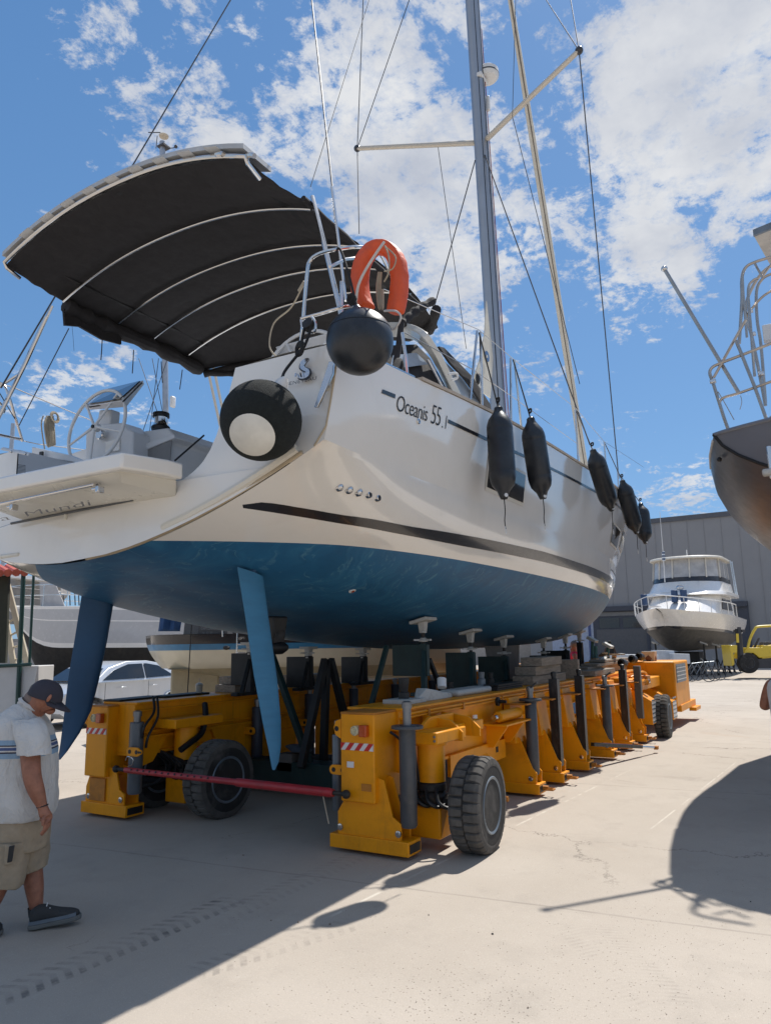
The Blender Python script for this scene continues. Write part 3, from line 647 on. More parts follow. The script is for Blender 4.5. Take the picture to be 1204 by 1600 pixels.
# port helm seat / locker with grab rail, vent slots and socket
q=[px(9,702,a=4.2),px(52,711,a=4.2)]; b=MB(); b.tube([p+Vector((-.03,0,0)) for p in q],.022,8,flat=.5); gr_=b.build('grab_plate',gelg,boat)
for X in (18,40): b=MB(); b.sphere(px(X,703+X*.15,a=4.15),.014,n=8,m=6); b.build('plate_button',steel,gr_)
for k in range(7):
    b=MB(); y=726+k*2.1; b.tube([px(28,y,a=4.16),px(40,y+1.4,a=4.16)],.0035,4); b.build('vent_slot',blackp,boat)
b=MB(); b.box(px(65,711,a=5.05),(.02,.06,.08)); b.build('power_socket',blackp,boat,bev=.004)
hexa([px(50,698,a=5.1),px(105,710,a=5.1),px(140,724,a=5.1),px(140,800,a=5.1),px(45,800,a=5.1)],(.1,0,0),'coaming_inner',gelg)
b=MB(); b.poly3([px(62,717,a=4.9),px(130,735,a=4.9),px(130,740,a=4.9),px(62,724,a=4.9)],(.2,0,0)); b.build('cushion_strip',teak,boat)
# port coaming with winch on its aft end
hexa([px(60,722,a=5.75),px(100,712,a=5.75),px(205,676,a=5.75),px(262,668,a=5.75),px(273,682,a=5.75),px(266,692,a=5.75),px(266,760,a=5.75),px(60,800,a=5.75)],(2.2,0,0),'port_coaming',gelg,bev=.02)
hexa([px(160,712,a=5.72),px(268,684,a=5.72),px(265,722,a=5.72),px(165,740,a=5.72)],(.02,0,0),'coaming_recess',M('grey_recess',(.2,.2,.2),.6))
hexa([px(205,700,a=5.70),px(272,678,a=5.70),px(273,684,a=5.70),px(205,712,a=5.70)],(.3,0,0),'coaming_ledge',gelg,bev=.008)
def winch(c,s=1.0,parent=boat):
    b=MB(); b.lathe([(.105,0),(.11,.03),(.10,.045)],c,(0,0,1),28); w=b.build('winch',blackp,parent)
    b=MB(); b.lathe([(.10,.045),(.085,.06),(.075,.10),(.078,.15)],c,(0,0,1),28); b.build('drum',steel,w)
    b=MB(); b.lathe([(.078,.15),(.098,.155),(.098,.175),(.09,.178),(.09,.188),(.098,.19),(.095,.205),(.05,.21)],c,(0,0,1),28); b.build('self_tailer',blackp,w)
    return w
wc=px(251,672,a=5.95); winch(wc)
# helm pedestal, chart screen and wheels
pc=px(170,700,a=5.42)
hexa([px(133,720,a=5.5),px(134,676,a=5.5),px(142,664,a=5.5),px(166,662,a=5.5),px(190,660,a=5.5),px(200,670,a=5.5),px(208,674,a=5.5),px(206,740,a=5.5),px(133,740,a=5.5)],(.30,0,0),'helm_pedestal',gelg,bev=.02)
hexa([px(165,690,a=5.48),px(187,684,a=5.48),px(186,704,a=5.48),px(164,707,a=5.48)],(.02,0,0),'pedestal_recess',gel,bev=.006)
hexa([px(150,668,a=5.55),px(155,640,a=5.55),px(174,639,a=5.55),px(171,668,a=5.55)],(.14,0,0),'screen_stalk',gelg,bev=.02)
# tilted screen housing
A=px(132,634,a=5.45);Bq=px(163,641,a=5.25);Cq=px(199,634,a=5.25);Dq=px(225,600,a=5.6);E_=px(222,593,a=5.68);Fq=px(150,611,a=5.75)
b=MB(); b.add([px(132,635,a=5.35),px(190,626,a=5.3),px(224,594,a=5.65),px(168,607,a=5.75),px(136,641,a=5.4),px(198,636,a=5.42),px(226,600,a=5.72),px(175,630,a=5.8)],[(0,1,2,3),(7,6,5,4),(0,4,5,1),(1,5,6,2),(2,6,7,3),(3,7,4,0)]); sc=b.build('chart_screen',gelg,boat,bev=.008)
b=MB(); b.poly3([px(141,632,a=5.35),px(188,624,a=5.3),px(219,596,a=5.62),px(170,608,a=5.73)],(-.004,0,.008)); b.build('screen_glass',glassd,sc)
b=MB(); 
for p,q in (((192,628),(222,598)),((140,636),(188,629))): b.tube([px(*p,a=5.28),px(*q,a=5.5)],.008,6)
b.build('screen_trim',blackp,sc)
def wheel(c,r,nrm,parent=boat,rot=0.0):
    c=Vector(c); nrm=Vector(nrm).normalized(); u=Vector((0,1,0)); u=(u-nrm*u.dot(nrm)).normalized(); w=nrm.cross(u)
    b=MB(); b.tube([c+(u*math.cos(2*math.pi*k/48)+w*math.sin(2*math.pi*k/48))*r for k in range(48)],.019,10,closed=True); o=b.build('steering_wheel',plastw,parent)
    for k in range(5):
        a=rot+2*math.pi*k/5; b=MB(); b.tube([c+nrm*.03,c+(u*math.cos(a)+w*math.sin(a))*r],[.017,.012],8); b.build('spoke',plastw,o)
    b=MB(); b.lathe([(.045,-.03),(.05,0),(.045,.03),(.022,.035),(.02,.045)],c,(-1,0,0),18); b.build('wheel_hub',plastw,o)
    b=MB(); b.lathe([(.022,.046),(.02,.06),(0,.062)],c,(-1,0,0),14); b.build('hub_cap',blackp,o)
    return o
wheel(px(151,668,a=5.3),.455,(-1,.0,.16),rot=.35)
wheel((5.3,3.95,4.25),.455,(-1,0,.16),rot=.2)
b=MB(); b.lathe([(.06,0),(.06,.04),(.05,.05)],px(160,680,a=5.46),(-1,0,0),20); b.build('compass',steel,boat)
hexa([(5.5,3.75,3.1),(5.5,4.1,3.1),(5.5,4.08,4.2),(5.5,3.78,4.2)],(.3,0,0),'helm_pedestal',gelg,bev=.02)
b=MB(); b.add([(5.35,3.55,4.62),(5.35,4.3,4.62),(5.75,4.25,4.80),(5.75,3.6,4.80),(5.42,3.55,4.56),(5.42,4.3,4.56),(5.8,4.25,4.72),(5.8,3.6,4.72)],[(0,1,2,3),(7,6,5,4),(0,4,5,1),(1,5,6,2),(2,6,7,3),(3,7,4,0)]); sc=b.build('chart_screen',gelg,boat,bev=.008)
b=MB(); b.poly3([(5.36,3.6,4.625),(5.36,4.25,4.625),(5.73,4.2,4.795),(5.73,3.65,4.795)],(-.004,0,.006)); b.build('screen_glass',glassd,sc)
# starboard coaming / helm seat back seen over the quarter
hexa([px(365,575,a=5.6),px(470,540,a=5.6),px(520,520,a=5.6),px(560,520,a=5.6),px(560,600,a=5.6),px(365,600,a=5.6)],(1.6,0,0),'starboard_coaming',gelc,bev=.03)
# mainsheet line from transom corner
MB().tube([px(273,720,a=4.3),px(319,680,a=4.5)],.008,6).build('tackle_line',rope,boat)
# ---------------- bimini
def ysup(y,zc,k,w=1.7): return zc-k*(abs(y)/w)**2.1
WA=[(4.0,1.57),(4.5,1.62),(4.9,1.70),(7.1,1.70)]
hoops=[(4.15,5.93),(4.90,5.90),(5.63,5.90),(6.17,5.90),(6.76,5.88),(7.08,5.80)]
W_=1.70
def hoop_z(a,y): return interp(hoops,a)-.31*(abs(y)/W_)**2.2
def frf(y):
    "how far the forward edge bellies out at a given place across the boat"
    return max(0,1-(max(0,y-.5)/1.2)**1.5) if y>.5 else (1 if y>-1.0 else 1-.35*(-y-1.0)/.7)
def frx(a,y): return a+.48*frf(y)*max(0,(a-6.76)/.36)
def frz(a,y): return -.16*frf(y)*max(0,(a-6.76)/.36)**1.6
b=MB(); rows=[]
for i in range(41):
    a=4.14+(7.12-4.14)*i/40
    sag=0
    for k in range(len(hoops)-1):
        h0,h1=hoops[k][0],hoops[k+1][0]
        if h0<=a<=h1: t=(a-h0)/(h1-h0); sag=-.018*math.sin(math.pi*t)
    rows.append([Vector((frx(a,W_*j/16),BC+interp(WA,a)*1.02*j/16,frz(a,W_*j/16)+hoop_z(a,W_*j/16)+.03+sag+(.012*math.sin(a*31+j)*(abs(j)/16)**4))) for j in range(-16,17)])
b.grid(rows); can=folds(b.build('bimini',blackf,boat,solid=.006),.22,.022,1)
# seams / lighter panels edge bands
for yy in (-1.42,1.42,0):
    b=MB(); b.grid([[Vector((a,BC+yy+dy,hoop_z(a,yy)+.022)) for dy in (-.03,.03)] for a in [4.2+.14*i for i in range(20)] ])
    b.build('canvas_seam',M('canvas_seam',(.006,.006,.006),.6) if 'canvas_seam' not in MATS else MATS['canvas_seam'],can)
# rolled side curtains along both edges and front
def roll(pts,r,name='rolled_curtain'):
    P_=smoothpts(pts,6); rs=[r*(1+.18*math.sin(i*1.7)+.1*math.sin(i*4.1)) for i in range(len(P_))]
    o=MB().tube(P_,rs,10).build(name,blackf,can); return o
roll([(4.95,BC+1.72,hoop_z(4.9,1.72)-.01),(5.3,BC+1.73,hoop_z(5.6,1.72)-.03),(5.8,BC+1.73,hoop_z(5.6,1.72)-.035),(6.3,BC+1.73,hoop_z(6.2,1.72)-.03),(7.05,BC+1.70,hoop_z(7,1.72)-.01)],.085)
roll([(4.75,BC-1.72,hoop_z(4.4,1.72)+.01),(5.6,BC-1.72,hoop_z(5.6,1.72)-.01),(7.05,BC-1.72,hoop_z(7,1.72)-.01)],.028)
fz=lambda y:hoop_z(7.08,y)+frz(7.12,y)
roll([(7.1,BC-1.85,5.50),(frx(7.12,-1.5),BC-1.5,fz(-1.5)-.01),(frx(7.12,-.7),BC-.7,fz(-.7)),(frx(7.12,0),BC,fz(0)),(frx(7.12,.9),BC+.9,fz(.9)),(7.12,BC+1.7,fz(1.7)-.03)],.055)
roll([px(676,470,l=3.4),px(655,482,l=3.45),px(636,497,l=3.5),px(626,508,l=3.52)],.045)
b=MB(); b.poly3([px(100,482,l=6.98),px(102,508,l=6.98),px(125,510,l=6.95),px(160,530,l=6.95),px(190,538,l=6.95),px(190,515,l=6.95)],(0,.03,0)); b.build('curtain_flap',blackf,can)
for i,(a,zc) in enumerate(hoops):
    if i in (0,5): continue
    pts=[Vector((a,BC+W_*j/14,hoop_z(a,W_*j/14))) for j in range(-14,15)]
    MB().tube(pts,.0135 if 0<i<5 else .014,8).build('frame_hoop',steel,can)
# end caps and clips
for X,Y,l in ((393,242,3.6),(168,313,5.9),(345,240,3.9)):
    b=MB(); b.tube([px(X,Y,l=l)+Vector((0,.05,.01)),px(X,Y,l=l),px(X,Y,l=l)+Vector((.0,-.03,-.02))],.022,8); b.build('frame_clip',steel,can)
# aft tube carrying the solar panel
pt=[Vector((4.13,BC+1.6*j/14,hoop_z(4.1,W_*j/14)+.06)) for j in range(-14,15)]
MB().tube([pt[0]+Vector((.18,0,-.10)),pt[0]+Vector((.03,0,-.05))]+pt+[pt[-1]+Vector((.03,0,-.05)),pt[-1]+Vector((.18,0,-.1))],.02,10).build('panel_rail',steel,can)
b=MB(); rows=[]
for a in (4.10,4.46): rows.append([Vector((a,BC+1.6*j/10,hoop_z(4.1,1.66*j/10)+.10)) for j in range(-10,11)])
top=[[p+Vector((0,0,.045)) for p in r] for r in rows]
b.loft([rows[0],top[0],top[1],rows[1],rows[0]],closed=False,cap=False)
for e in (0,-1): b.add([rows[0][e],top[0][e],top[1][e],rows[1][e]],[(0,1,2,3)])
sp=b.build('solar_panel',M('panel_edge',(.5,.49,.47),.4,metal=.3),can)
for j in range(-9,9,2):
    b=MB(); y0=1.55*(j+.35)/10; y1=1.55*(j+1.3)/10
    b.add([(4.06,BC+y0,hoop_z(4.1,y0)+.085),(4.06,BC+y1,hoop_z(4.1,y1)+.085),(4.3,BC+y1,hoop_z(4.3,y1)+.085),(4.3,BC+y0,hoop_z(4.3,y0)+.085)],[(0,1,2,3)])
    b.build('panel_backing',plastw,sp)
# front valance hanging below the forward edge
b=MB(); rows=[]
for j in range(-15,17):
    y=W_*j/16; h=.06+.19*math.exp(-((j-5)/6.5)**2)
    rows.append([Vector((frx(7.12,y)+.02*math.sin(j*.9)*t,BC+y,frz(7.12,y)+hoop_z(7.08,y)+.02-h*t-.008*math.sin(j*1.7)*t)) for t in (0,.35,.7,1)])
b.grid(rows); folds(b.build('front_valance',blackf,can,solid=.006),.10,.03,1)
roll([(7.13,BC+1.62,fz(1.62)-.05),(frx(7.12,1.1),BC+1.1,fz(1.1)-.15),(frx(7.12,.5),BC+.5,fz(.5)-.2),(frx(7.12,-.3),BC-.3,fz(-.3)-.16)],.04)
# hanging webbing straps
for X0,Y0,X1,Y1,l in ((160,530,158,562,6.95),(209,547,207,583,6.95),(252,565,254,598,6.95),(285,578,281,608,6.95),(113,510,116,548,6.98),(655,484,662,505,3.42),(668,476,674,497,3.4),(634,500,638,512,3.5)):
    p=px(X0,Y0,l=l); q=px(X1,Y1,l=l); b=MB(); b.tube([p,(p+q)/2+Vector((.01,.01,0)),q],.02 if X0>150 and X0<300 else .006,4,flat=.3); b.build('strap',blackf,can)
# bimini support poles and stern rails
def pole(pts,r=.014,name='pole',mat=None,sm=0):
    P_=smoothpts(pts,sm) if sm else pts
    return MB().tube(P_,r,10).build(name,mat or steel,boat)
pole([px(488,308,l=3.52),px(530,480,l=2.98),px(548,560,l=2.95)],.022)
pole([px(82,478,l=7.0),px(40,568,l=7.25),px(-12,672,l=7.45)],[.018,.021,.021])
MB().tube([px(73,495,l=7.02),px(40,568,l=7.25),px(-12,672,l=7.45)],.024,10).build('pole_sleeve',steel,boat)
pole([px(30,585,l=7.35),px(-10,610,l=7.6)],.016)
# pushpit starboard
P=[px(462,572,a=4.3),px(470,535,a=4.26),px(479,432,a=4.2),px(484,408,a=4.2),px(500,396,a=4.22),px(530,389,a=4.3),px(560,386,a=4.45),px(590,392,a=4.8),px(606,420,a=5.2)]
pole(P,.0145,'pushpit_rail',sm=6)
pole([px(515,417,a=4.25),px(540,405,a=4.4),px(570,402,a=4.7)],.0125,'pushpit_rail')
P=[px(470,498,a=4.22),px(500,490,a=4.26),px(540,479,a=4.35),px(575,478,a=4.6)]
pole(P,.0135,'pushpit_rail',sm=6)
pole([px(535,560,a=4.45),px(533,440,a=4.45)],.0135,'pushpit_post')
pole([px(636,588,a=5.35),px(634,560,a=5.35),px(628,520,a=5.35)],.014,'stanchion')
b=MB(); b.lathe([(.045,-.02),(.05,0),(.045,.03),(.02,.04)],px(483,508,a=4.2),(-1,0,.3),18); b.build('stern_light',blackp,boat)
b=MB(); b.tube(smoothpts([px(470,500,a=4.2),px(474,515,a=4.2),px(490,520,a=4.2),px(493,505,a=4.2),px(487,495,a=4.2)],4),.010,6); b.build('light_bracket',steel,boat)
# port pushpit
pole([px(-10,598,l=7.6),px(5,600,l=7.55),px(14,618,l=7.5),px(25,655,l=7.5),px(36,690,l=7.5)],.0145,'pushpit_rail',sm=5)
pole([px(-10,677,l=7.5),px(32,686,l=7.5)],.0135,'pushpit_rail')
pole([px(-10,620,l=7.5),px(8,640,l=7.5),px(-6,652,l=7.5)],.0135,'pushpit_rail',sm=4)
# ---------------- mast, spreaders and rigging
def linep(p,q,z): p=Vector(p);q=Vector(q); return p+(q-p)*((z-p.z)/(q.z-p.z))
m1=px(776,620,l=BC); m2=px(737.5,0,l=BC); mb=linep(m1,m2,4.4); mt=linep(m1,m2,25.0)
mastr=MB(); n_=30; MO=[]
mastr.tube([mb+(mt-mb)*i/12 for i in range(13)],[.128]*10+[.115,.10,.085],20,flat=1.25); mast=mastr.build('mast',alum,boat)
for dy,mm in ((-.07,stripe),(-.03,steel),(.01,stripe),(.055,steel)):
    MB().tube([mb+Vector((-.115,dy,0)),mt+Vector((-.09,dy,0))],.011,6).build('mast_groove',mm,mast)
MB().tube([mb+Vector((-.01,-.16,0)),mt+Vector((-.01,-.12,0))],.006,5).build('halyard',rope,mast)
redrope=M('rope_red',(.30,.05,.05),.8)
for k,(dx,dy) in enumerate(((.16,-.06),(.19,-.1),(.17,-.13),(.21,-.05),(.2,.0))):
    q=linep(m1,m2,11.5+k*1.8); MB().tube([linep(m1,m2,4.5)+Vector((dx,dy-.05,0)),q+Vector((.12,dy*.5-.06,0))],.009,5).build('halyard',redrope if k!=1 else ropew,mast)
# spreaders
zsr=px(753,215,l=BC).z
rt=linep(m1,m2,12.42)
tS=px(904,79,z=12.62); tP=px(558,232,z=12.47)
print('spreader',tS,tP,rt,zsr)
for tip in (tS,tP):
    o=MB().tube([rt+Vector((.02,-.15 if tip is tS else .15,0)),tip],[.10,.08],10,flat=.6).build('spreader',spar,mast)
    MB().sphere(tip,.085,.9,.9,.9,n=14,m=10).build('spreader_tip',stripe,o)
for zz,hw in ((18.2,2.1),):
    r2=linep(m1,m2,zz)
    for s in (-1,1): MB().tube([r2,r2+Vector((-.95,s*hw,.1))],[.075,.05],10,flat=.35).build('spreader',spar,mast)
# radar dome on the front of the mast
rc=px(761,117,l=BC-.15); 
b=MB(); b.lathe([(.02,-.12),(.20,-.115),(.245,-.06),(.25,0),(.24,.09),(.20,.13),(.02,.14)],rc,(0,0,1),26); rd=b.build('radar_dome',plastw,mast)
b=MB(); b.lathe([(.252,-.03),(.252,.0),(.24,.02)],rc,(0,0,1),26); b.build('radar_band',cyl,rd)
b=MB(); b.box(rc+Vector((-.16,.06,-.20)),(.4,.12,.10)); b.build('radar_bracket',plastw,rd,bev=.02)
b=MB(); b.box(linep(m1,m2,13.3)+Vector((.14,-.16,0)),(.08,.08,.35)); b.build('steaming_light',plastw,mast,bev=.02)
# forestay with furled sail
f1=px(912,726,l=BC); f2=px(797,0,l=BC); fb=linep(f1,f2,5.05); ft=linep(f1,f2,24.3)
fs=MB().tube([fb,fb+(ft-fb)*.02,fb+(ft-fb)*.04,fb+(ft-fb)*.5,ft],[.05,.11,.10,.085,.03],12).build('furled_genoa',sail,boat)
MB().tube([linep(f1,f2,5.0)+Vector((-.09,-.03,0)),linep(f1,f2,24)+Vector((-.06,-.02,0))],.018,6).build('sail_edge',M('sail_edge',(.16,.13,.10),.7),fs)
b=MB(); b.lathe([(.10,0),(.13,.02),(.13,.12),(.08,.15)],linep(f1,f2,4.85),(0,0,1),16); b.build('furling_drum',blackp,fs)
# mainsail leech and clew at the foot of the mast
q=[px(760,470,l=BC-.1),px(757,520,l=BC-.1),px(750,560,l=BC-.1),px(737,600,l=BC-.1),px(766,622,l=BC-.1),px(770,560,l=BC-.1)]
b=MB(); b.poly3(q,(0,.02,0)); ms=b.build('mainsail_clew',sail,boat)
b=MB(); b.lathe([(.035,0),(.11,.005),(.11,.012),(.035,.014)],px(760,557,l=BC-.12)+Vector((0,0,0)),(0,-1,0),18); b.build('sail_emblem',M('emblem_blue',(.05,.14,.3),.6),ms)
b=MB(); b.lathe([(.04,0),(.04,.01)],px(760,557,l=BC-.13),(0,-1,0),4); b.build('sail_emblem',sail,ms)
b=MB(); b.sphere(px(746,592,l=BC-.12),.09,.6,.5,1.3,n=10,m=8); b.build('clew_block',blackp,ms)
def stay(p,q,r=.008,name='shroud',mat=None):
    p=Vector(p); q=Vector(q)
    for _ in range(1):      # lines that leave the picture run on up the rig
        if p.z>q.z and (CR.transposed()@(p-CAM)).y/-(CR.transposed()@(p-CAM)).z*F>CY: p=q+(p-q)*min(2.6,(23.0-q.z)/max(.1,p.z-q.z))
        elif q.z>p.z and (CR.transposed()@(q-CAM)).y/-(CR.transposed()@(q-CAM)).z*F>CY: q=p+(q-p)*min(2.6,(23.0-p.z)/max(.1,q.z-p.z))
    return MB().tube([p,q],r,6).build(name,mat or wire,boat)
chS=Vector((12.6,BC-2.0,4.5)); chP=Vector((12.6,BC+2.0,4.5))
stay(tS,px(966,748,l=3.3),.011); stay(tS,px(886,-30,l=3.6),.010)
stay(tS,px(845,-12,l=4.9),.012)
stay(tP,px(561,365,l=7.35),.010); stay(tP,px(568,-20,l=7.5),.010); stay(tP,px(646,-20,l=6.3),.010)
stay(px(757,242,l=BC-.1),px(921,695,l=3.4),.012); stay(px(742,250,l=BC),px(668,515,l=6.6),.012)
stay(px(800,182,l=4.2),px(905,600,l=3.3),.007); stay(px(684,230,l=6.1),px(728,545,l=6.3),.007)
stay(px(805,0,l=4.2),px(800,182,l=4.2),.006)
# backstays and tackles
stay(px(365,-8,l=6.7),px(2,606,l=7.3),.009,'backstay')
stay(px(486,-8,l=4.0),px(523,330,l=3.2),.008,'backstay'); stay(px(518,292,l=3.25),px(540,470,l=3.0),.013,'backstay_tensioner',steel)
stay(px(579,-8,l=5.4),px(485,292,l=4.4),.0045,'topping_line',rope); 
stay(px(108,513,l=6.95),px(30,665,l=7.5),.006,'guy_line')
stay(px(-5,606,l=7.3),px(24,655,l=7.5),.006,'guy_line')
# lifelines and stanchions
def stan(X0,Y0,X1,Y1,l=2.93): return pole([px(X1,Y1,l=l)-Vector((0,0,.02)),px(X0,Y0,l=l)],.0135,'stanchion')
st=[((745,517),(733,632)),((750,519),(753,638)),((797,560),(798,655)),((803,562),(814,665)),((898,640),(903,727)),((943,690),(947,740)),((964,735),(966,770))]
for (a_,b_) in st: stan(*a_,*b_,l=2.86 if a_[0]<850 else 2.95)
wl=[px(600,452,l=2.95),px(747,515,l=2.86),px(800,560,l=2.86),px(899,638,l=2.95),px(943,690,l=3.1),px(1005,730,l=3.6)]
for i in range(len(wl)-1): MB().tube([wl[i],wl[i+1]],.0045,5).build('lifeline',steel,boat)
wl=[px(632,520,l=2.95),px(739,578,l=2.86),px(800,620,l=2.86),px(902,694,l=2.95)]
for i in range(len(wl)-1): MB().tube([wl[i],wl[i+1]],.0045,5).build('lifeline',steel,boat)
pl=[px(10,600,l=7.6),px(70,618,l=7.6),px(140,655,l=7.6),px(300,700,l=7.6)]
MB().tube([px(-5,598,l=7.6),px(20,605,l=7.6),px(145,658,l=7.6)],.007,5).build('lifeline',ropew,boat)
MB().tube([px(-5,680,l=7.6),px(60,694,l=7.6),px(140,704,l=7.6)],.006,5).build('lifeline',ropew,boat)
# dark lashing cloth under the starboard curtain
b=MB(); b.tube(smoothpts([px(627,505,l=3.2),px(622,545,l=3.2),px(618,572,l=3.2),px(626,588,l=3.2)],5),[.03]*16,8); b.build('lashed_strap',blackf,boat)
b=MB(); b.tube(smoothpts([px(612,588,l=3.05),px(622,565,l=3.05),px(625,575,l=3.05),px(618,595,l=3.05)],5),[.035]*16,8); b.build('fairlead_rope',rope,boat)
# dangling steel strop left of the pushpit
MB().tube(smoothpts([px(474,444,a=4.3),px(455,480,a=4.35),px(428,505,a=4.4),px(421,540,a=4.4),px(432,558,a=4.4)],6),.007,6).build('strop',ropeb,boat)
MB().tube([px(476,440,a=4.3),px(467,455,a=4.32)],.014,8).build('strop_ferrule',ropeb,boat)
# ---------------- spray hood, hard arch and coachroof
archc=M('arch_white',(.62,.61,.57),.3,var=.04,coat=.3)
def ribbon(c,w,th,mat,name,parent=boat):
    "c: list of centre points; w: vector width"
    P_=smoothpts(c,6); rows=[]
    n=len(P_)
    for i,p in enumerate(P_):
        t=(P_[min(i+1,n-1)]-P_[max(i-1,0)]).normalized(); w_=Vector(w); nn=t.cross(w_).normalized()*th
        rows.append([p-w_/2-nn/2,p+w_/2-nn/2,p+w_/2+nn/2,p-w_/2+nn/2])
    b=MB(); b.loft(rows); return b.build(name,mat,parent,bev=.01)
l3=3.25
arch=ribbon([px(560,530,l=4.2),px(600,516,l=3.8),px(640,518,l=3.5),px(664,532,l=l3),px(683,560,l=l3),px(700,595,l=l3),px(722,640,l=l3-.1)],(.22,.12,0),.07,archc,'windscreen_arch')
ribbon([px(668,562,l=l3-.06),px(684,592,l=l3-.08),px(704,628,l=l3-.1)],(.05,.0,0),.03,steel,'arch_track')
b=MB(); b.tube(smoothpts([px(700,585,l=3.1),px(712,583,l=3.05),px(714,590,l=3.05),px(705,594,l=3.1)],5),.014,8); b.build('grab_handle',plastw,boat)
# canvas walls with clear windows
def sheet(pts,mat,name,th=(0,.012,0),parent=boat): b=MB(); b.poly3(pts,th); return b.build(name,mat,parent)
sheet([px(585,560,l=3.6),px(600,540,l=3.6),px(650,538,l=3.45),px(672,560,l=3.35),px(705,622,l=3.3),px(625,600,l=3.3),px(585,600,l=3.4)],blackf,'spray_hood_side')
sheet([px(610,575,l=3.33),px(615,555,l=3.38),px(650,551,l=3.36),px(669,569,l=3.30),px(640,573,l=3.30)],vinyl,'spray_hood_window')
sheet([px(682,542,l=3.5),px(690,544,l=3.5),px(735,590,l=3.3),px(762,632,l=3.3),px(765,650,l=3.3),px(758,645,l=3.3),px(728,598,l=3.3),px(700,568,l=3.4)],blackf,'spray_hood_rim',(0,-.03,0))
sheet([px(695,565,l=3.42),px(722,592,l=3.36),px(748,628,l=3.34),px(760,650,l=3.34),px(738,650,l=3.34),px(716,612,l=3.36)],vinyl,'spray_hood_window')
# coachroof block hidden mostly behind the side deck
b=MB(); b.loft([[Vector((x,BC+y,4.2+zz)) for y,zz in ((-w,0),(-w+.12,h),(w-.12,h),(w,0))] for x,w,h in ((7.4,1.45,.42),(9,1.5,.42),(12,1.35,.36),(15,.9,.22),(16.5,.5,.02))]); b.build('coachroof',gel,boat)
MB().tube([Vector((13.4,BC,5.9)),Vector((7.6,BC,6.1))],.0,4) if False else None
# ------------------------------------------------------------ boat mover
mv=empty('boat_mover',(5.6,5.0,0),'yellow hydraulic boat mover with two long girders and jacking legs under the big yacht','boat mover')
def part(b,name,mat=yel,bev=.006,parent=None,**k): return b.build(name,mat,parent or mv,bev=bev,**k)
XT=Vector((1,0,0))
# girders
def girder(l0,l1,a0,a1,name='girder'):
    b=MB(); b.bx(a0,a1,l0+.03,l1-.03,.66,1.165); g=part(b,name)
    b=MB(); b.bx(a0-.0,a1,l0,l1,1.165,1.19); part(b,'top_flange')
    for z,t in ((1.09,.02),(.86,.022)):
        b=MB(); b.bx(a0,a1,l0-.012,l0+.03,z,z+t); part(b,'rib',bev=.003)
    b=MB(); b.bx(a0,a1,l0-.004,l1,.63,.66); part(b,'lower_flange',bev=.003)
    return g
girder(3.36,3.95,6.05,16.2)
# right end unit: lamp box, leg and foot
def lens(c,r,mat,name,par,square=False):
    b=MB()
    if square: b.box(c+Vector((-.03,0,0)),(.06,.075,.1))
    else: b.lathe([(r,0),(r,.05),(r*.75,.06),(r*.7,.045),(r*.3,.045),(.001,.055)],c,(-1,0,0),20)
    return b.build(name,mat,par,bev=.008 if square else 0)
def hazard(c0,c1,h,par,n=7):
    "red and white strip across the end box between two points"
    c0=Vector(c0);c1=Vector(c1); d=(c1-c0); L_=d.length; d.normalize(); up=Vector((0,0,1)); b=MB(); b.poly3([c0,c1,c1+up*h,c0+up*h],(-.003,0,0)); o=b.build('reflective_strip',whr,par)
    b=MB(); w=L_/ (n); sl=h*.8
    k=0; x=-sl
    while x<L_:
        q=[]
        for (u,v) in ((x,0),(x+w,0),(x+w+sl,h),(x+sl,h)):
            q.append((min(max(u,0),L_),v))
        if k%2==0: b.poly3([c0+d*u+up*v+Vector((-.0035,0,0)) for u,v in q],(-.002,0,0))
        x+=w; k+=1
    b.build('red_bars',redr,o); return o
def jack(a,l,z0,z1,r=.072,mat=cyl,rodz=None,parent=None,flange=True,square=False,name='jack_cylinder'):
    b=MB()
    if square: b.box((a,l,(z0+z1)/2),(r*1.9,r*1.9,z1-z0))
    else: b.lathe([(r*.85,z0),(r,z0+.02),(r,z1),(r*.9,z1+.01)],(a,l,0),(0,0,1),24)
    o=b.build(name,mat,parent or mv,bev=.004 if square else 0)
    if rodz:
        b=MB(); b.lathe([(r*.5,z1),(r*.5,rodz-.05),(r*.62,rodz-.05),(r*.62,rodz),(r*.3,rodz+.01)],(a,l,0),(0,0,1),16); b.build('piston_rod',dullst if not square else cylb,o)
    if flange:
        b=MB(); b.lathe([(r*1.9,z1-.02),(r*1.95,z1-.01),(r*1.9,z1+.004)],(a,l,0),(0,0,1),24); b.build('flange',mat,o)
    return o
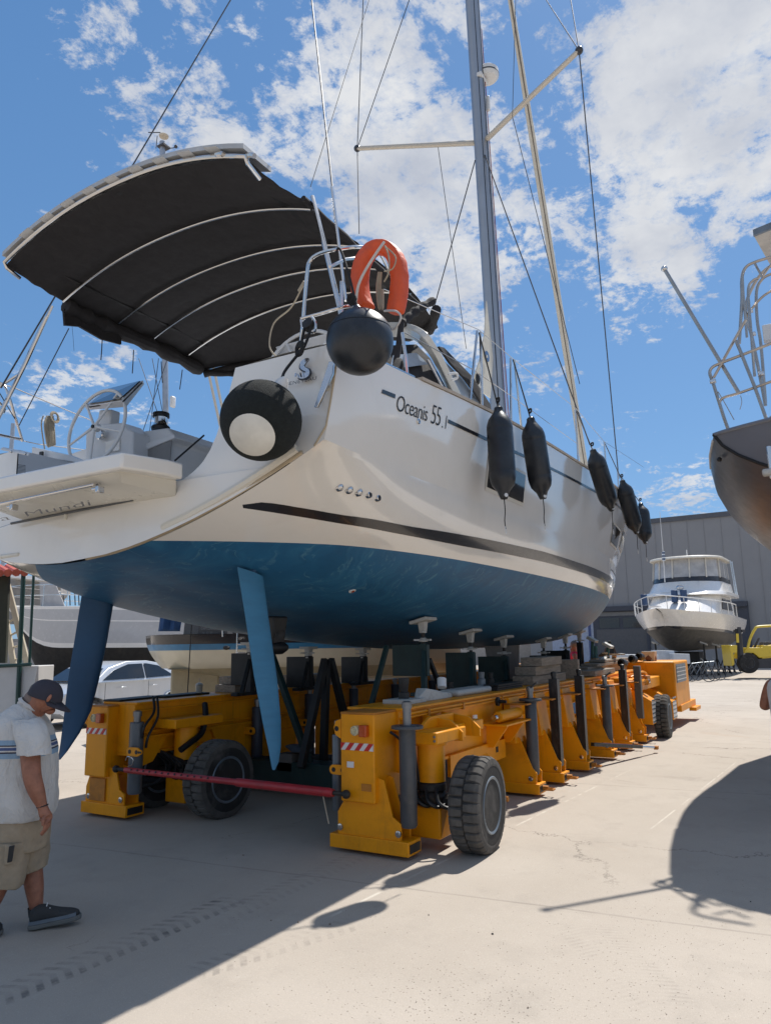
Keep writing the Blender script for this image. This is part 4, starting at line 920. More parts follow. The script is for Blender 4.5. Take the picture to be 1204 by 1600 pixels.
def foot(a,l0,l1,poly,th=.2,dirn=1,z=.035,hook=False):
    "leg plates: poly in (l,z); foot tube under them"
    for da in (-th/2,th/2-.022):
        b=MB(); b.prism(poly,(a+da,0,0),(0,1,0),(0,0,1),(.022,0,0)); o=part(b,'leg_plate',bev=.003)
    b=MB(); b.bx(a-th/2-.025,a+th/2+.025,l0,l1,z,z+.115); f=part(b,'foot',yel)
    e=l0 if dirn>0 else l1
    b=MB(); b.bx(a-th/2,a+th/2,e-.002*dirn-.004,e-.002*dirn+.002,z+.022,z+.09); b.build('foot_opening',blackp,f)
    for ll,zz in ((l0+.10*dirn if dirn>0 else l1-.1,z+.17),(l1-.1 if dirn>0 else l0+.1,z+.17)):
        b=MB(); b.lathe([(.028,0),(.028,.014),(.016,.016),(.014,.022)],(a-th/2-.001,ll,zz),(-1,0,0),12); b.build('pin',steel,f)
    if hook:
        b=MB(); b.tube([Vector((a,l0+.0,z+.06)),Vector((a,l0-.07,z+.06))],.03,8); b.tube([Vector((a-.05,l0-.06,z+.05)),Vector((a-.04,l0-.13,z+.05)),Vector((a+.04,l0-.13,z+.05)),Vector((a+.05,l0-.06,z+.05))],.012,6); b.build('lug',yeld,f)
    return f
def endbox(l0,l1,a0,a1,z0,z1,inner):
    b=MB(); b.bx(a0,a1,l0,l1,z0,z1); e=part(b,'end_box',bev=.012)
    b=MB(); b.bx(a0-.002,a1,l0-.004,l1+.004,z1-.01,z1+.012); part(b,'box_lid',yeld)
    hazard((a0-.001,l1-.005,.86+.0),(a0-.001,l0+.005,.86),.062,e)
    lens(Vector((a0,l0+.17,1.03)),.042,lensc,'marker_lamp',e); lens(Vector((a0,l0+.085,1.03)),.04,amber,'brake_lamp',e,True)
    b=MB(); b.prism([(0,0),(.055,.03),(.075,.09),(.055,.15),(0,.17)],(a0,l1,.95),(0,1,0),(0,0,1),(.02,0,0)); o=part(b,'lifting_ear',parent=e,bev=.003)
    b=MB(); b.lathe([(.022,-.002),(.022,.003)],(a0,l1+.042,1.035),(-1,0,0),12); b.build('ear_hole',blackp,o)
    return e
eb=endbox(3.42,3.765,5.66,6.12,.43,1.17,1)
pol=[(3.83,.14),(3.20,.14),(3.20,.28),(3.28,.33),(3.36,.62),(3.43,.64),(3.43,.43),(3.765,.43),(3.83,.33)]
foot(5.80,3.12,3.90,pol,.18)
b=MB(); b.bx(5.95,6.1,3.2,3.42,1.0,1.03); part(b,'bracket')
jack(5.78,3.16,.25,1.07,.072,cyl,1.27)
jack(5.86,3.93,.30,.95,.05,M('cylinder_steel',(.13,.145,.16),.4,metal=.3,dirt=.3),1.08,flange=False)
def lug(c,w=.19,h=.085,par=None,name='link_plate'):
    b=MB(); n=10; pts=[]
    for k in range(n+1): a=math.pi/2+math.pi*k/n; pts.append((-w/2+h/2+math.cos(a)*h/2,math.sin(a)*h/2))
    for k in range(n+1): a=-math.pi/2+math.pi*k/n; pts.append((w/2-h/2+math.cos(a)*h/2,math.sin(a)*h/2))
    b.prism(pts,c,(0,-1,0),(0,0,1),(.018,0,0)); o=part(b,name,bev=.003)
    for u in (-w/4,w/4):
        b=MB(); b.lathe([(h*.24,0),(h*.24,.003)],Vector(c)+Vector((-.001,-u,0)),(-1,0,0),12); b.build('hole',blackp,o)
    return o
lug(px(528,1203,a=5.75))
treadm=M('tread_dusty',(.085,.078,.070),.9,var=.35,scale=8,dirt=.4,dcol=(.03,.028,.026),dscale=7)
# steering leg with bracket, hub and wheel on the right
def steering(a,l,ztop,zb,side,wl,wa,box=True,st=yel):
    b=MB(); b.lathe([(.125,zb),(.125,ztop)],(a,l,0),(0,0,1),28); c=part(b,'steering_column',bev=0)
    b=MB(); b.lathe([(.15,ztop-.03),(.155,ztop),(.15,ztop+.05)],(a,l,0),(0,0,1),28); b.build('column_collar',yel,c)
    b=MB(); b.lathe([(.11,zb-.08),(.13,zb-.07),(.13,zb-.02),(.11,zb)],(a,l,0),(0,0,1),24); b.lathe([(.10,zb-.2),(.14,zb-.19),(.15,zb-.12),(.11,zb-.08)],(a,l,0),(0,0,1),20); b.build('bearing',dirtym,c)
    b=MB(); b.bx(a-.13,a+.14,l-.14,l+.16,.10,.36); part(b,'axle_box',yel,bev=.015)
    for k in range(3):
        q=Vector((a-.12,l+.1-.1*k,zb-.05)); b=MB(); b.tube(smoothpts([q,q+Vector((-.06,-.05,-.09)),q+Vector((-.02,-.12,-.14)),q+Vector((.08,-.16,-.12))],5),.017,6); b.build('hose',blackp,c)
    for w_,aa in zip(wl,wa): 
        b=MB(); b.tube([(a,l,.4),(aa,w_,.4)],.06,10); b.build('axle',dirtym,c)
def tyre(a,l,r=.40,w=.29,face=-1,yaw=0.0,lugs=30):
    "wheel with deep-lug tyre; face = the side (in l) its rim looks to"
    Rz=Matrix.Rotation(yaw,3,'Z'); c=Vector((a,l,r)); ax=Rz@Vector((0,face,0)); 
    prof=[(.60,-.5),(.80,-.52),(.93,-.50),(.975,-.43),(.985,-.36),(.99,0),(.985,.36),(.975,.43),(.93,.50),(.80,.52),(.60,.5)]
    wh=MB(); rr=[(p*r,h*w) for p,h in prof]; wh.lathe(rr,c,ax,64); o=wh.build('wheel',rubber,mv,ang=50)
    b=MB(); u=Rz@Vector((1,0,0)); up=Vector((0,0,1))
    for s in (-1,1):
        for k in range(lugs):
            th=2*math.pi*(k+(.5 if s>0 else 0))/lugs; d=u*math.cos(th)+up*math.sin(th); t=-u*math.sin(th)+up*math.cos(th)
            q=[]
            for (hh,ww,rad) in ((.03,.060,1.03),(.2,.068,1.042),(.38,.078,1.035),(.50,.080,.985),(.525,.07,.88)):
                q.append([c+ax*(s*hh*w)+d*(rad*r)-t*ww*r*1.0,c+ax*(s*hh*w)+d*(rad*r)+t*ww*r*1.0,c+ax*(s*hh*w)+d*((rad-.05)*r)+t*ww*r*1.35,c+ax*(s*hh*w)+d*((rad-.05)*r)-t*ww*r*1.35])
            b.loft(q)
    tr=b.build('tread',treadm,o,smooth=False); tr['kind']='stuff'
    b=MB(); b.lathe([(.60*r,.38*w),(.625*r,.49*w),(.60*r,.53*w),(.55*r,.50*w),(.53*r,.38*w),(.52*r,.05*w),(.46*r,-.06*w),(.27*r,-.10*w),(.25*r,.02*w),(.20*r,.16*w),(.13*r,.20*w),(.001,.20*w)],c,ax,40,cap=False); b.build('rim',rimg,o,ang=25)
    b=MB(); b.lathe([(.515*r,.06*w),(.46*r,-.045*w),(.28*r,-.085*w),(.26*r,.03*w)],c,ax,40,cap=False); b.build('rim_dish',M('dish_shaded',(.03,.035,.042),.55,metal=.2,dirt=.3) if 'dish_shaded' not in MATS else MATS['dish_shaded'],o)  # inner rim in a darker colour, shade of its depth painted in
    b=MB()
    for k in range(8):
        th=2*math.pi*k/8; d=u*math.cos(th)+up*math.sin(th); b.lathe([(.014,0),(.014,.022),(.006,.026)],c+d*.36*r+ax*(-.085*w),ax,8)
    bo=b.build('wheel_nuts',steel,o); bo['kind']='stuff'
    b=MB(); b.lathe([(.10*r,.20*w),(.095*r,.30*w),(.001,.31*w)],c,ax,16,cap=False); b.build('hub_cap',rimg,o)
    return o
steering(6.2,3.15,.90,.56,-1,[2.86],[6.2])
tyre(6.27,2.74,.385,.26,-1,yaw=.06); tyre(6.55,3.95,.40,.27,-1)
# arm bracket over the right column
b=MB(); b.poly3([px(649,1160,a=5.98),px(649,1150,a=5.98),px(659,1131,a=5.98),px(690,1131,a=5.98),px(690,1160,a=5.98)],(.4,0,0)); 
b=MB(); b.bx(5.98,6.6,2.98,3.36,.895,1.00); part(b,'arm_housing',bev=.012)
b=MB(); b.bx(6.6,7.3,3.1,3.36,.90,1.0); part(b,'arm_housing',bev=.01)
for aa in (6.45,6.85):
    b=MB(); b.prism([(2.95,.88),(2.95,.96),(3.06,1.06),(3.36,1.10),(3.36,.88)],(aa,0,0),(0,1,0),(0,0,1),(.03,0,0)); part(b,'arm_rib',bev=.004)
b=MB(); b.prism([(6.05,1.0),(6.3,1.10),(6.8,1.10),(6.8,1.0)],(0,3.2,0),(1,0,0),(0,0,1),(0,.03,0)); part(b,'arm_rib',bev=.004)
# outrigger ram lying along the girder with its bracket
b=MB(); b.lathe([(.055,0),(.062,.02),(.062,.62),(.05,.66)],(7.95,3.2,.955),(1,0,.0),20); r_=part(b,'steering_ram',yel,bev=0)
b=MB(); b.lathe([(.03,-.12),(.03,0)],(7.95,3.2,.955),(1,0,0),14); b.build('ram_rod',steel,r_)
b=MB(); b.bx(7.9,8.7,3.08,3.36,.86,.88); part(b,'ram_shelf',bev=.004)
b=MB(); b.prism([(3.10,.86),(3.36,.86),(3.36,.62),(3.28,.62)],(7.98,0,0),(0,1,0),(0,0,1),(.03,0,0)); part(b,'ram_bracket',bev=.003)
b=MB(); b.prism([(3.10,.86),(3.36,.86),(3.36,.62),(3.28,.62)],(8.5,0,0),(0,1,0),(0,0,1),(.03,0,0)); part(b,'ram_bracket',bev=.003)
b=MB(); b.bx(7.6,7.68,3.33,3.352,.93,1.0); part(b,'data_plate',plastw,bev=0)
b=MB(); b.lathe([(.05,0),(.05,.03),(.02,.035),(.018,.12)],(8.25,3.33,1.10),(0,-1,0),16); part(b,'filler_cap',blackp,bev=0)
# jacking legs along the right girder
legs=[(8.75,3.10,'g'),(9.6,3.07,'b'),(10.65,3.04,'b'),(11.9,3.0,'g'),(13.0,2.97,'b'),(14.0,2.94,'s')]
for i,(a,l,k) in enumerate(legs):
    pol=[(3.95,.13),(l-.06,.13),(l-.07,.27),(l-.02,.32),(l+.10,.60),(l+.16,.66),(3.38,.70),(3.38,1.1),(3.95,1.1)]
    pol=[(3.95,.13),(l-.06,.13),(l-.07,.27),(l-.02,.32),(l+.12,.66),(3.37,.70),(3.95,.70)]
    foot(a,l-.10,3.98,pol,.20,hook=True)
    b=MB(); b.prism([(l+.13,.60),(3.37,.60),(3.37,1.12),(l+.20,1.12)],(a-.19,0,0),(0,1,0),(0,0,1),(.38,0,0)); part(b,'leg_housing',bev=.006)
    b=MB(); b.bx(a-.2,a+.2,l-.03,3.37,1.04,1.06); part(b,'guide_plate',yeld,bev=.003)
    if k=='g': jack(a,l,.24,1.10,.070,cyl,1.24)
    elif k=='b': jack(a,l,.22,1.30,.060,cylb,1.38,flange=False,square=True)
    else: jack(a,l,.42,1.33,.060,M('cylinder_bare',(.09,.085,.075),.55,dirt=.3),None,flange=False,square=True)
    if i in (0,3): 
        b=MB(); b.tube([(a-.02,l,1.22),(a-.08,l-.12,1.30)],.012,6); part(b,'lever',cyl,bev=0)
    # deep web panels between the legs
    nx=legs[i+1][0] if i+1<len(legs) else 15.2
    b=MB(); b.bx(a+.22,nx-.22,3.30,3.345,.34,.66); part(b,'web_panel',bev=.004)
b=MB(); b.bx(7.0,8.5,3.34,3.38,.45,.66); part(b,'web_panel',bev=.004)
for aa in (7.5,8.2):
    b=MB(); b.bx(aa,aa+.06,3.335,3.34,.54,.60); part(b,'slot',blackp,bev=0)
b=MB(); b.prism([(3.36,.10),(3.25,.10),(3.2,.3),(3.3,.5),(3.36,.6)],(7.75,0,0),(0,1,0),(0,0,1),(.2,0,0)); part(b,'web_panel',bev=.004)
b=MB(); b.tube([(7.85,3.18,.12),(7.85,3.08,.12)],.03,8); part(b,'lug',yeld,bev=0)
# pipes clipped along the top of the girder, bolts and small decals
for dz,rr_ in ((1.135,.011),(1.105,.008)):
    b=MB(); b.tube(smoothpts([(6.15,3.335,dz),(8,3.335,dz+.004),(11,3.335,dz-.003),(16,3.335,dz)],6),rr_,6); part(b,'hydraulic_pipe',yel,bev=0)
for aa in (6.5,7.3,8.4,9.2,10.2,11.4,12.4,13.5):
    b=MB(); b.bx(aa,aa+.035,3.315,3.345,1.085,1.155); part(b,'pipe_clip',yeld,bev=.003)
for aa,ll,zz in ((5.998,3.0,.93),(5.998,3.0,.965),(5.998,3.3,.93),(5.998,3.3,.965)):
    b=MB(); b.lathe([(.012,0),(.012,.008),(.005,.01)],(aa-.02,ll,zz),(-1,0,0),6); part(b,'bolt',dullst,bev=0)
for (aa,ll,zz,w_,h_,mm) in ((5.655,3.66,.74,.07,.05,whr),(5.655,3.50,.56,.10,.06,yeld)):
    b=MB(); b.bx(aa-.002,aa+.002,ll-w_/2,ll+w_/2,zz-h_/2,zz+h_/2); part(b,'decal',mm,bev=0)
b=MB(); b.tube(smoothpts([(5.9,3.40,1.0),(5.95,3.30,.9),(5.93,3.26,.7),(5.97,3.3,.5),(6.05,3.34,.4)],6),.013,6); part(b,'hose',blackp,bev=0)
b=MB(); b.tube(smoothpts([(6.06,3.36,1.05),(6.1,3.28,.96),(6.08,3.24,.74),(6.1,3.22,.55),(6.15,3.2,.42)],6),.011,6); part(b,'hose',blackp,bev=0)
# blue maker's flag with white letters on the web
fl=M('flag_blue',(.03,.16,.33),.5)
f0=px(880,1106,l=3.29); f1_=px(898,1113,l=3.29)
b=MB(); b.poly3([px(879,1106,l=3.285),px(898,1097,l=3.285),px(899,1115,l=3.285),px(880,1116,l=3.285)],(0,.004,0)); fo=part(b,'maker_flag',fl,bev=0)
o0=px(881,1114,l=3.28); du_=(px(897,1112,l=3.28)-o0)
text_mesh('MAR',.34,lambda u,v:o0+du_*(u/.72)+Vector((0,0,.20*v/.34)),'flag_lettering',M('flag_white',(.5,.55,.6),.5),fo,offset=-.01)
b=MB(); b.poly3([px(862,1115,l=3.285),px(866,1113,l=3.285),px(866,1122,l=3.285),px(863,1125,l=3.285)],(0,.004,0)); b.build('flag_edge',MATS['flag_white'],mv)
# extended stabiliser bar on the ground side
b=MB(); b.tube([(11.35,3.05,.42),(11.35,2.1,.42)],.05,12); o=None
q0=px(925,1163,l=3.0); q1=px(1001,1167,l=2.62)
b=MB(); b.box((q0+q1)/2,((q1-q0).length,.06,.05),rot=(q1-q0).to_track_quat('X','Z').to_matrix()); tb=part(b,'tow_bar',cylb,bev=.006)
b=MB(); b.box((q0+q1)/2+Vector((-.0,-.0,.028)),((q1-q0).length*.6,.03,.006),rot=(q1-q0).to_track_quat('X','Z').to_matrix()); b.build('red_edge',redp,tb)
b=MB(); b.tube([q1,q1+(q1-q0).normalized()*.45],.018,8); b.build('tow_pin',steel,tb)
b=MB(); b.box(q1+(q1-q0).normalized()*.5,(.1,.06,.05)); b.build('tow_eye',yeld,tb)
# far steering unit and drive unit
for (aa,lo,hi,zz0,zz1,dz) in ((14.35,2.80,3.35,.28,.82,.13),(16.0,2.72,3.35,.22,.74,.18)):
    b=MB(); b.prism([(hi,zz0),(lo,zz0),(lo,zz1-dz),(lo+.08,zz1-dz*.6),(hi-.15,zz1+.12),(hi,zz1+.12)],(aa,0,0),(0,1,0),(0,0,1),(.42,0,0)); o=part(b,'arm_housing',bev=.01)
    b=MB(); b.bx(aa+.01,aa+.41,lo-.004,lo,zz0+.02,zz1-dz-.01); s_=b.build('reflective_strip',whr,o)
    b=MB()
    for k in range(6): z0_=zz0+.03+k*.075; b.bx(aa+.01,aa+.41,lo-.007,lo-.003,z0_,z0_+.03)
    x_=b.build('red_bars',rimg,s_)
    b=MB(); b.lathe([(.05,0),(.05,.02),(.025,.022),(.02,.04)],(aa,(lo+hi)/2,zz0+.26),(-1,0,0),16); b.build('pivot_cap',yel,o)
tyre(15.02,2.74,.38,.24,-1,yaw=.05)
b=MB(); b.bx(14.5,16.4,3.0,3.5,.86,1.06); part(b,'arm_housing',bev=.015)
b=MB(); b.lathe([(.07,0),(.08,.05),(.08,.5),(.06,.55)],(14.3,3.05,1.02),(1,.0,.0),16); part(b,'steering_ram',bev=0)
b=MB(); b.lathe([(.05,0),(.05,.1)],(14.75,2.92,1.02),(-1,0,0),14); part(b,'headlamp',steel,bev=0)
b=MB(); b.bx(14.9,15.2,2.95,3.2,.95,1.12); part(b,'valve_block',yeld,bev=.01)
b=MB(); b.tube(smoothpts([(14.2,3.1,1.12),(14.6,3.0,1.2),(15.1,3.02,1.17),(15.6,3.1,1.12)],5),.02,8); part(b,'pipe',yel,bev=0)
b=MB(); b.bx(16.55,18.3,2.72,4.6,.42,1.34); part(b,'engine_cover',bev=.03)
b=MB(); b.bx(16.9,18.9,2.70,6.9,.30,.44); part(b,'drive_deck',bev=.01)
b=MB(); b.bx(16.7,17.9,2.712,2.718,.9,1.28); g_=part(b,'radiator_grille',rimg,bev=0)
for k in range(9):
    b=MB(); b.bx(16.72,17.88,2.704,2.712,.915+k*.04,.93+k*.04); b.build('grille_bar',whr if k%2 else rimg,g_)
b=MB(); b.bx(18.2,18.9,2.6,2.75,.22,.30); part(b,'step',bev=.01)
b=MB(); b.bx(16.3,17.8,4.7,6.9,.5,1.28); part(b,'engine_cover',bev=.03)
# left girder and its end unit
girder(6.45,6.98,5.75,16.2)
b=MB(); b.bx(5.75,16.2,6.42,6.45,.80,.83); part(b,'rib',bev=.003)
eb2=endbox(6.72,7.05,5.60,6.05,.42,1.15,1)
foot(5.76,6.42,7.12,[(7.08,.14),(6.48,.14),(6.48,.26),(6.56,.30),(6.62,.50),(6.72,.52),(6.72,.42),(7.03,.42),(7.08,.3)],.2)
b=MB(); b.bx(5.64,5.66,6.76,7.0,.17,.40); part(b,'foot_recess',yeld,bev=.004)
jack(5.74,6.42,.26,.98,.075,MATS['cylinder_steel'],1.10,flange=False)
lug(px(208,1175,a=5.62),.2,.09); lug(px(208,1175,a=5.62)+Vector((0,-.1,.0)),.05,.05)
b=MB(); b.prism([(6.45,.98),(6.55,.98),(6.6,.6),(6.72,.5),(6.72,1.0)],(5.9,0,0),(0,1,0),(0,0,1),(.03,0,0)); part(b,'leg_plate',bev=.003)
steering(6.32,6.28,.92,.55,-1,[5.75,6.8],[6.3,6.3])
tyre(6.26,5.72,.385,.28,-1,yaw=-.06); tyre(6.34,6.80,.40,.29,-1,yaw=-.06)
b=MB(); b.bx(6.0,6.75,6.12,6.46,.90,1.0); part(b,'arm_housing',bev=.012)
b=MB(); b.prism([(5.75,.80),(6.2,.80),(6.0,.55),(5.75,.5)],(0,6.44,0),(1,0,0),(0,0,1),(0,.03,0)); part(b,'girder_haunch',bev=.004)
b=MB(); b.prism([(6.9,.80),(8.0,.80),(8.0,.12),(7.3,.12)],(0,6.44,0),(1,0,0),(0,0,1),(0,.05,0)); part(b,'girder_haunch',bev=.004)
for i,(a,dd) in enumerate(((7.62,1.0),(8.75,1.09),(9.9,1.1),(11.2,1.1),(12.6,1.1))):
    pol=[(6.95,.13),(6.42,.13),(6.42,.27),(6.5,.4),(6.5,.66),(6.95,.66)]; foot(a+.05,6.36,6.98,pol,.2)
    jack(a,6.34,.25,dd,.07,M('cylinder_dark%d'%i,(.035,.04,.055),.45),dd+.1,flange=False)
    lug(Vector((a-.12,6.40,.72)),.24,.09)
    b=MB(); b.bx(a+.3,a+.95,6.44,6.46,.2,.64); part(b,'web_panel',bev=.004)
for X0,Y0,X1,Y1 in ((240,1092,226,1135),(246,1092,232,1150)):
    p=px(X0,Y0,l=6.40); q=px(X1,Y1,l=6.30); b=MB(); b.tube(smoothpts([p+Vector((0,.02,.02)),p,(p+q)/2+Vector((.04,-.03,0)),q,q+Vector((.0,.03,-.12))],5),.014,6); part(b,'hose',blackp,bev=0)
b=MB(); b.tube(smoothpts([px(320,1100,l=6.3),px(321,1118,l=6.2),px(315,1145,l=6.15),px(298,1160,l=6.1),px(282,1172,l=6.1)],5),.035,8); part(b,'hose',blackp,bev=0)
for k in range(5):
    b=MB(); b.tube(smoothpts([(6.0+.05*k,6.6-.05*k,.75-.04*k),(6.2,6.45-.08*k,.5),(6.15+.04*k,6.5,.32),(6.0,6.65,.25+.03*k)],5),.018,6); part(b,'hose',blackp,bev=0)
# red adjustable spreader bar with holes
b0=px(196,1203,a=5.60); b1_=px(521,1239,a=5.60); bd=(b1_-b0).normalized(); L_=(b1_-b0).length
b=MB(); b.lathe([(.027,0),(.029,.01),(.029,L_*.62),(.027,L_*.62)],b0,bd,20); rb=part(b,'spreader_bar',redp,bev=0)
b=MB(); b.lathe([(.037,L_*.58),(.039,L_*.60),(.039,L_*.985),(.032,L_)],b0,bd,20); b.build('bar_sleeve',redp,rb)
for k in range(13):
    p=b0+bd*(.12+.088*k)+Vector((-.030,0,.016)); b=MB(); b.lathe([(.010,-.004),(.010,.002)],p,(-.85,0,.5),8); b.build('pin_hole',blackp,rb)
for p,q in ((b0,b0-bd*.14),(b1_,b1_+bd*.13)):
    b=MB(); b.tube([p,q],.02,8); b.sphere(q,.038,n=10,m=8); b.build('bar_joint',dirtym,rb)
b=MB(); b.tube(smoothpts([b0+Vector((-.02,-.02,.10)),b0+Vector((-.03,-.06,.14)),b0+Vector((-.03,-.14,.12)),b0+Vector((-.02,-.12,.06)),b0+Vector((0,-.04,.04))],4),.006,6); b.build('safety_ring',steel,rb)
b=MB(); b.tube([b1_+bd*(-.12),b1_+bd*(-.05)+Vector((-.03,-.02,-.25))],.006,6); b.build('dangling_pin',ropeb,rb)
# cross beams and green cradle frame between the girders
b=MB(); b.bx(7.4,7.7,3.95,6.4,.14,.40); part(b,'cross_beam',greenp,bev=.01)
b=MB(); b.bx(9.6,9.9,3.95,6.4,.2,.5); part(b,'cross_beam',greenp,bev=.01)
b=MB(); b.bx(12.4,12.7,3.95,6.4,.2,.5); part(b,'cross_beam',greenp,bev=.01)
b=MB(); b.tube([px(400,1180,a=8.3),px(527,1184,a=8.3)],.04,12); part(b,'cross_tube',cyl,bev=0)
def beam(p,q,w,mat=greenp,name='brace',parent=mv,h=None):
    p=Vector(p);q=Vector(q); d=q-p; b=MB(); b.box((p+q)/2,(d.length,w,h or w),rot=d.to_track_quat('X','Z').to_matrix()); return b.build(name,mat,parent,bev=.004)
beam(px(420,1010,a=7.6),px(488,1205,a=7.5),.07,name='cradle_brace'); beam(px(418,1050,a=7.9),px(430,1200,a=7.9),.08,name='cradle_brace')
# ------------------------------------------------------------ boat stands under the hull
def stand(pad,base_z,w,lab,plate=(.40,.42),tilt=(0,0,1),grp='stands holding up the yacht',dark=False,leg=True,pw=.30,face=0.0,collar=.26,bw=.08):
    pad=Vector(pad); m=greenp if not dark else MATS['stand_black']
    r=empty('boat_stand',(pad.x,pad.y,base_z),lab,'boat stand',grp)
    tl=Vector(tilt).normalized(); rot=tl.to_track_quat('Z','Y').to_matrix()
    b=MB(); b.box(pad-tl*.02,(pw,pw*.72,.035),rot=rot); pd=b.build('pad',padw,r,bev=.004)
    b=MB(); b.box(pad-Vector((0,0,.085)),(.07,.07,.11),taper=1.3); b.lathe([(.045,-.16),(.045,-.14)],pad,(0,0,1),14); b.build('swivel',padw,r,bev=.004)
    zt=pad.z-collar
    b=MB(); b.tube([pad-Vector((0,0,.12)),Vector((pad.x,pad.y,zt-.02))],.022,10); b.build('screw',dirtym,r)
    b=MB(); b.lathe([(.05,0),(.055,.02),(.03,.045)],(pad.x,pad.y,zt),(0,0,1),14)
    for k in range(3):
        an=k*2.09+.3; b.box((pad.x+.07*math.cos(an),pad.y+.07*math.sin(an),zt+.02),(.09,.03,.02),rot=Matrix.Rotation(an,3,'Z'))
    b.build('wing_nut',padw,r)
    b=MB(); b.bx(pad.x-bw/2,pad.x+bw/2,pad.y-bw/2,pad.y+bw/2,base_z,zt-.02); b.build('post',m,r,bev=.004)
    if plate:
        b=MB(); b.bx(pad.x-.02,pad.x+.05,pad.y-plate[0]*.12,pad.y+plate[0]*.88,zt-.03-plate[1],zt-.03); b.build('side_plate',m,r,bev=.006)
    if leg:
        for s in (-1,1):
            p=Vector((pad.x,pad.y+.0,zt-.08)); q=Vector((pad.x+s*w,pad.y+s*.12,base_z+.03)); d=q-p; b=MB(); b.box((p+q)/2,(d.length,.045,.045),rot=d.to_track_quat('X','Z').to_matrix()); b.build('leg',m,r,bev=.003)
        b=MB(); b.bx(pad.x-w,pad.x+w,pad.y-.05,pad.y+.05,base_z,base_z+.04); b.build('foot_bar',m,r,bev=.003)
    return r
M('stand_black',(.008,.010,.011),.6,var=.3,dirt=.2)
P1=hullbot(660,966)or px(660,966,l=4); 
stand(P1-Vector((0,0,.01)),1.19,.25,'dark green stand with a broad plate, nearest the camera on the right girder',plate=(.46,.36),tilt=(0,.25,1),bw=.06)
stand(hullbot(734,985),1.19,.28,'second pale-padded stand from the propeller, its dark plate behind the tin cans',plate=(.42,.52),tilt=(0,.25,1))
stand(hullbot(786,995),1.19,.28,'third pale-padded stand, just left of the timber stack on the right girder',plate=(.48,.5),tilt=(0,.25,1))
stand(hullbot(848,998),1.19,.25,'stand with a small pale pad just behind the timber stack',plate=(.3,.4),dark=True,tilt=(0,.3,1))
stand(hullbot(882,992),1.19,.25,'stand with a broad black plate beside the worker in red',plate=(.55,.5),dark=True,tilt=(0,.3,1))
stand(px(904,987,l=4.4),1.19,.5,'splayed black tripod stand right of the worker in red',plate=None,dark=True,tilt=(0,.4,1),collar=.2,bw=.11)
def lstand(X,Y,l,lab,pl): stand(px(X,Y,l=l),1.17,.3,lab,plate=pl,dark=True,pw=.22,collar=.11)
lstand(482,1010,6.2,'black stand with a tiny pad on the far girder, just right of the propeller',(.42,.42)); lstand(567,1012,6.2,'black stand with a tiny pad on the far girder, left of the green stand',(.45,.42))
lstand(392,1003,6.3,'black stand on the far girder half hidden behind the near rudder',(.35,.4))
# tall A-frame between the girders
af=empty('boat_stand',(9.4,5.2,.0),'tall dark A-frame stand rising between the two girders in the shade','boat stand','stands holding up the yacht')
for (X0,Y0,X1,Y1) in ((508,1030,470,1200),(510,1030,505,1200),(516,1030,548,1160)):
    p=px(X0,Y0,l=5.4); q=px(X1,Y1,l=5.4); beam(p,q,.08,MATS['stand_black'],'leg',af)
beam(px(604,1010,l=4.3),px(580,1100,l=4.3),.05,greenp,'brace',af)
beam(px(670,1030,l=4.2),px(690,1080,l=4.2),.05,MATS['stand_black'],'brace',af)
def single(b,name,mat,lab,cat,group=None,bev=.004,**k): return tag(b.build(name,mat,None,bev=bev,**k),lab,cat,group)
# timbers
def timber(c,sz,yaw,lab,grp,mat=wood):
    b=MB(); b.box((0,0,sz[2]/2),sz,rot=None); o=b.build('timber',mat,None,bev=.006,local=True); o.location=c; o.rotation_euler=(0,0,yaw); return tag(o,lab,'timber',grp)
for i,(dx,dl,dz) in enumerate(((0,0,0),(.0,.02,.125),(.05,-.02,.25))):
    timber((10.7+dx,3.62+dl,1.19+dz),((1.5,1.3,1.25)[i],.30,.12),.04*i,('bottom','middle','topmost')[i]+' sawn baulk of the grey timber stack on the right girder','timber stack on the right girder')
timber((12.1,3.6,1.19),(.35,.3,.3),.2,'squared timber block standing at the far end of the grey timber stack','timber stack on the right girder')
for i,(dx,dz) in enumerate(((0,0),(.06,.10))):
    timber((7.85+dx,6.72,1.19+dz),(.85,.34,.095),.02*i,('lower','upper')[i]+' grey baulk of the pair on the left girder behind the near rudder','baulks on the left girder')
timber((9.2,6.72,1.19),(.9,.3,.16),.03,'pale block of wood further along the left girder, right of the near rudder','baulks on the left girder')
timber((6.1,6.88,1.19),(.7,.25,.022),.08,'thin dark board lying on the left end of the left girder','boards on the left girder',dirtym); timber((6.75,6.8,1.19),(.75,.22,.025),.02,'thin dark board lying beside the first one, nearer the plastic cup','boards on the left girder',dirtym)
b=MB(); c=px(311,1087,l=6.75); c.z=1.19; b.lathe([(.035,0),(.045,.11),(.048,.115),(.03,.14),(.004,.145)],c,(0,0,1),16); b.tube([c+Vector((0,0,.14)),c+Vector((.01,.01,.2))],.004,5); single(b,'drinks_cup',M('cup_clear',(.35,.34,.31),.25),'clear plastic cup with a straw standing on the left girder','cup',bev=0)
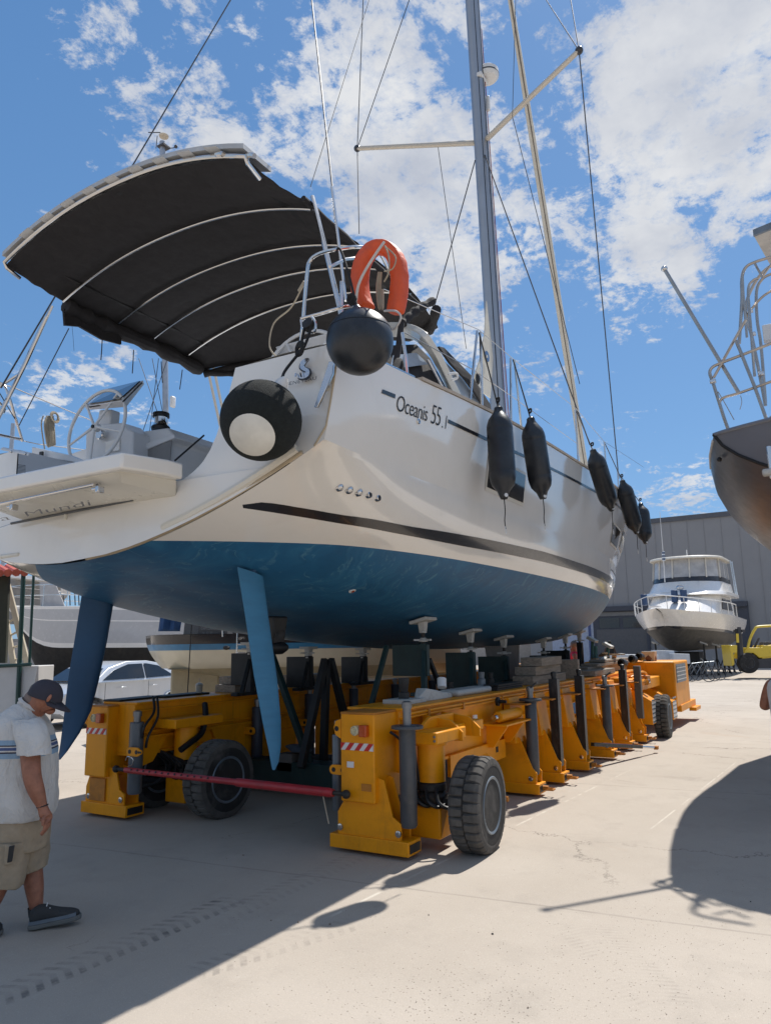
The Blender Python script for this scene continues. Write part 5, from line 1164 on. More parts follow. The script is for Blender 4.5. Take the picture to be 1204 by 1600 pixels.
# odds and ends on the right girder
c=px(632,1093,l=3.66); c.z=1.19
b=MB(); b.box(c+Vector((0,0,.02)),(.36,.30,.04)); single(b,'wooden_pad',padw,'white-smeared square board lying at the near end of the right girder','board')
b=MB(); b.lathe([(.055,0),(.055,.06),(.04,.065),(.05,.13),(.055,.17),(.055,.2),(.04,.2)],c+Vector((.02,.02,.04)),(0,0,1),18); single(b,'can',blackp,'black can standing on the smeared board','can',bev=0)
c=px(672,1083,l=3.6); c.z=1.19
b=MB(); b.loft([[c+Vector((u,v*w,z)) for v,z in ((-.06,0),(.06,0),(.05,h),(-.05,h))] for u,w,h in ((-.3,.6,.05),(-.2,1.2,.13),(0,1.5,.1),(.2,1.3,.07),(.42,1,.05))]); single(b,'steel_bracket',padw,'pale grey cast bracket lying on the right girder beside the small white tin','bracket',bev=.01)
c=px(690,1072,l=3.6); c.z=1.30
b=MB(); b.lathe([(.05,0),(.05,.10),(.035,.10)],c,(.4,.2,1),16); single(b,'tin',plastw,'small white tin tipped on its side on the cast bracket','tin',bev=0)
c=px(728,1080,l=3.62); c.z=1.19
b=MB(); b.box(c+Vector((0,0,.035)),(.95,.26,.07)); single(b,'padded_board',padw,'pale padded board lying on the right girder in front of the second stand','board',bev=.03)
c=px(783,1076,l=3.6); c.z=1.19
for k in range(3):
    b=MB(); b.box(c+Vector((.05*k,.0,.012+.024*k)),(.9,.24-.02*k,.02)); single(b,'metal_strip',dirtym,('lowest','middle','topmost')[k]+' of three thin metal strips stacked before the grey timbers','metal strip','metal strips on the right girder',bev=.002)
for X,Y,h,r,nm in ((703,1075,.14,.045,'dark pipe stub'),(752,1070,.22,.05,'grey cartridge'),(766,1066,.2,.045,'rusty bolt stack')):
    c=px(X,Y,l=3.75); c.z=1.19; b=MB(); b.lathe([(r,0),(r,h*.6),(r*.7,h*.65),(r*.8,h),(r*.4,h)],c,(0,0,1),14); single(b,'fitting',dirtym if X!=752 else rimg,nm+' standing upright on the right girder among the stands','fitting',bev=0)
# far end clutter
for i,(x0,x1,l,z,h) in enumerate(((13.2,16.2,3.75,1.19,.14),(13.6,16.4,3.7,1.33,.05),(14.2,16.6,3.72,1.39,.04),(12.6,14.2,3.5,1.20,.09))):
    timber(((x0+x1)/2,l,z),(x1-x0,.3,h),.01*i,('thick grey','thin pale','warped topmost','short weathered')[i]+' plank in the load at the far end of the right girder','planks at the far end of the right girder',wood)
random.seed(3)
scrap=M('scrap_wood',(.42,.27,.15),.8,var=.3,bump=.3)
for i in range(9):
    b=MB(); c=Vector((15.2+random.uniform(-.4,.9),3.75+random.uniform(-.15,.2),1.44+.035*(i//3))); b.box(c,(random.uniform(.2,.5),random.uniform(.05,.12),.03),rot=Matrix.Rotation(random.uniform(-.6,.6),3,'Z')@Matrix.Rotation(random.uniform(-.15,.15),3,'Y')); single(b,'wood_offcut',scrap if i%3 else padw,'small wood offcut in the heap on top of the far planks','offcut','offcuts heaped on the planks',bev=.002)
b=MB(); c=px(1015,1040,l=3.3); c.z=1.2
b.lathe([(.16,0),(.19,.34),(.195,.35),(.17,.35)],c,(0,0,1),4); single(b,'plastic_crate',padw,'off-white ribbed crate standing at the far right end of the planks','crate')
b=MB(); b.sphere(c+Vector((0,0,.2)),.15,1,1,1,n=10,m=6); single(b,'rope_bundle',M('rust_brown',(.2,.09,.05),.9),'rusty brown bundle stuffed into the off-white crate','bundle',bev=0)
for X,Y,l in ((988,1030,3.4),(999,1026,3.4),(972,1036,3.4)):
    c=px(X,Y,l=l); b=MB(); b.lathe([(.07,-.08),(.08,-.06),(.08,.06),(.05,.08),(.04,0)],c,(-1,.3,.2),16); single(b,'pipe_fitting',blackp,'black pipe fitting lying %s on the far planks by the crate'%('lowest' if X==972 else 'leftmost of the upper pair' if X==988 else 'touching the crate'),'fitting','black fittings by the crate',bev=0)
# small green stands standing beyond the far end
def smallstand(X0,Y0,Y1,l,lab,pad=False):
    r=empty('boat_stand',px(X0,Y1,l=l),lab,'boat stand','idle stands at the far end')
    p=px(X0,Y1,l=l); q=px(X0,Y0,l=l); gm=M('faded_green%d'%X0,(.06,.14,.12),.6)
    b=MB(); b.tube([p,q],.035,8); b.build('post',gm,r)
    for s in (-1,1):
        b=MB(); b.tube([q+(p-q)*.35,p+Vector((s*.25,s*.12,0))],.025,6); b.build('leg',gm,r)
    if pad: b=MB(); b.box(q+Vector((0,0,.05)),(.26,.2,.06),rot=Matrix.Rotation(.5,3,'X')); b.build('pad',padw,r,bev=.01)
smallstand(925,1003,1048,4.2,'slim faded green stand with a tilted pad, idle at the far end',True); smallstand(930,1010,1048,4.0,'slim faded green stand without a pad at the far end'); smallstand(949,1012,1044,3.9,'faded green stand with a large pale pad below the dark-clothed worker',True)
# red hose coil hanging behind the left girder
b=MB(); c=px(330,1150,l=7.6)
hosem=M('hose_red',(.45,.02,.04),.45)
for k in range(6):
    b.tube([c+Vector((.05*math.sin(k),.0,.0))+Vector((math.cos(t)*(.42+.02*k),.05*k-.1,math.sin(t)*.10+.055*k-.15)) for t in [2*math.pi*i/24 for i in range(24)]],.026,8,closed=True)
single(b,'hose_coil',hosem,'coiled bright red hose lying behind the left wheels of the yellow mover','hose',bev=0)
# rags and box on the cross beam
b=MB(); c=px(452,1190,a=7.5); b.box(c,(.2,.22,.2)); single(b,'cardboard_box',M('card_grey',(.12,.11,.10),.9),'grey box resting on the dark cross beam beside the near rudder tip','box')
b=MB(); c=px(462,1172,a=7.5)
for k in range(4): b.sphere(c+Vector((.02*k,.04*k-.08,.012*k)),.11,1.2,1.3,.22,n=12,m=6)
single(b,'rag_pile',M('rag_blue',(.07,.08,.10),.95,bump=.6),'folded grey-blue rags lying on the cross beam above the grey box','rags',bev=0)
# ------------------------------------------------------------ fenders
def ballf(c,r,axis,mat,lab,eyemat,cap=None):
    c=Vector(c); ax=Vector(axis).normalized(); o=empty('ball_fender',c,lab,'fender')
    prof=[]
    for i in range(25):
        th=math.pi*i/24; prof.append((math.sin(th)*r,-math.cos(th)*r))
    b=MB(); b.lathe(prof,c,ax,48,cap=False); b.build('ball',mat,o,ang=60)
    b=MB(); b.lathe([(.05,r*.97),(.045,r+.02),(.025,r+.05),(.02,r+.06)],c,ax,16); e=b.build('eye',eyemat,o)
    return o,ax
C1=px(562,534,a=4.09); o1,_=ballf(C1,.232,(.1,.15,1),blackr,'smooth black ball fender hanging from the stern rail under the orange buoy','' or blackr)
b=MB(); b.tube([C1+Vector((.2325*math.cos(t),.2325*math.sin(t)*1,.0)) for t in [0]]*2,.001,4) if False else None
b=MB(); ring=[C1+Vector((math.cos(t)*.218,math.sin(t)*.218,.082)) for t in [2*math.pi*i/48 for i in range(48)]]; b.tube(ring,.0022,5,closed=True); b.build('seam',blackr,o1)
C2=px(408,657,a=3.86); ax2=(px(442,597,a=3.90)-C2).normalized()
o2,_=ballf(C2,.283,ax2,fleece,'fleece-covered black ball fender with a cream end, hanging beside the bathing platform',plastw)
# cream base cap of the second ball, pointing down left
axc=(px(388,690,a=3.62)-C2).normalized()
prof=[(math.sin(t)*.2865,math.cos(t)*.2865) for t in [0.0,.1,.2,.3,.4,.5,.575]]
b=MB(); b.lathe(prof,C2,axc,40,cap=False); b.build('cream_end',M('cream_vinyl',(.62,.60,.54),.35),o2)
def ropeobj(pts,r,mat,lab,group=None,name='rope',k=5):
    b=MB(); b.tube(smoothpts(pts,k),r,6); return tag(b.build(name,mat,None),lab,'rope',group)
e2=px(440,590,a=3.95)
r1=ropeobj([e2+Vector((0,0,-.02)),px(445,580,a=4.0),px(462,558,a=4.1),px(476,540,a=4.15),px(485,512,a=4.18),px(478,505,a=4.18),px(470,540,a=4.16)],.011,rope,'black lashing from the fleece-covered ball fender up to the stern rail')
b=MB(); 
for k in range(3): b.tube([px(468,548,a=4.12)+Vector((.02*math.cos(t),.045*math.cos(t),.035*math.sin(t)+.015*k)) for t in [2*math.pi*i/12 for i in range(12)]],.012,6,closed=True)
tag(b.build('rope_knot',rope,None),'fat black knot in the lashing above the maker badge','rope')
ropeobj([C1+Vector((.02,.03,.27)),px(553,462,a=4.12),px(545,430,a=4.15),px(534,395,a=4.18),px(528,388,a=4.18),px(526,395,a=4.18)],.009,rope,'thin black line holding the smooth ball fender to the top stern rail')
b=MB()
for k in range(3): b.tube([px(551,470,a=4.13)+Vector((.015*math.cos(t),.035*math.cos(t)+.01*k,.03*math.sin(t)+.012*k)) for t in [2*math.pi*i/12 for i in range(12)]],.009,6,closed=True)
tag(b.build('rope_knot',rope,None),'black knot just left of the orange buoy above the smooth ball fender','rope')
def cylf(top,bot,r,lab,hang,seed):
    top=Vector(top);bot=Vector(bot); d=(bot-top); L_=d.length; d.normalize()
    o=empty('cylinder_fender',bot,lab,'fender','black fenders hung along the starboard side')
    prof=[(.028,0),(.045,.015),(.05,.05),(.07,.085),(r*.86,.15),(r*.97,.2),(r,.24),(r,.26),(r*.985,.265),(r,.28),(r,L_-.27),(r*.985,L_-.262),(r,L_-.25),(r*.96,L_-.2),(r*.84,L_-.14),(.062,L_-.075),(.05,L_-.04),(.035,L_)]
    b=MB(); b.lathe(prof,top,d,36); b.build('body',blackr,o)
    for q,s in ((top,1),(bot,-1)):
        b=MB(); b.lathe([(.02,-.001),(.02,.004)],q+d*s*.028+Vector((-.03,-.035,0)),(-.6,-.75,0),10); b.build('eye_hole',plastw if s<0 else blackp,o)
    ropeobj([top+Vector((0,0,-.01)),(top+Vector(hang))/2+Vector((.0,.0,.0)),Vector(hang)],.008,rope,'thin black line from the stanchion down to the '+seed+' fender','fender lines',k=3)
    b=MB()
    for k in range(2): b.tube([top+Vector((.02*math.cos(t),.025*math.cos(t),.07+.02*math.sin(t)+.012*k)) for t in [2*math.pi*i/10 for i in range(10)]],.008,5,closed=True)
    b.build('knot',rope,o)
    q=bot; ropeobj([q,q+Vector((.015,0,-.12)),q+Vector((-.01,0,-.22)),q+Vector((.01,0,-.30))],.005,rope,'short black tail line hanging below the '+seed+' fender','fender tails',k=3)
    b=MB(); b.tube([q+Vector((.01,0,-.28))+Vector((.016*math.cos(t),0,.04*math.sin(t)-.03)) for t in [2*math.pi*i/12 for i in range(12)]],.0045,5,closed=True); tag(b.build('snap_hook',plastw,None),'white snap hook at the end of the line below the '+seed+' fender','hook','snap hooks under the fenders')
cylf(px(778,636,l=2.62),px(787,779,l=2.56),.132,'fattest black fender of the row, nearest the model lettering',px(748,520,l=2.86),'nearest')
cylf(px(828,652,l=2.60),px(848,780,l=2.54),.132,'second black fender from the lettering, covering the edge of the square side window',px(801,562,l=2.86),'second')
cylf(px(925,702,l=2.60),px(955,798,l=2.50),.135,'third black fender, hanging alone in the gap before the last two',px(899,640,l=2.95),'third')
cylf(px(971,750,l=2.72),px(994,834,l=2.62),.140,'fourth black fender, overlapping the last one near the bow',px(944,692,l=3.1),'fourth')
cylf(px(1000,786,l=2.95),px(1008,850,l=2.9),.150,'last black fender, farthest forward and half hidden by the fourth',px(966,740,l=3.2),'farthest')
# horseshoe buoy
hb_=empty('lifebuoy',px(596,470,a=4.5),'orange horseshoe lifebuoy hanging on the stern rail above the smooth ball fender','lifebuoy')
def horseshoe():
    pts=[(612,492),(627,470),(634,440),(632,412),(622,392),(604,381),(584,381),(568,393),(561,412),(562,440),(570,465),(582,484)]
    A0=4.30
    P_=smoothpts([px(x,y,a=A0+.002*(x-560)) for x,y in [(617,490),(622,465),(624,435),(620,408),(609,392),(594,387),(580,391),(569,405),(563,425),(562,448),(566,470),(572,484)]],4)
    n=len(P_); rows=[]
    for i,p in enumerate(P_):
        t=(P_[min(i+1,n-1)]-P_[max(i-1,0)]).normalized(); ax=Vector((-1,.25,.1)).normalized(); s_=t.cross(ax).normalized(); w=.058; h=.062
        if i in (0,n-1): w*=.9; h*=.9
        rows.append([p+s_*w*math.copysign(abs(math.cos(q))**.55,math.cos(q))+ax*h*math.copysign(abs(math.sin(q))**.55,math.sin(q)) for q in [2*math.pi*k/16+.2 for k in range(16)]])
    b=MB(); b.loft(rows); return folds(b.build('cushion',orange,hb_,ang=60),.05,.012,1)
horseshoe()
b=MB(); b.tube(smoothpts([px(600,378,a=4.22),px(590,392,a=4.2),px(572,420,a=4.2),px(560,445,a=4.2),px(556,470,a=4.22)],4),.011,6); b.build('webbing',ropew,hb_)
b=MB(); b.tube(smoothpts([px(601,384,a=4.2),px(607,400,a=4.2),px(607,425,a=4.2),px(600,440,a=4.25)],4),.006,6); b.tube(smoothpts([px(603,386,a=4.22),px(618,402,a=4.22),px(613,420,a=4.22),px(600,424,a=4.22)],4),.005,6); b.build('grab_line',ropeb,hb_)
b=MB(); 
for k in range(4): b.tube(smoothpts([px(591+k*1.6,425,a=4.36),px(588+k*2.2,452,a=4.36+.01*k),px(592+k*2.0,484,a=4.36),px(595+k*1.2,452,a=4.38+.01*k)],4),.0055,6)
b.build('throw_line',ropeb,hb_)
b=MB(); b.tube(smoothpts([px(600,486,a=4.3),px(618,486,a=4.28),px(626,496,a=4.28),px(618,512,a=4.3),px(612,515,a=4.35)],5),.008,6); b.build('tail_strap',ropew,hb_)
# coiled rope on the port lifeline
b=MB()
for k in range(7):
    b.tube(smoothpts([px(74+k*1.5,650,l=7.58),px(70+k*2.3,665,l=7.56),px(75+k*1.8,697-k*.8,l=7.57),px(79+k*1.2,690,l=7.55),px(78+k,655,l=7.58)],4),.010,6)
for k in range(3): b.tube([px(86,652,l=7.56)+Vector(((.04+.008*k)*math.cos(t),.02*math.sin(t)*k*.5,(.05+.01*k)*math.sin(t))) for t in [2*math.pi*i/16 for i in range(16)]],.009,6,closed=True)
b.tube(smoothpts([px(68,650,l=7.58),px(65,665,l=7.58),px(70,702,l=7.58)],4),.008,6)
tag(b.build('rope_coil',ropeb,None),'grey-beige rope coil hanging on the far lifeline left of the steering wheel','rope coil')
# ------------------------------------------------------------ warehouse at the end of the yard
wall=M('cladding_grey',(.25,.25,.258),.6,var=.04,scale=.6)
wdark=M('cladding_dark',(.05,.056,.075),.6,var=.06); 
A=px(1160,900,d=52.0); Bp=px(1010,900,d=55.5); A.z=0;Bp.z=0
wd_=(Bp-A).normalized(); wn=Vector((wd_.y,-wd_.x,0)); wn=wn if wn.dot(-A)>0 else -wn
HZ=px(1160,805,d=52.0).z
wh=empty('warehouse',A,'long grey clad warehouse across the end of the yard behind the motor cruiser','warehouse')
def wpt(s,o,z): return A+wd_*s+wn*o+Vector((0,0,z))
def wbox(s0,s1,o0,o1,z0,z1,name,mat,par=wh,bev=0):
    b=MB(); b.add([wpt(s,o,z) for z in (z0,z1) for s,o in ((s0,o0),(s1,o0),(s1,o1),(s0,o1))],[(0,3,2,1),(4,5,6,7),(0,1,5,4),(1,2,6,5),(2,3,7,6),(3,0,4,7)]); return b.build(name,mat,par,smooth=False,bev=bev)
wbox(-16,16,-18,0,0,HZ,'wall',wall)
wbox(-16.1,16.1,-18,.12,HZ,HZ+.35,'parapet',M('parapet',(.09,.095,.11),.6))
def wS(X): # along-wall coordinate of a photo column
    r=ray(X,950); t=((A-CAM).dot(wn))/r.dot(wn); p=CAM+r*t; return (p-A).dot(wd_)
for k in range(26):
    s=-15+1.15*k; b=wbox(s,s+.03,0,.025,0,HZ,'panel_joint',M('joint_grey',(.232,.232,.24),.6) if k==0 else MATS['joint_grey'])
def wz(X,Y): 
    r=ray(X,Y); t=((A-CAM).dot(wn))/r.dot(wn); return (CAM+r*t).z
s0=wS(948);s1=wS(1012)
wbox(wS(1168),wS(930),0,.5,wz(1100,950),wz(1100,942),'canopy',wdark)
wbox(wS(1168),wS(1152),0,.3,0,wz(1160,946),'portal_post',wdark)
wbox(wS(1010),wS(925),.0,.12,0,wz(980,949),'door_frame',wdark)
wbox(wS(1008),wS(930),.12,.16,0,wz(970,983),'door',M('door_grey',(.10,.10,.105),.6))
wbox(wS(1008),wS(930),.12,.16,wz(970,962),wz(970,956),'lintel',M('lintel_grey',(.2,.2,.2),.6))
for x0,x1 in ((935,966),(972,1006)):
    wbox(wS(x1),wS(x0),.12,.15,wz(970,981),wz(970,965),'window',glassd)
wbox(wS(1012),wS(1008),.1,.3,0,wz(980,949),'portal_post',wdark)
wbox(wS(928),wS(860),.0,.1,0,wz(900,952),'painted_wall',M('wall_blue_white',(.36,.40,.50),.6))
wbox(wS(921),wS(917),.1,.14,0,wz(900,952),'downpipe',M('pipe_blue',(.05,.08,.2),.5))
# low building far left so the yard does not run out into nothing
lb=empty('storage_shed',px(150,1000,d=60)*Vector((1,1,0)) if False else px(150,1010,z=0.0) if False else (40,60,0),'low pale building far off behind the boats on the left','shed')
b=MB(); P0=px(-150,1000,d=70);P1_=px(900,1000,d=66); P0.z=0;P1_.z=0; dd=(P1_-P0); nn=Vector((dd.y,-dd.x,0)).normalized()*8
b.poly3([P0,P1_,P1_-nn*0+Vector((0,0,2.6)),P0+Vector((0,0,2.6))],nn*-1); b.build('wall',M('far_wall',(.36,.34,.32),.8),lb)
b=MB(); b.poly3([P0+Vector((0,0,2.6)),P1_+Vector((0,0,2.6)),P1_+Vector((0,0,2.9)),P0+Vector((0,0,2.9))],nn*-1.02); b.build('roof',M('far_roof',(.25,.24,.23),.8),lb)
# ------------------------------------------------------------ generic hull in its own axes (x forward, y port)
def lhull(L_,B_,zS,zK,p,q,sheer_rise,stem,full=.5,n=26,m=12,zc=None,flare=1.0,stern=.9):
    st=[]
    for i in range(n+1):
        t=i/n; x=t*L_
        w=B_/2*(stern+(1-stern)*math.sin(min(1,t/full)*math.pi/2)) if t<full else B_/2*max(.02,math.cos((t-full)/(1-full)*math.pi/2)**.8)
        zs=zS+sheer_rise*t*t; zk=zK+(zs-zK)*max(0,(t-.72)/.28)**2.5*.9
        st.append((x,w,zs,zk,t))
    return st
def hullmesh(root,st,F,p,q,z0,z1,name,mat,stem=.0,flare=0,absz=None):
    "surface between relative heights z0..z1 of each station (0=keel,1=sheer)"
    b=MB()
    for sd in (-1,1):
        rows=[]
        for (x,w,zs,zk,t) in st:
            r=[]
            for k in range(11):
                u=z0+(z1-z0)*k/10
                if absz:
                    lo_=0 if absz[0] is None else (absz[0]+absz[2]*t-zk)/(zs-zk); hi_=1 if absz[1] is None else (absz[1]+absz[2]*t-zk)/(zs-zk); lo_=min(1,max(0,lo_)); hi_=min(1,max(0,hi_)); u=lo_+(hi_-lo_)*k/10
                yy=w*max(0,1-(1-u)**q)**(1/p); yy*= (1-flare*t*(1-u)); z=zk+(zs-zk)*u
                r.append(F(x+stem*t*t*u,sd*yy,z))
            rows.append(r)
        b.grid(rows)
        x,w,zs,zk,t=st[0]
        b.grid([[F(x,sd*w*max(0,1-(1-(z0+(z1-z0)*k/10))**q)**(1/p)*g,zk+(zs-zk)*(z0+(z1-z0)*k/10)) for k in range(11)] for g in (0,1)])
    return b.build(name,mat,root,ang=40)
def frame(o,fw_):
    o=Vector(o); f=Vector((fw_[0],fw_[1],0)).normalized(); s=Vector((-f.y,f.x,0))
    return lambda x,y,z: Vector((o.x,o.y,0))+f*x+s*y+Vector((0,0,z))
# motor cruiser on stands
my_f=(-FH*.84-RH*.54); bow=px(1034,955,d=36.0); Lm=11.0
mo=bow-my_f.normalized()*Lm; mo.z=0
my=empty('motor_cruiser',mo,'white flybridge motor cruiser with a black bottom on stands in front of the grey warehouse','motor boat')
Fm=frame(mo,my_f); stn=lhull(Lm,4.9,2.95,1.25,2.2,2.0,.35,.6,full=.45,stern=.93)
mwhite=M('cruiser_white',(.80,.78,.75),.25,coat=.4,var=.03); mblack=M('cruiser_bottom',(.05,.048,.045),.6,var=.3,dirt=.3,dcol=(.16,.14,.12))
hullmesh(my,stn,Fm,2.2,1.7,.42,1.0,'topsides',mwhite,stem=1.3,flare=.35,absz=(2.10,None,.42))
hullmesh(my,stn,Fm,2.2,1.7,.0,.38,'underwater_hull',mblack,stem=1.3,flare=.35,absz=(None,1.98,.42))
hullmesh(my,stn,Fm,2.2,1.7,.38,.42,'waterline_stripe',stripe,stem=1.3,flare=.35,absz=(1.98,2.10,.42))
b=MB(); b.grid([[Fm(x+1.3*t*t,w*s,zs) for s in (-1,-.5,0,.5,1)] for (x,w,zs,zk,t) in stn]); b.build('deck',mwhite,my)
def mbx(x0,x1,y0,y1,z0,z1,name,mat,tx0=0,tx1=0,ty=0,par=my,bev=.04):
    b=MB(); b.add([Fm(x0,y0,z0),Fm(x1,y0,z0),Fm(x1,y1,z0),Fm(x0,y1,z0),Fm(x0+tx0,y0+ty,z1),Fm(x1-tx1,y0+ty,z1),Fm(x1-tx1,y1-ty,z1),Fm(x0+tx0,y1-ty,z1)],[(0,3,2,1),(4,5,6,7),(0,1,5,4),(1,2,6,5),(2,3,7,6),(3,0,4,7)]); return b.build(name,mat,par,bev=bev)
def mround(x0,x1,y,z0,z1,name,mat,rk=0.0,fr=1.6,bev=.03,inset=0.0):
    "superstructure tier with a rounded front, raked back towards the top"
    rings=[]
    for z,k in ((z0,0),(z1,1)):
        yy=y-inset*k; P_=[Fm(x0,-yy,z)]+[Fm(x1-fr-rk*k+fr*math.cos(t),yy*math.sin(t),z) for t in [-math.pi/2+math.pi*j/18 for j in range(19)]]+[Fm(x0,yy,z)]; rings.append(P_)
    b=MB(); b.loft(rings); return b.build(name,mat,my,bev=bev)
mround(1.5,9.2,1.9,3.0,4.15,'cabin',mwhite,2.0,2.4,inset=.15)
for s in (-1,1):
    b=MB(); b.poly3([Fm(2.2,s*1.86,3.4),Fm(5.6,s*1.86,3.4),Fm(4.9,s*1.79,4.0),Fm(2.4,s*1.79,4.0)],Fm(0,s*.03,0)-Fm(0,0,0)); b.build('side_window',glassd,my)
mround(1.2,7.5,2.15,4.15,4.35,'upper_deck',mwhite,.3,2.0)
mround(1.6,6.9,1.95,4.35,4.95,'flybridge_coaming',mwhite,.8,1.8,inset=.12)
mround(1.6,6.1,1.82,4.95,5.2,'dark_band',stripe,.1,1.7,bev=0)
mround(1.7,6.0,1.78,5.2,6.2,'clear_curtains',M('curtain_vinyl',(.42,.41,.40),.15,var=.25,scale=2,coat=.4),.25,1.65,bev=0,inset=.04)
mround(1.3,6.2,1.92,6.2,6.33,'hard_top',M('cruiser_cream',(.66,.62,.54),.5),.1,1.8,bev=.04)
for t in (-1.35,-.75,-.25,.25,.75,1.35):
    b=MB(); b.tube([Fm(4.37+1.66*math.cos(t),1.80*math.sin(t),5.15),Fm(4.12+1.66*math.cos(t),1.76*math.sin(t),6.22)],.04,6); b.build('curtain_post',MATS['cruiser_cream'],my)
for x in (1.8,3.1,4.5):
    for s in (-1,1): b=MB(); b.tube([Fm(x,s*1.76,5.15),Fm(x,s*1.70,6.22)],.04,6); b.build('curtain_post',MATS['cruiser_cream'],my)
for s in (-1,1):
    for x in (1.4,2.1): b=MB(); b.tube([Fm(x,s*2.1,4.3),Fm(x-.2,s*1.95,6.3)],.035,6); b.build('ladder_pole',M('cruiser_rail',(.6,.66,.7),.3,metal=.3) if s<0 and x==1.4 else MATS['cruiser_rail'],my)
rl=[]
for (x,w,zs,zk,t) in stn:
    if t>.42: rl.append((x+1.3*t*t,w,zs))
for s in (-1,1):
    b=MB(); b.tube([Fm(x+.1,s*w,zs+.62) for x,w,zs in rl],.022,6); b.build('bow_rail',plastw,my)
    for x,w,zs in rl[::2]: b=MB(); b.tube([Fm(x,s*w,zs),Fm(x+.12,s*w,zs+.62)],.018,6); b.build('rail_post',plastw,my)
b=MB(); b.box(Fm(Lm+1.45,0,3.36),(.6,.45,.07)); b.build('anchor_platform',mwhite,my)
b=MB(); b.sphere(Fm(7.0,.1,4.55),.2,1,1,.7); b.build('searchlight',steel,my)
b=MB(); b.tube([px(1038,910,d=39),px(1035,862,d=39),px(1030,800,d=39)],[.025,.02,.012],5); b.build('antenna',plastw,my)
b=MB(); b.tube([Fm(3.8,0,6.34),Fm(3.8,0,6.9)],.025,5); b.build('mast_light',plastw,my)
blu=M('fender_blue',(.02,.05,.12),.5)
for x,y,nm_ in ((8.0,.45,'left of the pair'),(8.0,.0,'right of the pair')):
    b=MB(); p=Fm(x,y,3.75); b.tube([p,p+Vector((0,0,.62))],[.17,.17],10); tag(b.build('cylinder_fender',blu,None,bev=.03),'dark blue fender lying against the cruiser cabin, '+nm_,'fender','blue fenders on the cruiser foredeck')
b=MB(); q_=px(1006,946,d=37.0); b.tube([q_,q_+Vector((0,0,.55))],[.16,.16],10); tag(b.build('cylinder_fender',blu,None,bev=.03),'blue fender tied upright at the left end of the cruiser bow rail','fender')
b=MB(); q=px(1034,876,d=38.5); b.poly3([q,q+RH*.16,q+RH*.16+Vector((0,0,.5)),q+Vector((0,0,.45))],FH*.02); fg=tag(b.build('flag',M('flag_stripe',(.6,.65,.7),.8),None),'small blue and white striped flag at the left side of the cruiser flybridge','flag')
b=MB()
for k in range(3): b.poly3([q+Vector((0,0,.04+.16*k))-FH*.004,q+RH*.16+Vector((0,0,.04+.16*k))-FH*.004,q+RH*.16+Vector((0,0,.12+.16*k))-FH*.004,q+Vector((0,0,.12+.16*k))-FH*.004],-FH*.003)
b.build('flag_bars',blu,fg)
for i,(x,y,h) in enumerate(((8.0,1.2,1.6),(6.4,1.5,1.5),(4.9,1.6,1.45),(3.4,1.6,1.4),(1.8,1.6,1.4),(8.2,-1.1,1.65))):
    p=Fm(x,y,0); r=empty('boat_stand',p,['nearest','second','third','fourth','last'][i]+' slim stand along the right side under the white motor cruiser' if i<5 else 'slim stand on the left side under the white motor cruiser','boat stand','stands under the motor cruiser')
    b=MB(); b.tube([p,p+Vector((0,0,h))],.045,8); b.build('post',MATS['stand_black'],r)
    for k in range(3): a=k*2.1; b=MB(); b.tube([p+Vector((0,0,h*.6)),p+Vector((.4*math.cos(a),.4*math.sin(a),.0))],.025,6); b.build('leg',MATS['stand_black'],r)
    b=MB(); b.box(p+Vector((0,0,h+.03)),(.34,.34,.06),rot=Matrix.Rotation(.4,3,FH)); b.build('pad',padw,r)
b=MB(); b.box(Fm(5.5,0,.6),(1.6,1.2,1.2)); single(b,'keel_block',MATS['stand_black'],'dark block carrying the keel of the white motor cruiser','block')
# pale boat covers and panels beside the cruiser, bikes and trolleys
for i,(X0,X1,Y0,Y1,d) in enumerate(((960,1030,1022,1046,30),(1026,1054,1016,1034,33),(1052,1078,1021,1037,32.5))):
    p=px(X0,Y1,d=d);q=px(X1,Y1,d=d); h=px(X0,Y0,d=d).z-p.z; b=MB(); b.poly3([p,q,q+Vector((0,0,h*.95)),p+Vector((0,0,h))],FH*.7); single(b,'storage_box',M('box_pale%d'%i,(.45,.48,.52),.5),('large','middle','small')[i]+' pale grey box left of the clutter under the motor cruiser','box','pale boxes under the cruiser bow',bev=.02)
cl=M('clutter_dark',(.05,.05,.055),.6)
for i in range(3):
    c=px(1086+i*9,1043,d=33+i*.6); c.z=0; r=empty('bicycle',c,('left','middle','right')[i]+' of three dark bicycles lying together below the motor cruiser stern','bicycle','bicycles under the cruiser')
    for s in (-.5,.5):
        b=MB(); w=c+RH*s+Vector((0,0,.33)); b.tube([w+RH*.31*math.cos(t)+Vector((0,0,.31*math.sin(t)))+FH*.1*math.sin(t) for t in [2*math.pi*k/20 for k in range(20)]],.02,5,closed=True); b.build('wheel',cl,r)
    b=MB(); b.tube([c-RH*.5+Vector((0,0,.33)),c-RH*.15+Vector((0,0,.8)),c+RH*.35+Vector((0,0,.85)),c+RH*.5+Vector((0,0,.33)),c+RH*.35+Vector((0,0,.95)),c+RH*.25+Vector((0,0,1.0))],.02,5); b.tube([c-RH*.15+Vector((0,0,.8)),c+Vector((0,0,.33)),c+RH*.35+Vector((0,0,.85))],.018,5); b.build('frame',rimg,r)
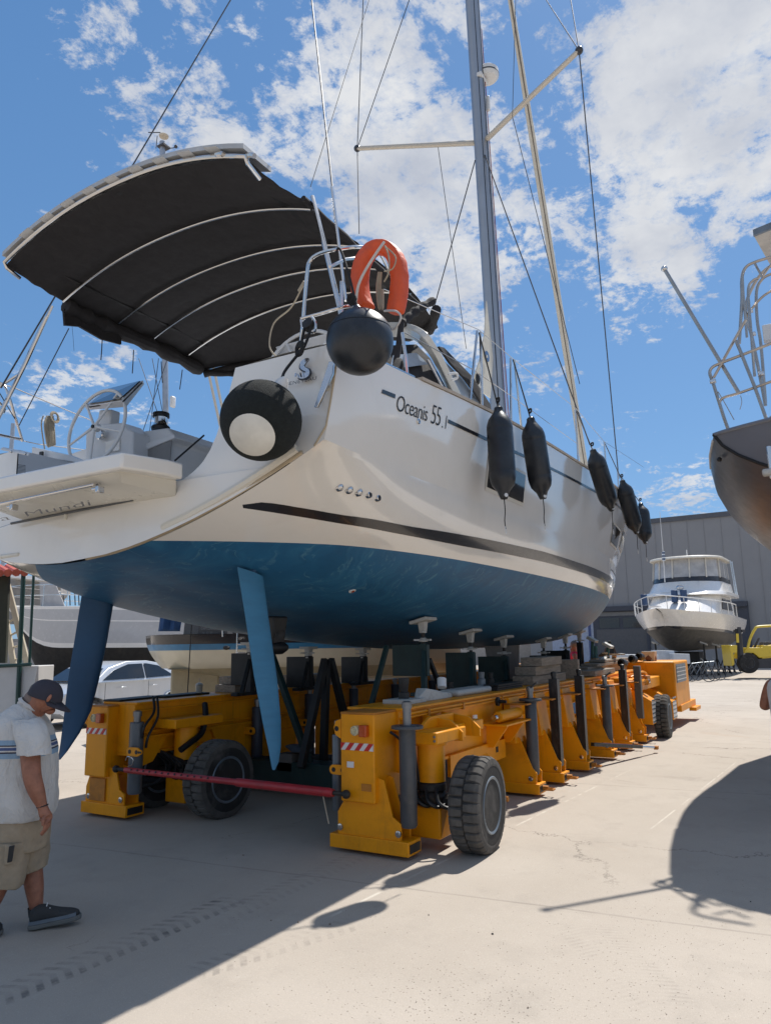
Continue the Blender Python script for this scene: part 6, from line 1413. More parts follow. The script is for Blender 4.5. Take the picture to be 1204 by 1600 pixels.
# ------------------------------------------------------------ forklift
D0=35.0
fk=empty('forklift',px(1175,1050,d=D0)*Vector((1,1,0)),'yellow forklift with black mast parked facing left at the right edge of the yard','forklift')
fy=M('forklift_yellow',(.66,.47,.03),.4,var=.05,coat=.3)
def fp(X,Y,dd=0.0): return px(X,Y,d=D0+dd)
def fpoly(pts,dd,th,name,mat,par=fk,bev=.02): b=MB(); b.poly3([fp(x,y,dd) for x,y in pts],FH*th); return b.build(name,mat,par,bev=bev)
for dd in (0,1.0):
    w=fp(1170,1036,dd); b=MB(); b.lathe([(.25,-.02),(.44,-.02),(.47,.05),(.47,.25),(.44,.32),(.25,.32)],w,FH,26); o=b.build('wheel',rubber,fk); b=MB(); b.lathe([(.24,-.03),(.2,.04),(.08,.0),(.001,-.01)],w,FH,18,cap=False); b.build('rim',rimg,o)
    w=fp(1222,1038,dd); b=MB(); b.lathe([(.25,-.02),(.38,-.02),(.4,.05),(.4,.25),(.38,.3),(.25,.3)],w,FH,24); b.build('wheel',rubber,fk)
fpoly([(1158,1030),(1163,1022),(1176,1020),(1186,1028),(1204,1026),(1240,1026),(1240,1012),(1192,1008),(1190,1012),(1165,1012)],.1,1.0,'body',fy)
fpoly([(1188,1012),(1240,1004),(1250,1010),(1250,1034),(1190,1034)],.15,.95,'counterweight',fy)
fpoly([(1180,1044),(1206,1044),(1206,1028),(1180,1030)],.12,.9,'chassis',cl)
for dd in (.05,1.0):
    b=MB(); b.tube(smoothpts([fp(1167,1014,dd),fp(1171,998,dd),fp(1178,984,dd),fp(1186,979,dd),fp(1230,978,dd),fp(1236,982,dd),fp(1236,1008,dd)],5),.06,8); b.build('overhead_guard',fy,fk)
for k in range(5): b=MB(); b.tube([fp(1188+k*10,978.5,.05),fp(1188+k*10,978.5,1.0)],.035,6); b.build('guard_bar',fy,fk)
for dd in (.15,.75):
    b=MB(); b.box((fp(1156,983,dd)+fp(1158,1046,dd))/2,(.16,.16,2.05)); b.build('mast_rail',cl,fk,bev=.01)
    b=MB(); b.box((fp(1152,985,dd)+fp(1153,1046,dd))/2,(.10,.12,1.95)); b.build('mast_rail',blackp,fk,bev=.01)
fpoly([(1149,990),(1153,990),(1154,1004),(1150,1004)],.02,.02,'mast_label',fy,bev=0)
b=MB(); b.box((fp(1154,986)+fp(1154,986,.9))/2,(.15,.9,.12),rot=Matrix.Rotation(math.atan2(FH.y,FH.x)-math.pi/2,3,'Z')); b.build('mast_crossbar',cl,fk)
fpoly([(1139,1008),(1151,1008),(1151,1020),(1145,1020),(1147,1038),(1143,1041)],.05,.9,'carriage',fy)
for dd in (.1,.8):
    b=MB(); b.box(fp(1128,1046,dd)+Vector((0,0,.03)),(1.1,.12,.04),rot=Matrix.Rotation(math.atan2(RH.y,RH.x),3,'Z')); b.build('fork',cl,fk)
fpoly([(1176,1012),(1184,996),(1187,997),(1180,1012)],.5,.06,'steering_post',cl)
fpoly([(1192,1008),(1204,1007),(1204,1003),(1194,1003)],.3,.5,'seat',cl)
# ------------------------------------------------------------ grey yacht at the right edge, stern towards us
rb=empty('grey_yacht',(8.6,-1.2,0),'dark grey yacht stern with stainless rails at the right edge of the picture','sailboat')
dk=M('hull_dark_grey',(.17,.18,.215),.3,coat=.6,var=.06,scale=1); dkb=M('hull_dark_bottom',(.055,.068,.09),.34,coat=.0,spec=.6,var=.2)
RC=-1.25
T_rh=[(0,2.06),(1.5,2.24),(3.5,2.36),(5.5,2.2),(7.5,1.8),(9.5,1.15),(11.5,.4),(12.8,.05)]; T_rk=[(0,3.12),(.6,2.88),(1.5,2.66),(3,2.45),(6,2.3),(9,2.4),(12,3.2),(12.8,3.9)]; T_rs=[(0,3.98),(4,4.02),(8,4.12),(12.8,4.4)]
def rhp(x,u,sd): # u 0 keel..1 sheer
    w=interp(T_rh,x); zs=interp(T_rs,x); zk=interp(T_rk,x); q=interp([(0,1.5),(3,2.0),(12,1.6)],x)
    y=w*max(0,1-(1-u)**q)**(1/1.6); a=8.0+x+ .62*(min(1,abs(y)/2.06))**2*max(0,1-x/3)+ .45*(1-u)*max(0,1-x/2.0)
    return Vector((a,RC+sd*y,zk+(zs-zk)*u))
b=MB(); xs_=[0,.1,.3,.6,1,1.5]+[2+.6*k for k in range(19)]
us=[0,.02,.06,.12,.2,.3,.42,.55,.7,.85,1]
for sd in (-1,1): b.grid([[rhp(min(x,12.8),u,sd) for u in us] for x in xs_])
b.build('hull',dkb,rb,ang=60)
b=MB()
for sd in (-1,1):
    b.grid([[Vector((lambda p,g:(8.0+.62*(abs(p.y-RC)*g/2.06)**2+.45*(1-u)*1.0-.0, RC+(p.y-RC)*g, p.z))(rhp(0,u,sd),g)) for u in us] for g in (0,.2,.4,.6,.8,.93,1)])
b.build('transom',dk,rb,ang=60)
b=MB(); e=[rhp(0,u,1) for u in us]; b.tube([p+Vector((-.01,0,0)) for p in e],.018,8); b.build('transom_bead',blackp,rb)
b=MB(); e=[rhp(0,u,1) for u in us]; 
b=MB(); b.tube([rhp(0,1,1)+Vector((0,0,0))]+[Vector((8.0+.62*g*g,RC+2.06*g,3.985)) for g in (.95,.85,.7,.5,.25,0,-.3,-.6)],.022,8); b.build('rub_rail',dk,rb)
b=MB(); b.grid([[Vector((8.05+.62*(abs(k)/2)**2+x,RC+k/2*interp(T_rh,x),interp(T_rs,x)-.0)) for k in (-2,-1,0,1,2)] for x in [0,1,3,6,9,12.5]]); b.build('deck',dk,rb)
b=MB(); b.tube([rhp(x,.99,1) for x in (.3,1.2,2.2)],.016,6); b.build('name_strip',plastw,rb)
rs=M('rail_bronze_steel',(.42,.38,.34),.25,metal=.9,var=.15)
def rr(pts,r=.018,k=5,name='rail',a=8.75,mat=rs):
    a+=.4
    P_=[px(p[0],p[1],a=(p[2] if len(p)>2 else a)) for p in pts]; return MB().tube(smoothpts(P_,k) if k else P_,r,8).build(name,mat,rb)
rr([(1138,674),(1131,655),(1123,630),(1113,598),(1108,583),(1112,574),(1126,567),(1165,552),(1210,534)],.019)
rr([(1123,632),(1125,625),(1133,620),(1154,614),(1210,594)],.017)
tag_=rr([(1037,420),(1154,615)],.022,0,'flagstaff',8.8); 
b=MB(); b.sphere(px(1037,420,a=9.2),.04,n=12,m=8); b.build('staff_cap',steel,tag_)
rr([(1114,590),(1146,532),(1164,500)],.017,0); rr([(1149,532),(1178,604),(1196,654)],.019,0,a=8.7)
rr([(1154,537),(1158,470),(1158,436),(1164,418),(1180,409),(1210,400)],.019,a=9.1)
rr([(1166,527),(1161,470),(1159,432)],.015,0,a=9.1); rr([(1178,588),(1171,500),(1168,452),(1176,438),(1184,435)],.017,a=9.3)
rr([(1210,411),(1192,424),(1177,444),(1166,470),(1166,496),(1174,528),(1188,596),(1195,634)],.02,a=9.4)
rr([(1195,630),(1188,540),(1182,500),(1181,455),(1190,436),(1204,428),(1212,425)],.019,a=9.6)
rr([(1210,451),(1190,464),(1172,484)],.016,a=9.4); rr([(1178,411),(1190,433)],.014,0,a=9.2); rr([(1206,410),(1190,432)],.014,0,a=9.2)
for X,Y in ((1175,522),(1188,584),(1171,486),(1113,596)):
    b=MB(); b.box(px(X,Y,a=9.75 if X>1150 else 9.15),(.06,.07,.045)); b.build('clamp',steel,rb,bev=.01)
b=MB(); b.poly3([px(1176,368,a=11.0),px(1215,352,a=11.0),px(1215,425,a=11.9),px(1201,412,a=11.9)],(0,0,.05)); b.build('solar_panel',M('panel_white_under',(.55,.52,.46),.5),rb,bev=.01)
b=MB(); b.poly3([px(1176,368,a=10.97)+Vector((0,0,.0)),px(1215,352,a=10.97),px(1215,352,a=10.97)+Vector((0,0,.09)),px(1176,368,a=10.97)+Vector((0,0,.09))],(.05,0,0)); b.build('panel_frame',rimg,rb)
b=MB(); b.lathe([(.42,0),(.41,.1),(.36,.2),(.25,.28),(.05,.31)],px(1232,650,a=9.0)+Vector((.3,-.15,-.12)),(0,0,1),24); b.build('dome_cover',M('dome_grey',(.22,.23,.25),.5),rb)
rr([(1121,612),(1135,636),(1146,656)],.005,0,'backstay',8.75); rr([(1156,618),(1158,628),(1155,640)],.004,4,'line',8.7)
b=MB(); b.box(px(1206,520,a=9.3),(.1,.2,.2)); b.build('rail_box',plastw,rb,bev=.01)
b=MB(); c=px(1123,718,a=9.0); b.sphere(c,.028,n=10,m=8); b.build('exhaust_fitting',blackp,rb)
b=MB(); b.box(px(1203,722,a=8.35),(.05,.05,.34)); b.build('rudder_gear',steel,rb,bev=.01)
b=MB(); b.box(px(1201,738,a=8.33),(.10,.13,.07)); b.build('gear_bracket',padw,rb,bev=.02)
# ------------------------------------------------------------ left background
# shed with red tiles, green posts, ladder and white panels
DS=9.6
sh_=empty('tiled_shelter',px(30,1110,d=DS)*Vector((1,1,0)),'small shelter with red roof tiles and green posts at the left edge','shelter')
tile=M('roof_tiles',(.50,.115,.07),.6,var=.25,scale=9,bump=.4,bscale=10)
b=MB()
for k in range(6):
    p=px(-26+k*13,896-0.3*k,d=DS-.1); q=px(-40+k*13,886,d=DS+1.0); b.tube([p,q],[.05,.045],8)
b.build('roof',tile,sh_)
b=MB(); b.tube([px(-20,897,d=DS),px(36,893,d=DS)],.03,6); b.build('gutter',M('gutter_grey',(.3,.29,.27),.5),sh_)
pg=M('post_green',(.006,.045,.040),.4)
for X0,Y0,X1,Y1,r in ((37,898,26,1180,.028),(53,898,46,1040,.017)):
    b=MB(); p=px(X0,Y0,d=DS);q=px(X1,Y1,d=DS); q=Vector((q.x,q.y,0)) if X0==37 else q; b.tube([p,q],r,8); b.build('post',pg,sh_)
b=MB(); b.tube([px(-20,1042,d=DS-.02),px(49,1038,d=DS-.02)],.022,8); b.build('rail',pg,sh_)
b=MB(); b.poly3([px(-20,899,d=DS+.1),px(14,899,d=DS+.1),px(9,1036,d=DS+.1),px(-20,1036,d=DS+.1)],FH*.05); b.build('dark_panel',M('panel_olive',(.03,.032,.02),.8),sh_)
b=MB()
p=[px(-40,1043,d=DS+.03),px(61,1040,d=DS+.03)]; base=[Vector((v.x,v.y,0)) for v in p]
b.poly3([base[0],base[1],p[1],p[0]],FH*.45); b.build('low_wall',M('panel_white',(.55,.54,.53),.5,var=.05),sh_,bev=.01)
b=MB(); q=px(56,1041,d=DS); b.poly3([px(58,1042,d=DS),px(60,1042,d=DS),px(46,1125,d=DS),px(38,1125,d=DS)],-FH*.015); b.build('wall_edge',MATS['panel_white'],sh_)
ld=M('ladder_cream',(.50,.44,.33),.5)
la=empty('ladder',px(30,1040,d=DS+.6),'cream ladder leaning inside the green-posted shelter','ladder')
for X0,Y0,X1,Y1 in ((10,905,44,1040),(2,925,22,1040)):
    b=MB(); p=px(X0,Y0,d=DS+.6);q=px(X1,Y1,d=DS+.6); b.box((p+q)/2,((q-p).length,.04,.07),rot=(q-p).to_track_quat('X','Z').to_matrix()); b.build('stile',ld,la)
for k in range(6):
    t=.12+.16*k; b=MB(); b.tube([px(10+34*t,905+135*t,d=DS+.6),px(2+20*t,925+115*t,d=DS+.6)],.014,6); b.build('rung',ld,la)
# grey yacht behind
DG=24.0
go=px(330,1000,d=DG+1.0); go.z=0
gy=empty('moored_yacht',go,'grey-hulled yacht with white waterline and black bottom ashore behind the silver car','sailboat')
bowp=px(4,1000,d=DG-.5); bowp.z=0; gf=(bowp-go); Lg=gf.length-.5
Fg=frame(go,gf); sg=lhull(Lg,3.9,3.0,.35,2,2,.12,.2,full=.55,stern=.9)
gg=M('hull_mid_grey',(.47,.475,.49),.25,coat=.4,var=.04); 
for z0,z1,nm,mt in ((.55,.60,'waterline_stripe',mwhite),(.60,.84,'topsides',gg),(.84,.853,'cove_line',mwhite),(.853,.97,'topsides',gg),(.97,1.0,'gunwale',mwhite)):
    hullmesh(gy,sg,Fg,2.4,2.6,z0,z1,nm,mt,stem=.5,flare=.2)
hullmesh(gy,sg,Fg,2.4,2.6,0,.55,'underwater_hull',M('bottom_black',(.02,.018,.016),.8,var=.3,dirt=.3),stem=.5,flare=.2)
b=MB(); b.grid([[Fg(x+.5*t*t,w*s,zs+.08*(1-s*s)) for s in (-1,-.5,0,.5,1)] for (x,w,zs,zk,t) in sg]); b.build('deck',mwhite,gy)
def gbx(x0,x1,y,z0,z1,name,mat,t0=0,t1=0,bev=.05):
    b=MB(); b.add([Fg(x0,-y,z0),Fg(x1,-y,z0),Fg(x1,y,z0),Fg(x0,y,z0),Fg(x0+t0,-y*.85,z1),Fg(x1-t1,-y*.85,z1),Fg(x1-t1,y*.85,z1),Fg(x0+t0,y*.85,z1)],[(0,3,2,1),(4,5,6,7),(0,1,5,4),(1,2,6,5),(2,3,7,6),(3,0,4,7)]); return b.build(name,mat,gy,bev=bev)
gbx(-3.0,3.6,1.4,3.05,3.55,'coachroof',mwhite,0,.9)
for x in (-1.5,0,1.5):
    b=MB(); b.poly3([Fg(x,1.36,3.18),Fg(x+1.1,1.36,3.18),Fg(x+1.0,1.28,3.44),Fg(x+.1,1.28,3.44)],Fg(0,.03,0)-Fg(0,0,0)); b.build('cabin_window',glassd,gy)
for s in (-1,1):
    for zz in (.35,.66):
        b=MB(); b.tube([Fg(x+.4*t*t,s*w*.98,zs+zz) for (x,w,zs,zk,t) in sg if t>.1],.014,5); b.build('lifeline',steel,gy)
    for (x,w,zs,zk,t) in sg[3::3]:
        b=MB(); b.tube([Fg(x+.4*t*t,s*w*.98,zs),Fg(x+.4*t*t,s*w*.98,zs+.66)],.016,5); b.build('stanchion',steel,gy)
b=MB(); q=px(222,974,d=DG-2.0); 
pw_=px(222,974,d=DG-1.1); 
for nm,sc_,mt,o_ in (('portlight',1.0,plastw,0),('pane',.75,glassd,-.02)):
    b=MB(); b.box(pw_+FH*o_,(.42*sc_,.10,.19*sc_),rot=Matrix.Rotation(math.atan2(RH.y,RH.x),3,'Z')); b.build(nm,mt,gy,bev=.03)
clo=M('awning_grey',(.42,.41,.41),.8,bump=.4,bscale=8)
b=MB(); b.poly3([px(62,909,d=DG-1),px(86,911,d=DG-1),px(102,948,d=DG-1),px(64,953,d=DG-1)],FH*.03); b.build('awning',clo,gy)
b=MB(); b.poly3([px(-10,892,d=DG),px(92,906,d=DG),px(80,908,d=DG),px(-10,900,d=DG)],FH*1.5); b.build('canopy_edge',mwhite,gy)
b=MB(); b.poly3([px(-20,900,d=DG+1.4),px(120,905,d=DG+1.4),px(60,975,d=DG+1.4),px(-20,975,d=DG+1.4)],FH*.4); b.build('cockpit_tent',M('tent_grey',(.27,.26,.25),.8),gy)
b=MB(); b.poly3([px(95,916,d=DG-.5),px(110,917,d=DG-.5),px(110,929,d=DG-.5),px(95,928,d=DG-.5)],FH*.1); b.build('outboard_bracket',steel,gy,bev=.02)
for X in (98,108,116,122): b=MB(); b.tube([px(X,906,d=DG+.2),px(X+2,946,d=DG+.2)],.02,5); b.build('pushpit_post',cl,gy)
b=MB(); b.poly3([px(178,948,d=DG+.3),px(188,936,d=DG+.3),px(250,948,d=DG+.3),px(250,954,d=DG+.3)],FH*.4); b.build('sprayhood',glassd,gy)
# its mast, seen through the gap below and above the bimini
mp=px(259,640,d=DG+1.5); mt_=px(254,222,d=DG+1.5)
b=MB(); b.tube([Vector((mp.x,mp.y,3.0)),mp,mt_],.11,14); gm_=b.build('mast',M('mast_pale',(.40,.42,.45),.35,metal=.6),gy)
b=MB(); b.lathe([(.02,0),(.17,.05),(.19,.1),(.12,.16),(.01,.19)],px(256,216,d=DG+1.5),(0,0,1),16); b.build('masthead_light',spar,gm_)
b=MB(); b.box(px(256,230,d=DG+1.5),(.35,.35,.07)); b.tube([px(246,212,d=DG+1.5),px(244,232,d=DG+1.5)],.015,4); b.tube([px(232,207,d=DG+1.5),px(251,207,d=DG+1.5)],.018,4); b.build('masthead_plate',cl,gm_)
b=MB(); b.tube([px(262,232,d=DG+1.5),px(272,231,d=DG+1.5),px(275,227,d=DG+1.5)],.016,4); b.sphere(px(275,229,d=DG+1.5),.07,n=8,m=6); b.build('wind_gauge',cl,gm_)
b=MB(); b.box(px(270,628,d=DG+1.4),(.22,.12,.42)); b.build('radar_reflector',plastw,gm_,bev=.05)
for X0,X1 in ((217,262),(262,218),(238,263),(248,232)):
    b=MB(); b.tube([px(X0,560,d=DG+1.3),px(X1,690,d=DG+1.3)],.012,4); b.build('shroud',wire,gy)
b=MB(); b.tube([px(322,565,d=DG+1),px(345,670,d=DG+1)],.05,6); b.build('boom_strut',spar,gy)
b=MB(); b.tube([px(334,575,d=DG+1),px(352,660,d=DG+1)],.05,6); b.build('boom_strut',spar,gy)
# small mast far left behind the pushpit
b=MB(); p=px(20,690,d=45); b.tube([Vector((p.x,p.y,0)),px(21,662,d=45)],.13,8); single(b,'distant_mast',MATS['mast_pale'],'short pale masthead poking up behind the stern locker at far left','mast',bev=0)
# cream day boat with black and blue bands, stern to the left
DC=15.5
co_=px(226,1040,d=DC); co_.z=0
cb=empty('cream_boat',co_,'cream boat with black and blue bands, its blunt end beside the silver car','boat')
cf=(px(700,1040,d=DC+1.5)-px(226,1040,d=DC)); cf.z=0
Fc=frame(co_,cf); Lc=6.8
cream=M('cream_paint',(.62,.57,.44),.35,var=.04,coat=.2); bluep=M('band_blue',(.03,.17,.33),.35,coat=.2); tanb=M('tan_bottom',(.40,.34,.22),.6,var=.08,dirt=.2)
def cz(Y): return px(226,Y,d=DC).z
sect=[(cz(1012),cz(1045),'topsides',cream,1.0),(cz(1008),cz(1017),'blue_band',bluep,1.005),(cz(993),cz(1008),'black_band',stripe,1.0)]
def cgrid(z0,z1,name,mat,k=1.0):
    b=MB()
    for sd in (-1,1):
        rows=[]
        for i in range(28):
            t=i/27; x=Lc*t; w=1.25*(min(1,(t*9)**.5 if t<.11 else 1))*(1-max(0,(t-.55)/.45)**2*.95)
            r=[]
            for j in range(9):
                z=z0+(z1-z0)*j/8; u=(z-cz(1045))/(cz(993)-cz(1045)); rise=.0
                x2=x+.35*(1-min(1,max(0,u)))**2*(1 if t<.3 else 0)*(1-t/.3 if t<.3 else 0); r.append(Fc(x2,-sd*w*(.78+.22*min(1,max(0,u))**.6)*k,z))
            rows.append(r)
        b.grid(rows)
    return b.build(name,mat,cb,ang=50)
cgrid(cz(1045),cz(1017),'topsides',cream); cgrid(cz(1017),cz(1008),'blue_band',bluep,1.004); cgrid(cz(1008),cz(994),'black_band',stripe)
b=MB(); b.grid([[Fc(Lc*t,s*1.25*(min(1,(t*9)**.5 if t<.11 else 1))*(1-max(0,(t-.55)/.45)**2*.95),cz(993.5)) for s in (-1,0,1)] for t in [i/20 for i in range(21)]]); b.build('deck',mwhite,cb)
b=MB(); b.grid([[Fc(.5+(Lc-.6)*t,s*.98*(1-max(0,(t-.5)/.5)**2*.9),cz(1045)-.32*(1-abs(s))**.6*min(1,t*5)) for s in (-1,-.8,-.5,0,.5,.8,1)] for t in [i/20 for i in range(21)]]); b.build('bottom',tanb,cb)
b=MB(); b.add([Fc(.55,-.5,cz(1045)),Fc(1.5,-.5,cz(1045)),Fc(1.5,.5,cz(1045)),Fc(.55,.5,cz(1045)),Fc(.55,-.5,.15),Fc(1.5,-.5,.15),Fc(1.5,.5,.15),Fc(.55,.5,.15)],[(0,1,2,3),(7,6,5,4),(0,4,5,1),(1,5,6,2),(2,6,7,3),(3,7,4,0)]); sk_=b.build('skeg_box',tanb,cb,bev=.04)
b=MB(); b.add([Fc(1.8,-.35,cz(1045)-.1),Fc(6.0,-.35,cz(1045)-.1),Fc(6.0,.35,cz(1045)-.1),Fc(1.8,.35,cz(1045)-.1),Fc(2.6,-.2,.35),Fc(5.4,-.2,.35),Fc(5.4,.2,.35),Fc(2.6,.2,.35)],[(0,1,2,3),(7,6,5,4),(0,4,5,1),(1,5,6,2),(2,6,7,3),(3,7,4,0)]); b.build('keel',cream,cb,bev=.05)
for X in (270,284): b=MB(); b.lathe([(.028,0),(.028,.03),(.012,.03)],px(X,1059,d=DC-.2),-FH,14); b.build('bolt',steel,sk_)
b=MB(); b.tube(smoothpts([px(348,995,d=DC-1.0),px(348,974,d=DC-1.0),px(352,971,d=DC-1.0),px(367,973,d=DC-1.0),px(371,982,d=DC-1.0),px(370,1030,d=DC-1.0),px(372,1058,d=DC-1.0)],4),.016,6); b.build('boarding_ladder',steel,cb)
for Y in (1007,1020,1034): b=MB(); b.tube([px(371,Y,d=DC-1),px(384,Y,d=DC-1)],.014,5); b.build('ladder_step',steel,cb)
b=MB(); b.sphere(px(354,1012,d=DC-1.15),.07,1,1,.6,n=12,m=8); b.build('exhaust',blackp,cb)
b=MB(); b.poly3([px(308,994,d=DC-.4),px(356,996,d=DC-.4),px(355,972,d=DC-.4),px(310,970,d=DC-.4)],FH*.5); bx=single(b,'gear_box',M('box_black',(.018,.020,.024),.5),'black box with faint grey lettering standing on the cream boat deck','box',bev=.01)
t0_=px(314,984,d=DC-.43); t1_=px(336,985,d=DC-.43)
gt=M('faint_letters',(.13,.14,.15),.7)
text_mesh('CAPT.CABLE',.07,lambda u,v:t0_+RH*u*.72+Vector((0,0,v)),'box_lettering',gt,bx); text_mesh('08  02  02',.07,lambda u,v:t0_+RH*(u*.72+.03)+Vector((0,0,v-.09)),'box_lettering',gt,bx)
b=MB(); b.poly3([px(286,998,d=DC+1.4),px(290,960,d=DC+1.4),px(440,960,d=DC+1.4),px(450,998,d=DC+1.4)],FH*.6); b.build('cuddy',stripe,cb)
# blue cloth hanging by the grey yacht
b=MB(); rows=[]
for j in range(9):
    y=952+j*4.3; rows.append([px(251-(j*.5)+i*4.2,y,d=17.5)+FH*(.06*math.sin(i*1.6+.3*j)) for i in range(9)])
b.grid(rows); single(b,'hanging_cloth',M('cloth_blue',(.012,.05,.14),.8,bump=.3),'dark blue cloth hanging in front of the grey-hulled yacht','cloth',solid=.02,bev=0)
b=MB(); b.tube([px(301,950,d=DC-1.2),px(298,1000,d=DC-1.2),px(293,1085,d=DC-1.2)],.010,5); single(b,'hanging_rope',rope,'thin black rope hanging down the side of the cream boat','rope',bev=0)
# ------------------------------------------------------------ silver car
DK=19.5
silver=M('car_silver',(.58,.61,.65),.25,metal=.25,coat=.8,var=.03,rvar=.03)
kc=px(170,1112,d=DK); kc.z=0
rear=px(262,1100,d=DK+1.6); front=px(60,1116,d=DK-2.2); rear.z=0; front.z=0
kf=(front-rear).normalized(); ctr=(front+rear)/2
car=empty('parked_car',ctr,'silver saloon car parked between the grey yacht and the yellow mover','car')
Fk=frame(ctr,kf)
prof=[(-2.3,.42),(-2.33,.62),(-2.28,.92),(-2.12,1.0),(-1.75,1.04),(-1.05,1.40),(-.55,1.475),(.15,1.47),(.75,1.33),(1.32,1.02),(1.85,.93),(2.15,.80),(2.28,.62),(2.27,.38),(2.05,.25),(-2.1,.27)]
body_top=[(-2.3,.42),(-2.33,.62),(-2.28,.92),(-2.12,1.0),(-1.75,1.03),(-1.0,1.02),(1.25,.99),(1.85,.93),(2.15,.80),(2.28,.62),(2.27,.38),(2.05,.25),(1.75,.25),(1.72,.5),(1.5,.66),(1.3,.68),(1.08,.62),(.95,.45),(.93,.24),(-.95,.24),(-.98,.48),(-1.15,.64),(-1.35,.69),(-1.55,.64),(-1.72,.48),(-1.75,.26),(-2.1,.27)]
b=MB()
n=len(body_top)
rings=[]
for y,sx,zo in ((-.80,.985,0),(-.88,1,0),(-.885,1,0),(.885,1,0),(.88,1,0),(.80,.985,0)):
    rings.append([Fk(x*sx,y,z+zo) for x,z in body_top])
b.loft(rings); b.build('body',silver,car,bev=.02,ang=30)
cab=[(-1.75,1.02),(-1.05,1.40),(-.55,1.475),(.15,1.47),(.75,1.33),(1.30,1.0)]
b=MB(); b.loft([[Fk(x*s,y*k,z) for x,z in cab] for y,k,s in ((-.80,1,1),(-.66,1,.97),(.66,1,.97),(.8,1,1))],cap=True)
b=MB(); rows=[]
for i,(x,z) in enumerate(cab):
    hgt=(z-1.0)/.475; yw=.80-.17*hgt; rows.append([Fk(x,y,z+.0) for y in (-yw,-yw*.9,-yw*.4,0,yw*.4,yw*.9,yw)])
b.grid(rows)
for s in (-1,1): b.add([Fk(x,s*(.80-.17*(z-1.0)/.475),z) for x,z in cab],[tuple(range(len(cab)))])
b.build('cabin',silver,car,bev=.01)
for s in (-1,1):
    def sp_(x,z): return Fk(x,s*(.812-.17*(z-1.0)/.475),z)
    th=Fk(0,s*.006,0)-Fk(0,0,0)
    for poly in ([(-1.42,1.07),(-.92,1.34),(-.52,1.405),(-.42,1.405),(-.42,1.05)],[(-.36,1.05),(-.36,1.405),(.12,1.40),(.62,1.27),(1.02,1.05)]):
        b=MB(); b.poly3([sp_(*q) for q in poly],th); b.build('side_window',glassd,car)
    for x in (-.62,.45):
        b=MB(); b.box(Fk(x,s*.893,.86),(.16,.02,.03),rot=Matrix.Rotation(math.atan2(kf.y,kf.x),3,'Z')); b.build('door_handle',silver,car,bev=.006)
    for x in (-.40,1.02): b=MB(); b.box(Fk(x,s*.884,.65),(.008,.006,.66),rot=Matrix.Rotation(math.atan2(kf.y,kf.x),3,'Z')); b.build('door_gap',blackp,car)
    for x in (-1.35,1.33):
        b=MB(); side=Fk(0,s,0)-Fk(0,0,0); b.lathe([(.2,-.18),(.30,-.18),(.315,-.1),(.315,.0),(.29,.03),(.2,.03)],Fk(x,s*.84,.315),side,28); w_=b.build('wheel',rubber,car)
        b=MB(); b.lathe([(.21,.02),(.20,.0),(.17,-.05),(.001,-.05)],Fk(x,s*.86,.315),side,28,cap=False); b.build('hub',blackp,w_)
        b=MB(); c=Fk(x,s*.865,.315); f_=Vector((kf.x,kf.y,0))
        for k in range(5):
            a=2*math.pi*k/5+.3; b.tube([c,c+f_*math.cos(a)*.2+Vector((0,0,math.sin(a)*.2))],[.03,.022],6)
        b.tube([c+f_*math.cos(t)*.205+Vector((0,0,math.sin(t)*.205)) for t in [2*math.pi*k/24 for k in range(24)]],.014,6,closed=True); b.build('rim',silver,w_)
    b=MB(); b.poly3([Fk(-2.30,s*.60,.72),Fk(-2.30,s*.84,.72),Fk(-2.24,s*.86,.96),Fk(-2.27,s*.62,.95)],Fk(-.04,0,0)-Fk(0,0,0)); b.build('tail_light',M('lamp_red',(.45,.012,.012),.2,coat=.6) if s<0 else MATS['lamp_red'],car,bev=.01)
    b=MB(); b.poly3([Fk(-2.05,s*.889,.74),Fk(-2.3,s*.86,.74),Fk(-2.24,s*.86,.96),Fk(-1.95,s*.87,.95)],th*2); b.build('tail_light',MATS['lamp_red'],car,bev=.005)
b=MB(); b.poly3([Fk(.84,-.6,1.31),Fk(.84,.6,1.31),Fk(1.30,.72,1.03),Fk(1.30,-.72,1.03)],(0,0,.012)); b.build('windscreen',glassd,car)
b=MB(); b.poly3([Fk(-1.10,-.58,1.39),Fk(-1.10,.58,1.39),Fk(-1.70,.68,1.06),Fk(-1.70,-.68,1.06)],(0,0,.012)); b.build('rear_window',glassd,car)
# ------------------------------------------------------------ people
skinm=M('skin_tanned',(.31,.125,.072),.5,var=.22,scale=22,bump=.4,bscale=70,dirt=.25,dcol=(.2,.06,.035),dscale=18)
def skinbody(name,nodes,edges,mat,parent,sub=2):
    "nodes: id->(pos,radius[,ry]); one continuous skinned body"
    ids=list(nodes); ix={k:i for i,k in enumerate(ids)}; org=ORG[parent.name]
    me=bpy.data.meshes.new(name); me.from_pydata([tuple(Vector(nodes[k][0])-org) for k in ids],[(ix[a],ix[b_]) for a,b_ in edges],[])
    o=bpy.data.objects.new(name,me); COL.objects.link(o); o.parent=parent; me.materials.append(mat); ORG[o.name]=org
    sk_=o.modifiers.new('skin','SKIN'); sk_.use_smooth_shade=True
    if not me.skin_vertices: bpy.context.view_layer.objects.active=o
    for i,k in enumerate(ids):
        v=me.skin_vertices[0].data[i]; r=nodes[k][1]; ry=nodes[k][2] if len(nodes[k])>2 else r; v.radius=(r,ry); v.use_root=(i==0)
    s=o.modifiers.new('sub','SUBSURF'); s.levels=sub; s.render_levels=sub
    return o
gp=px(75,1450,z=0.0); DM=(gp-CAM).dot(FH)
K=1157/DM
man=empty('person',Vector((gp.x,gp.y,0))-RH*.15,'man in a dark cap, striped pale polo shirt and khaki shorts walking right, head bowed','person')
def mp_(X,Y,v=0.0): return px(X,Y,d=DM-v)     # v: towards the camera
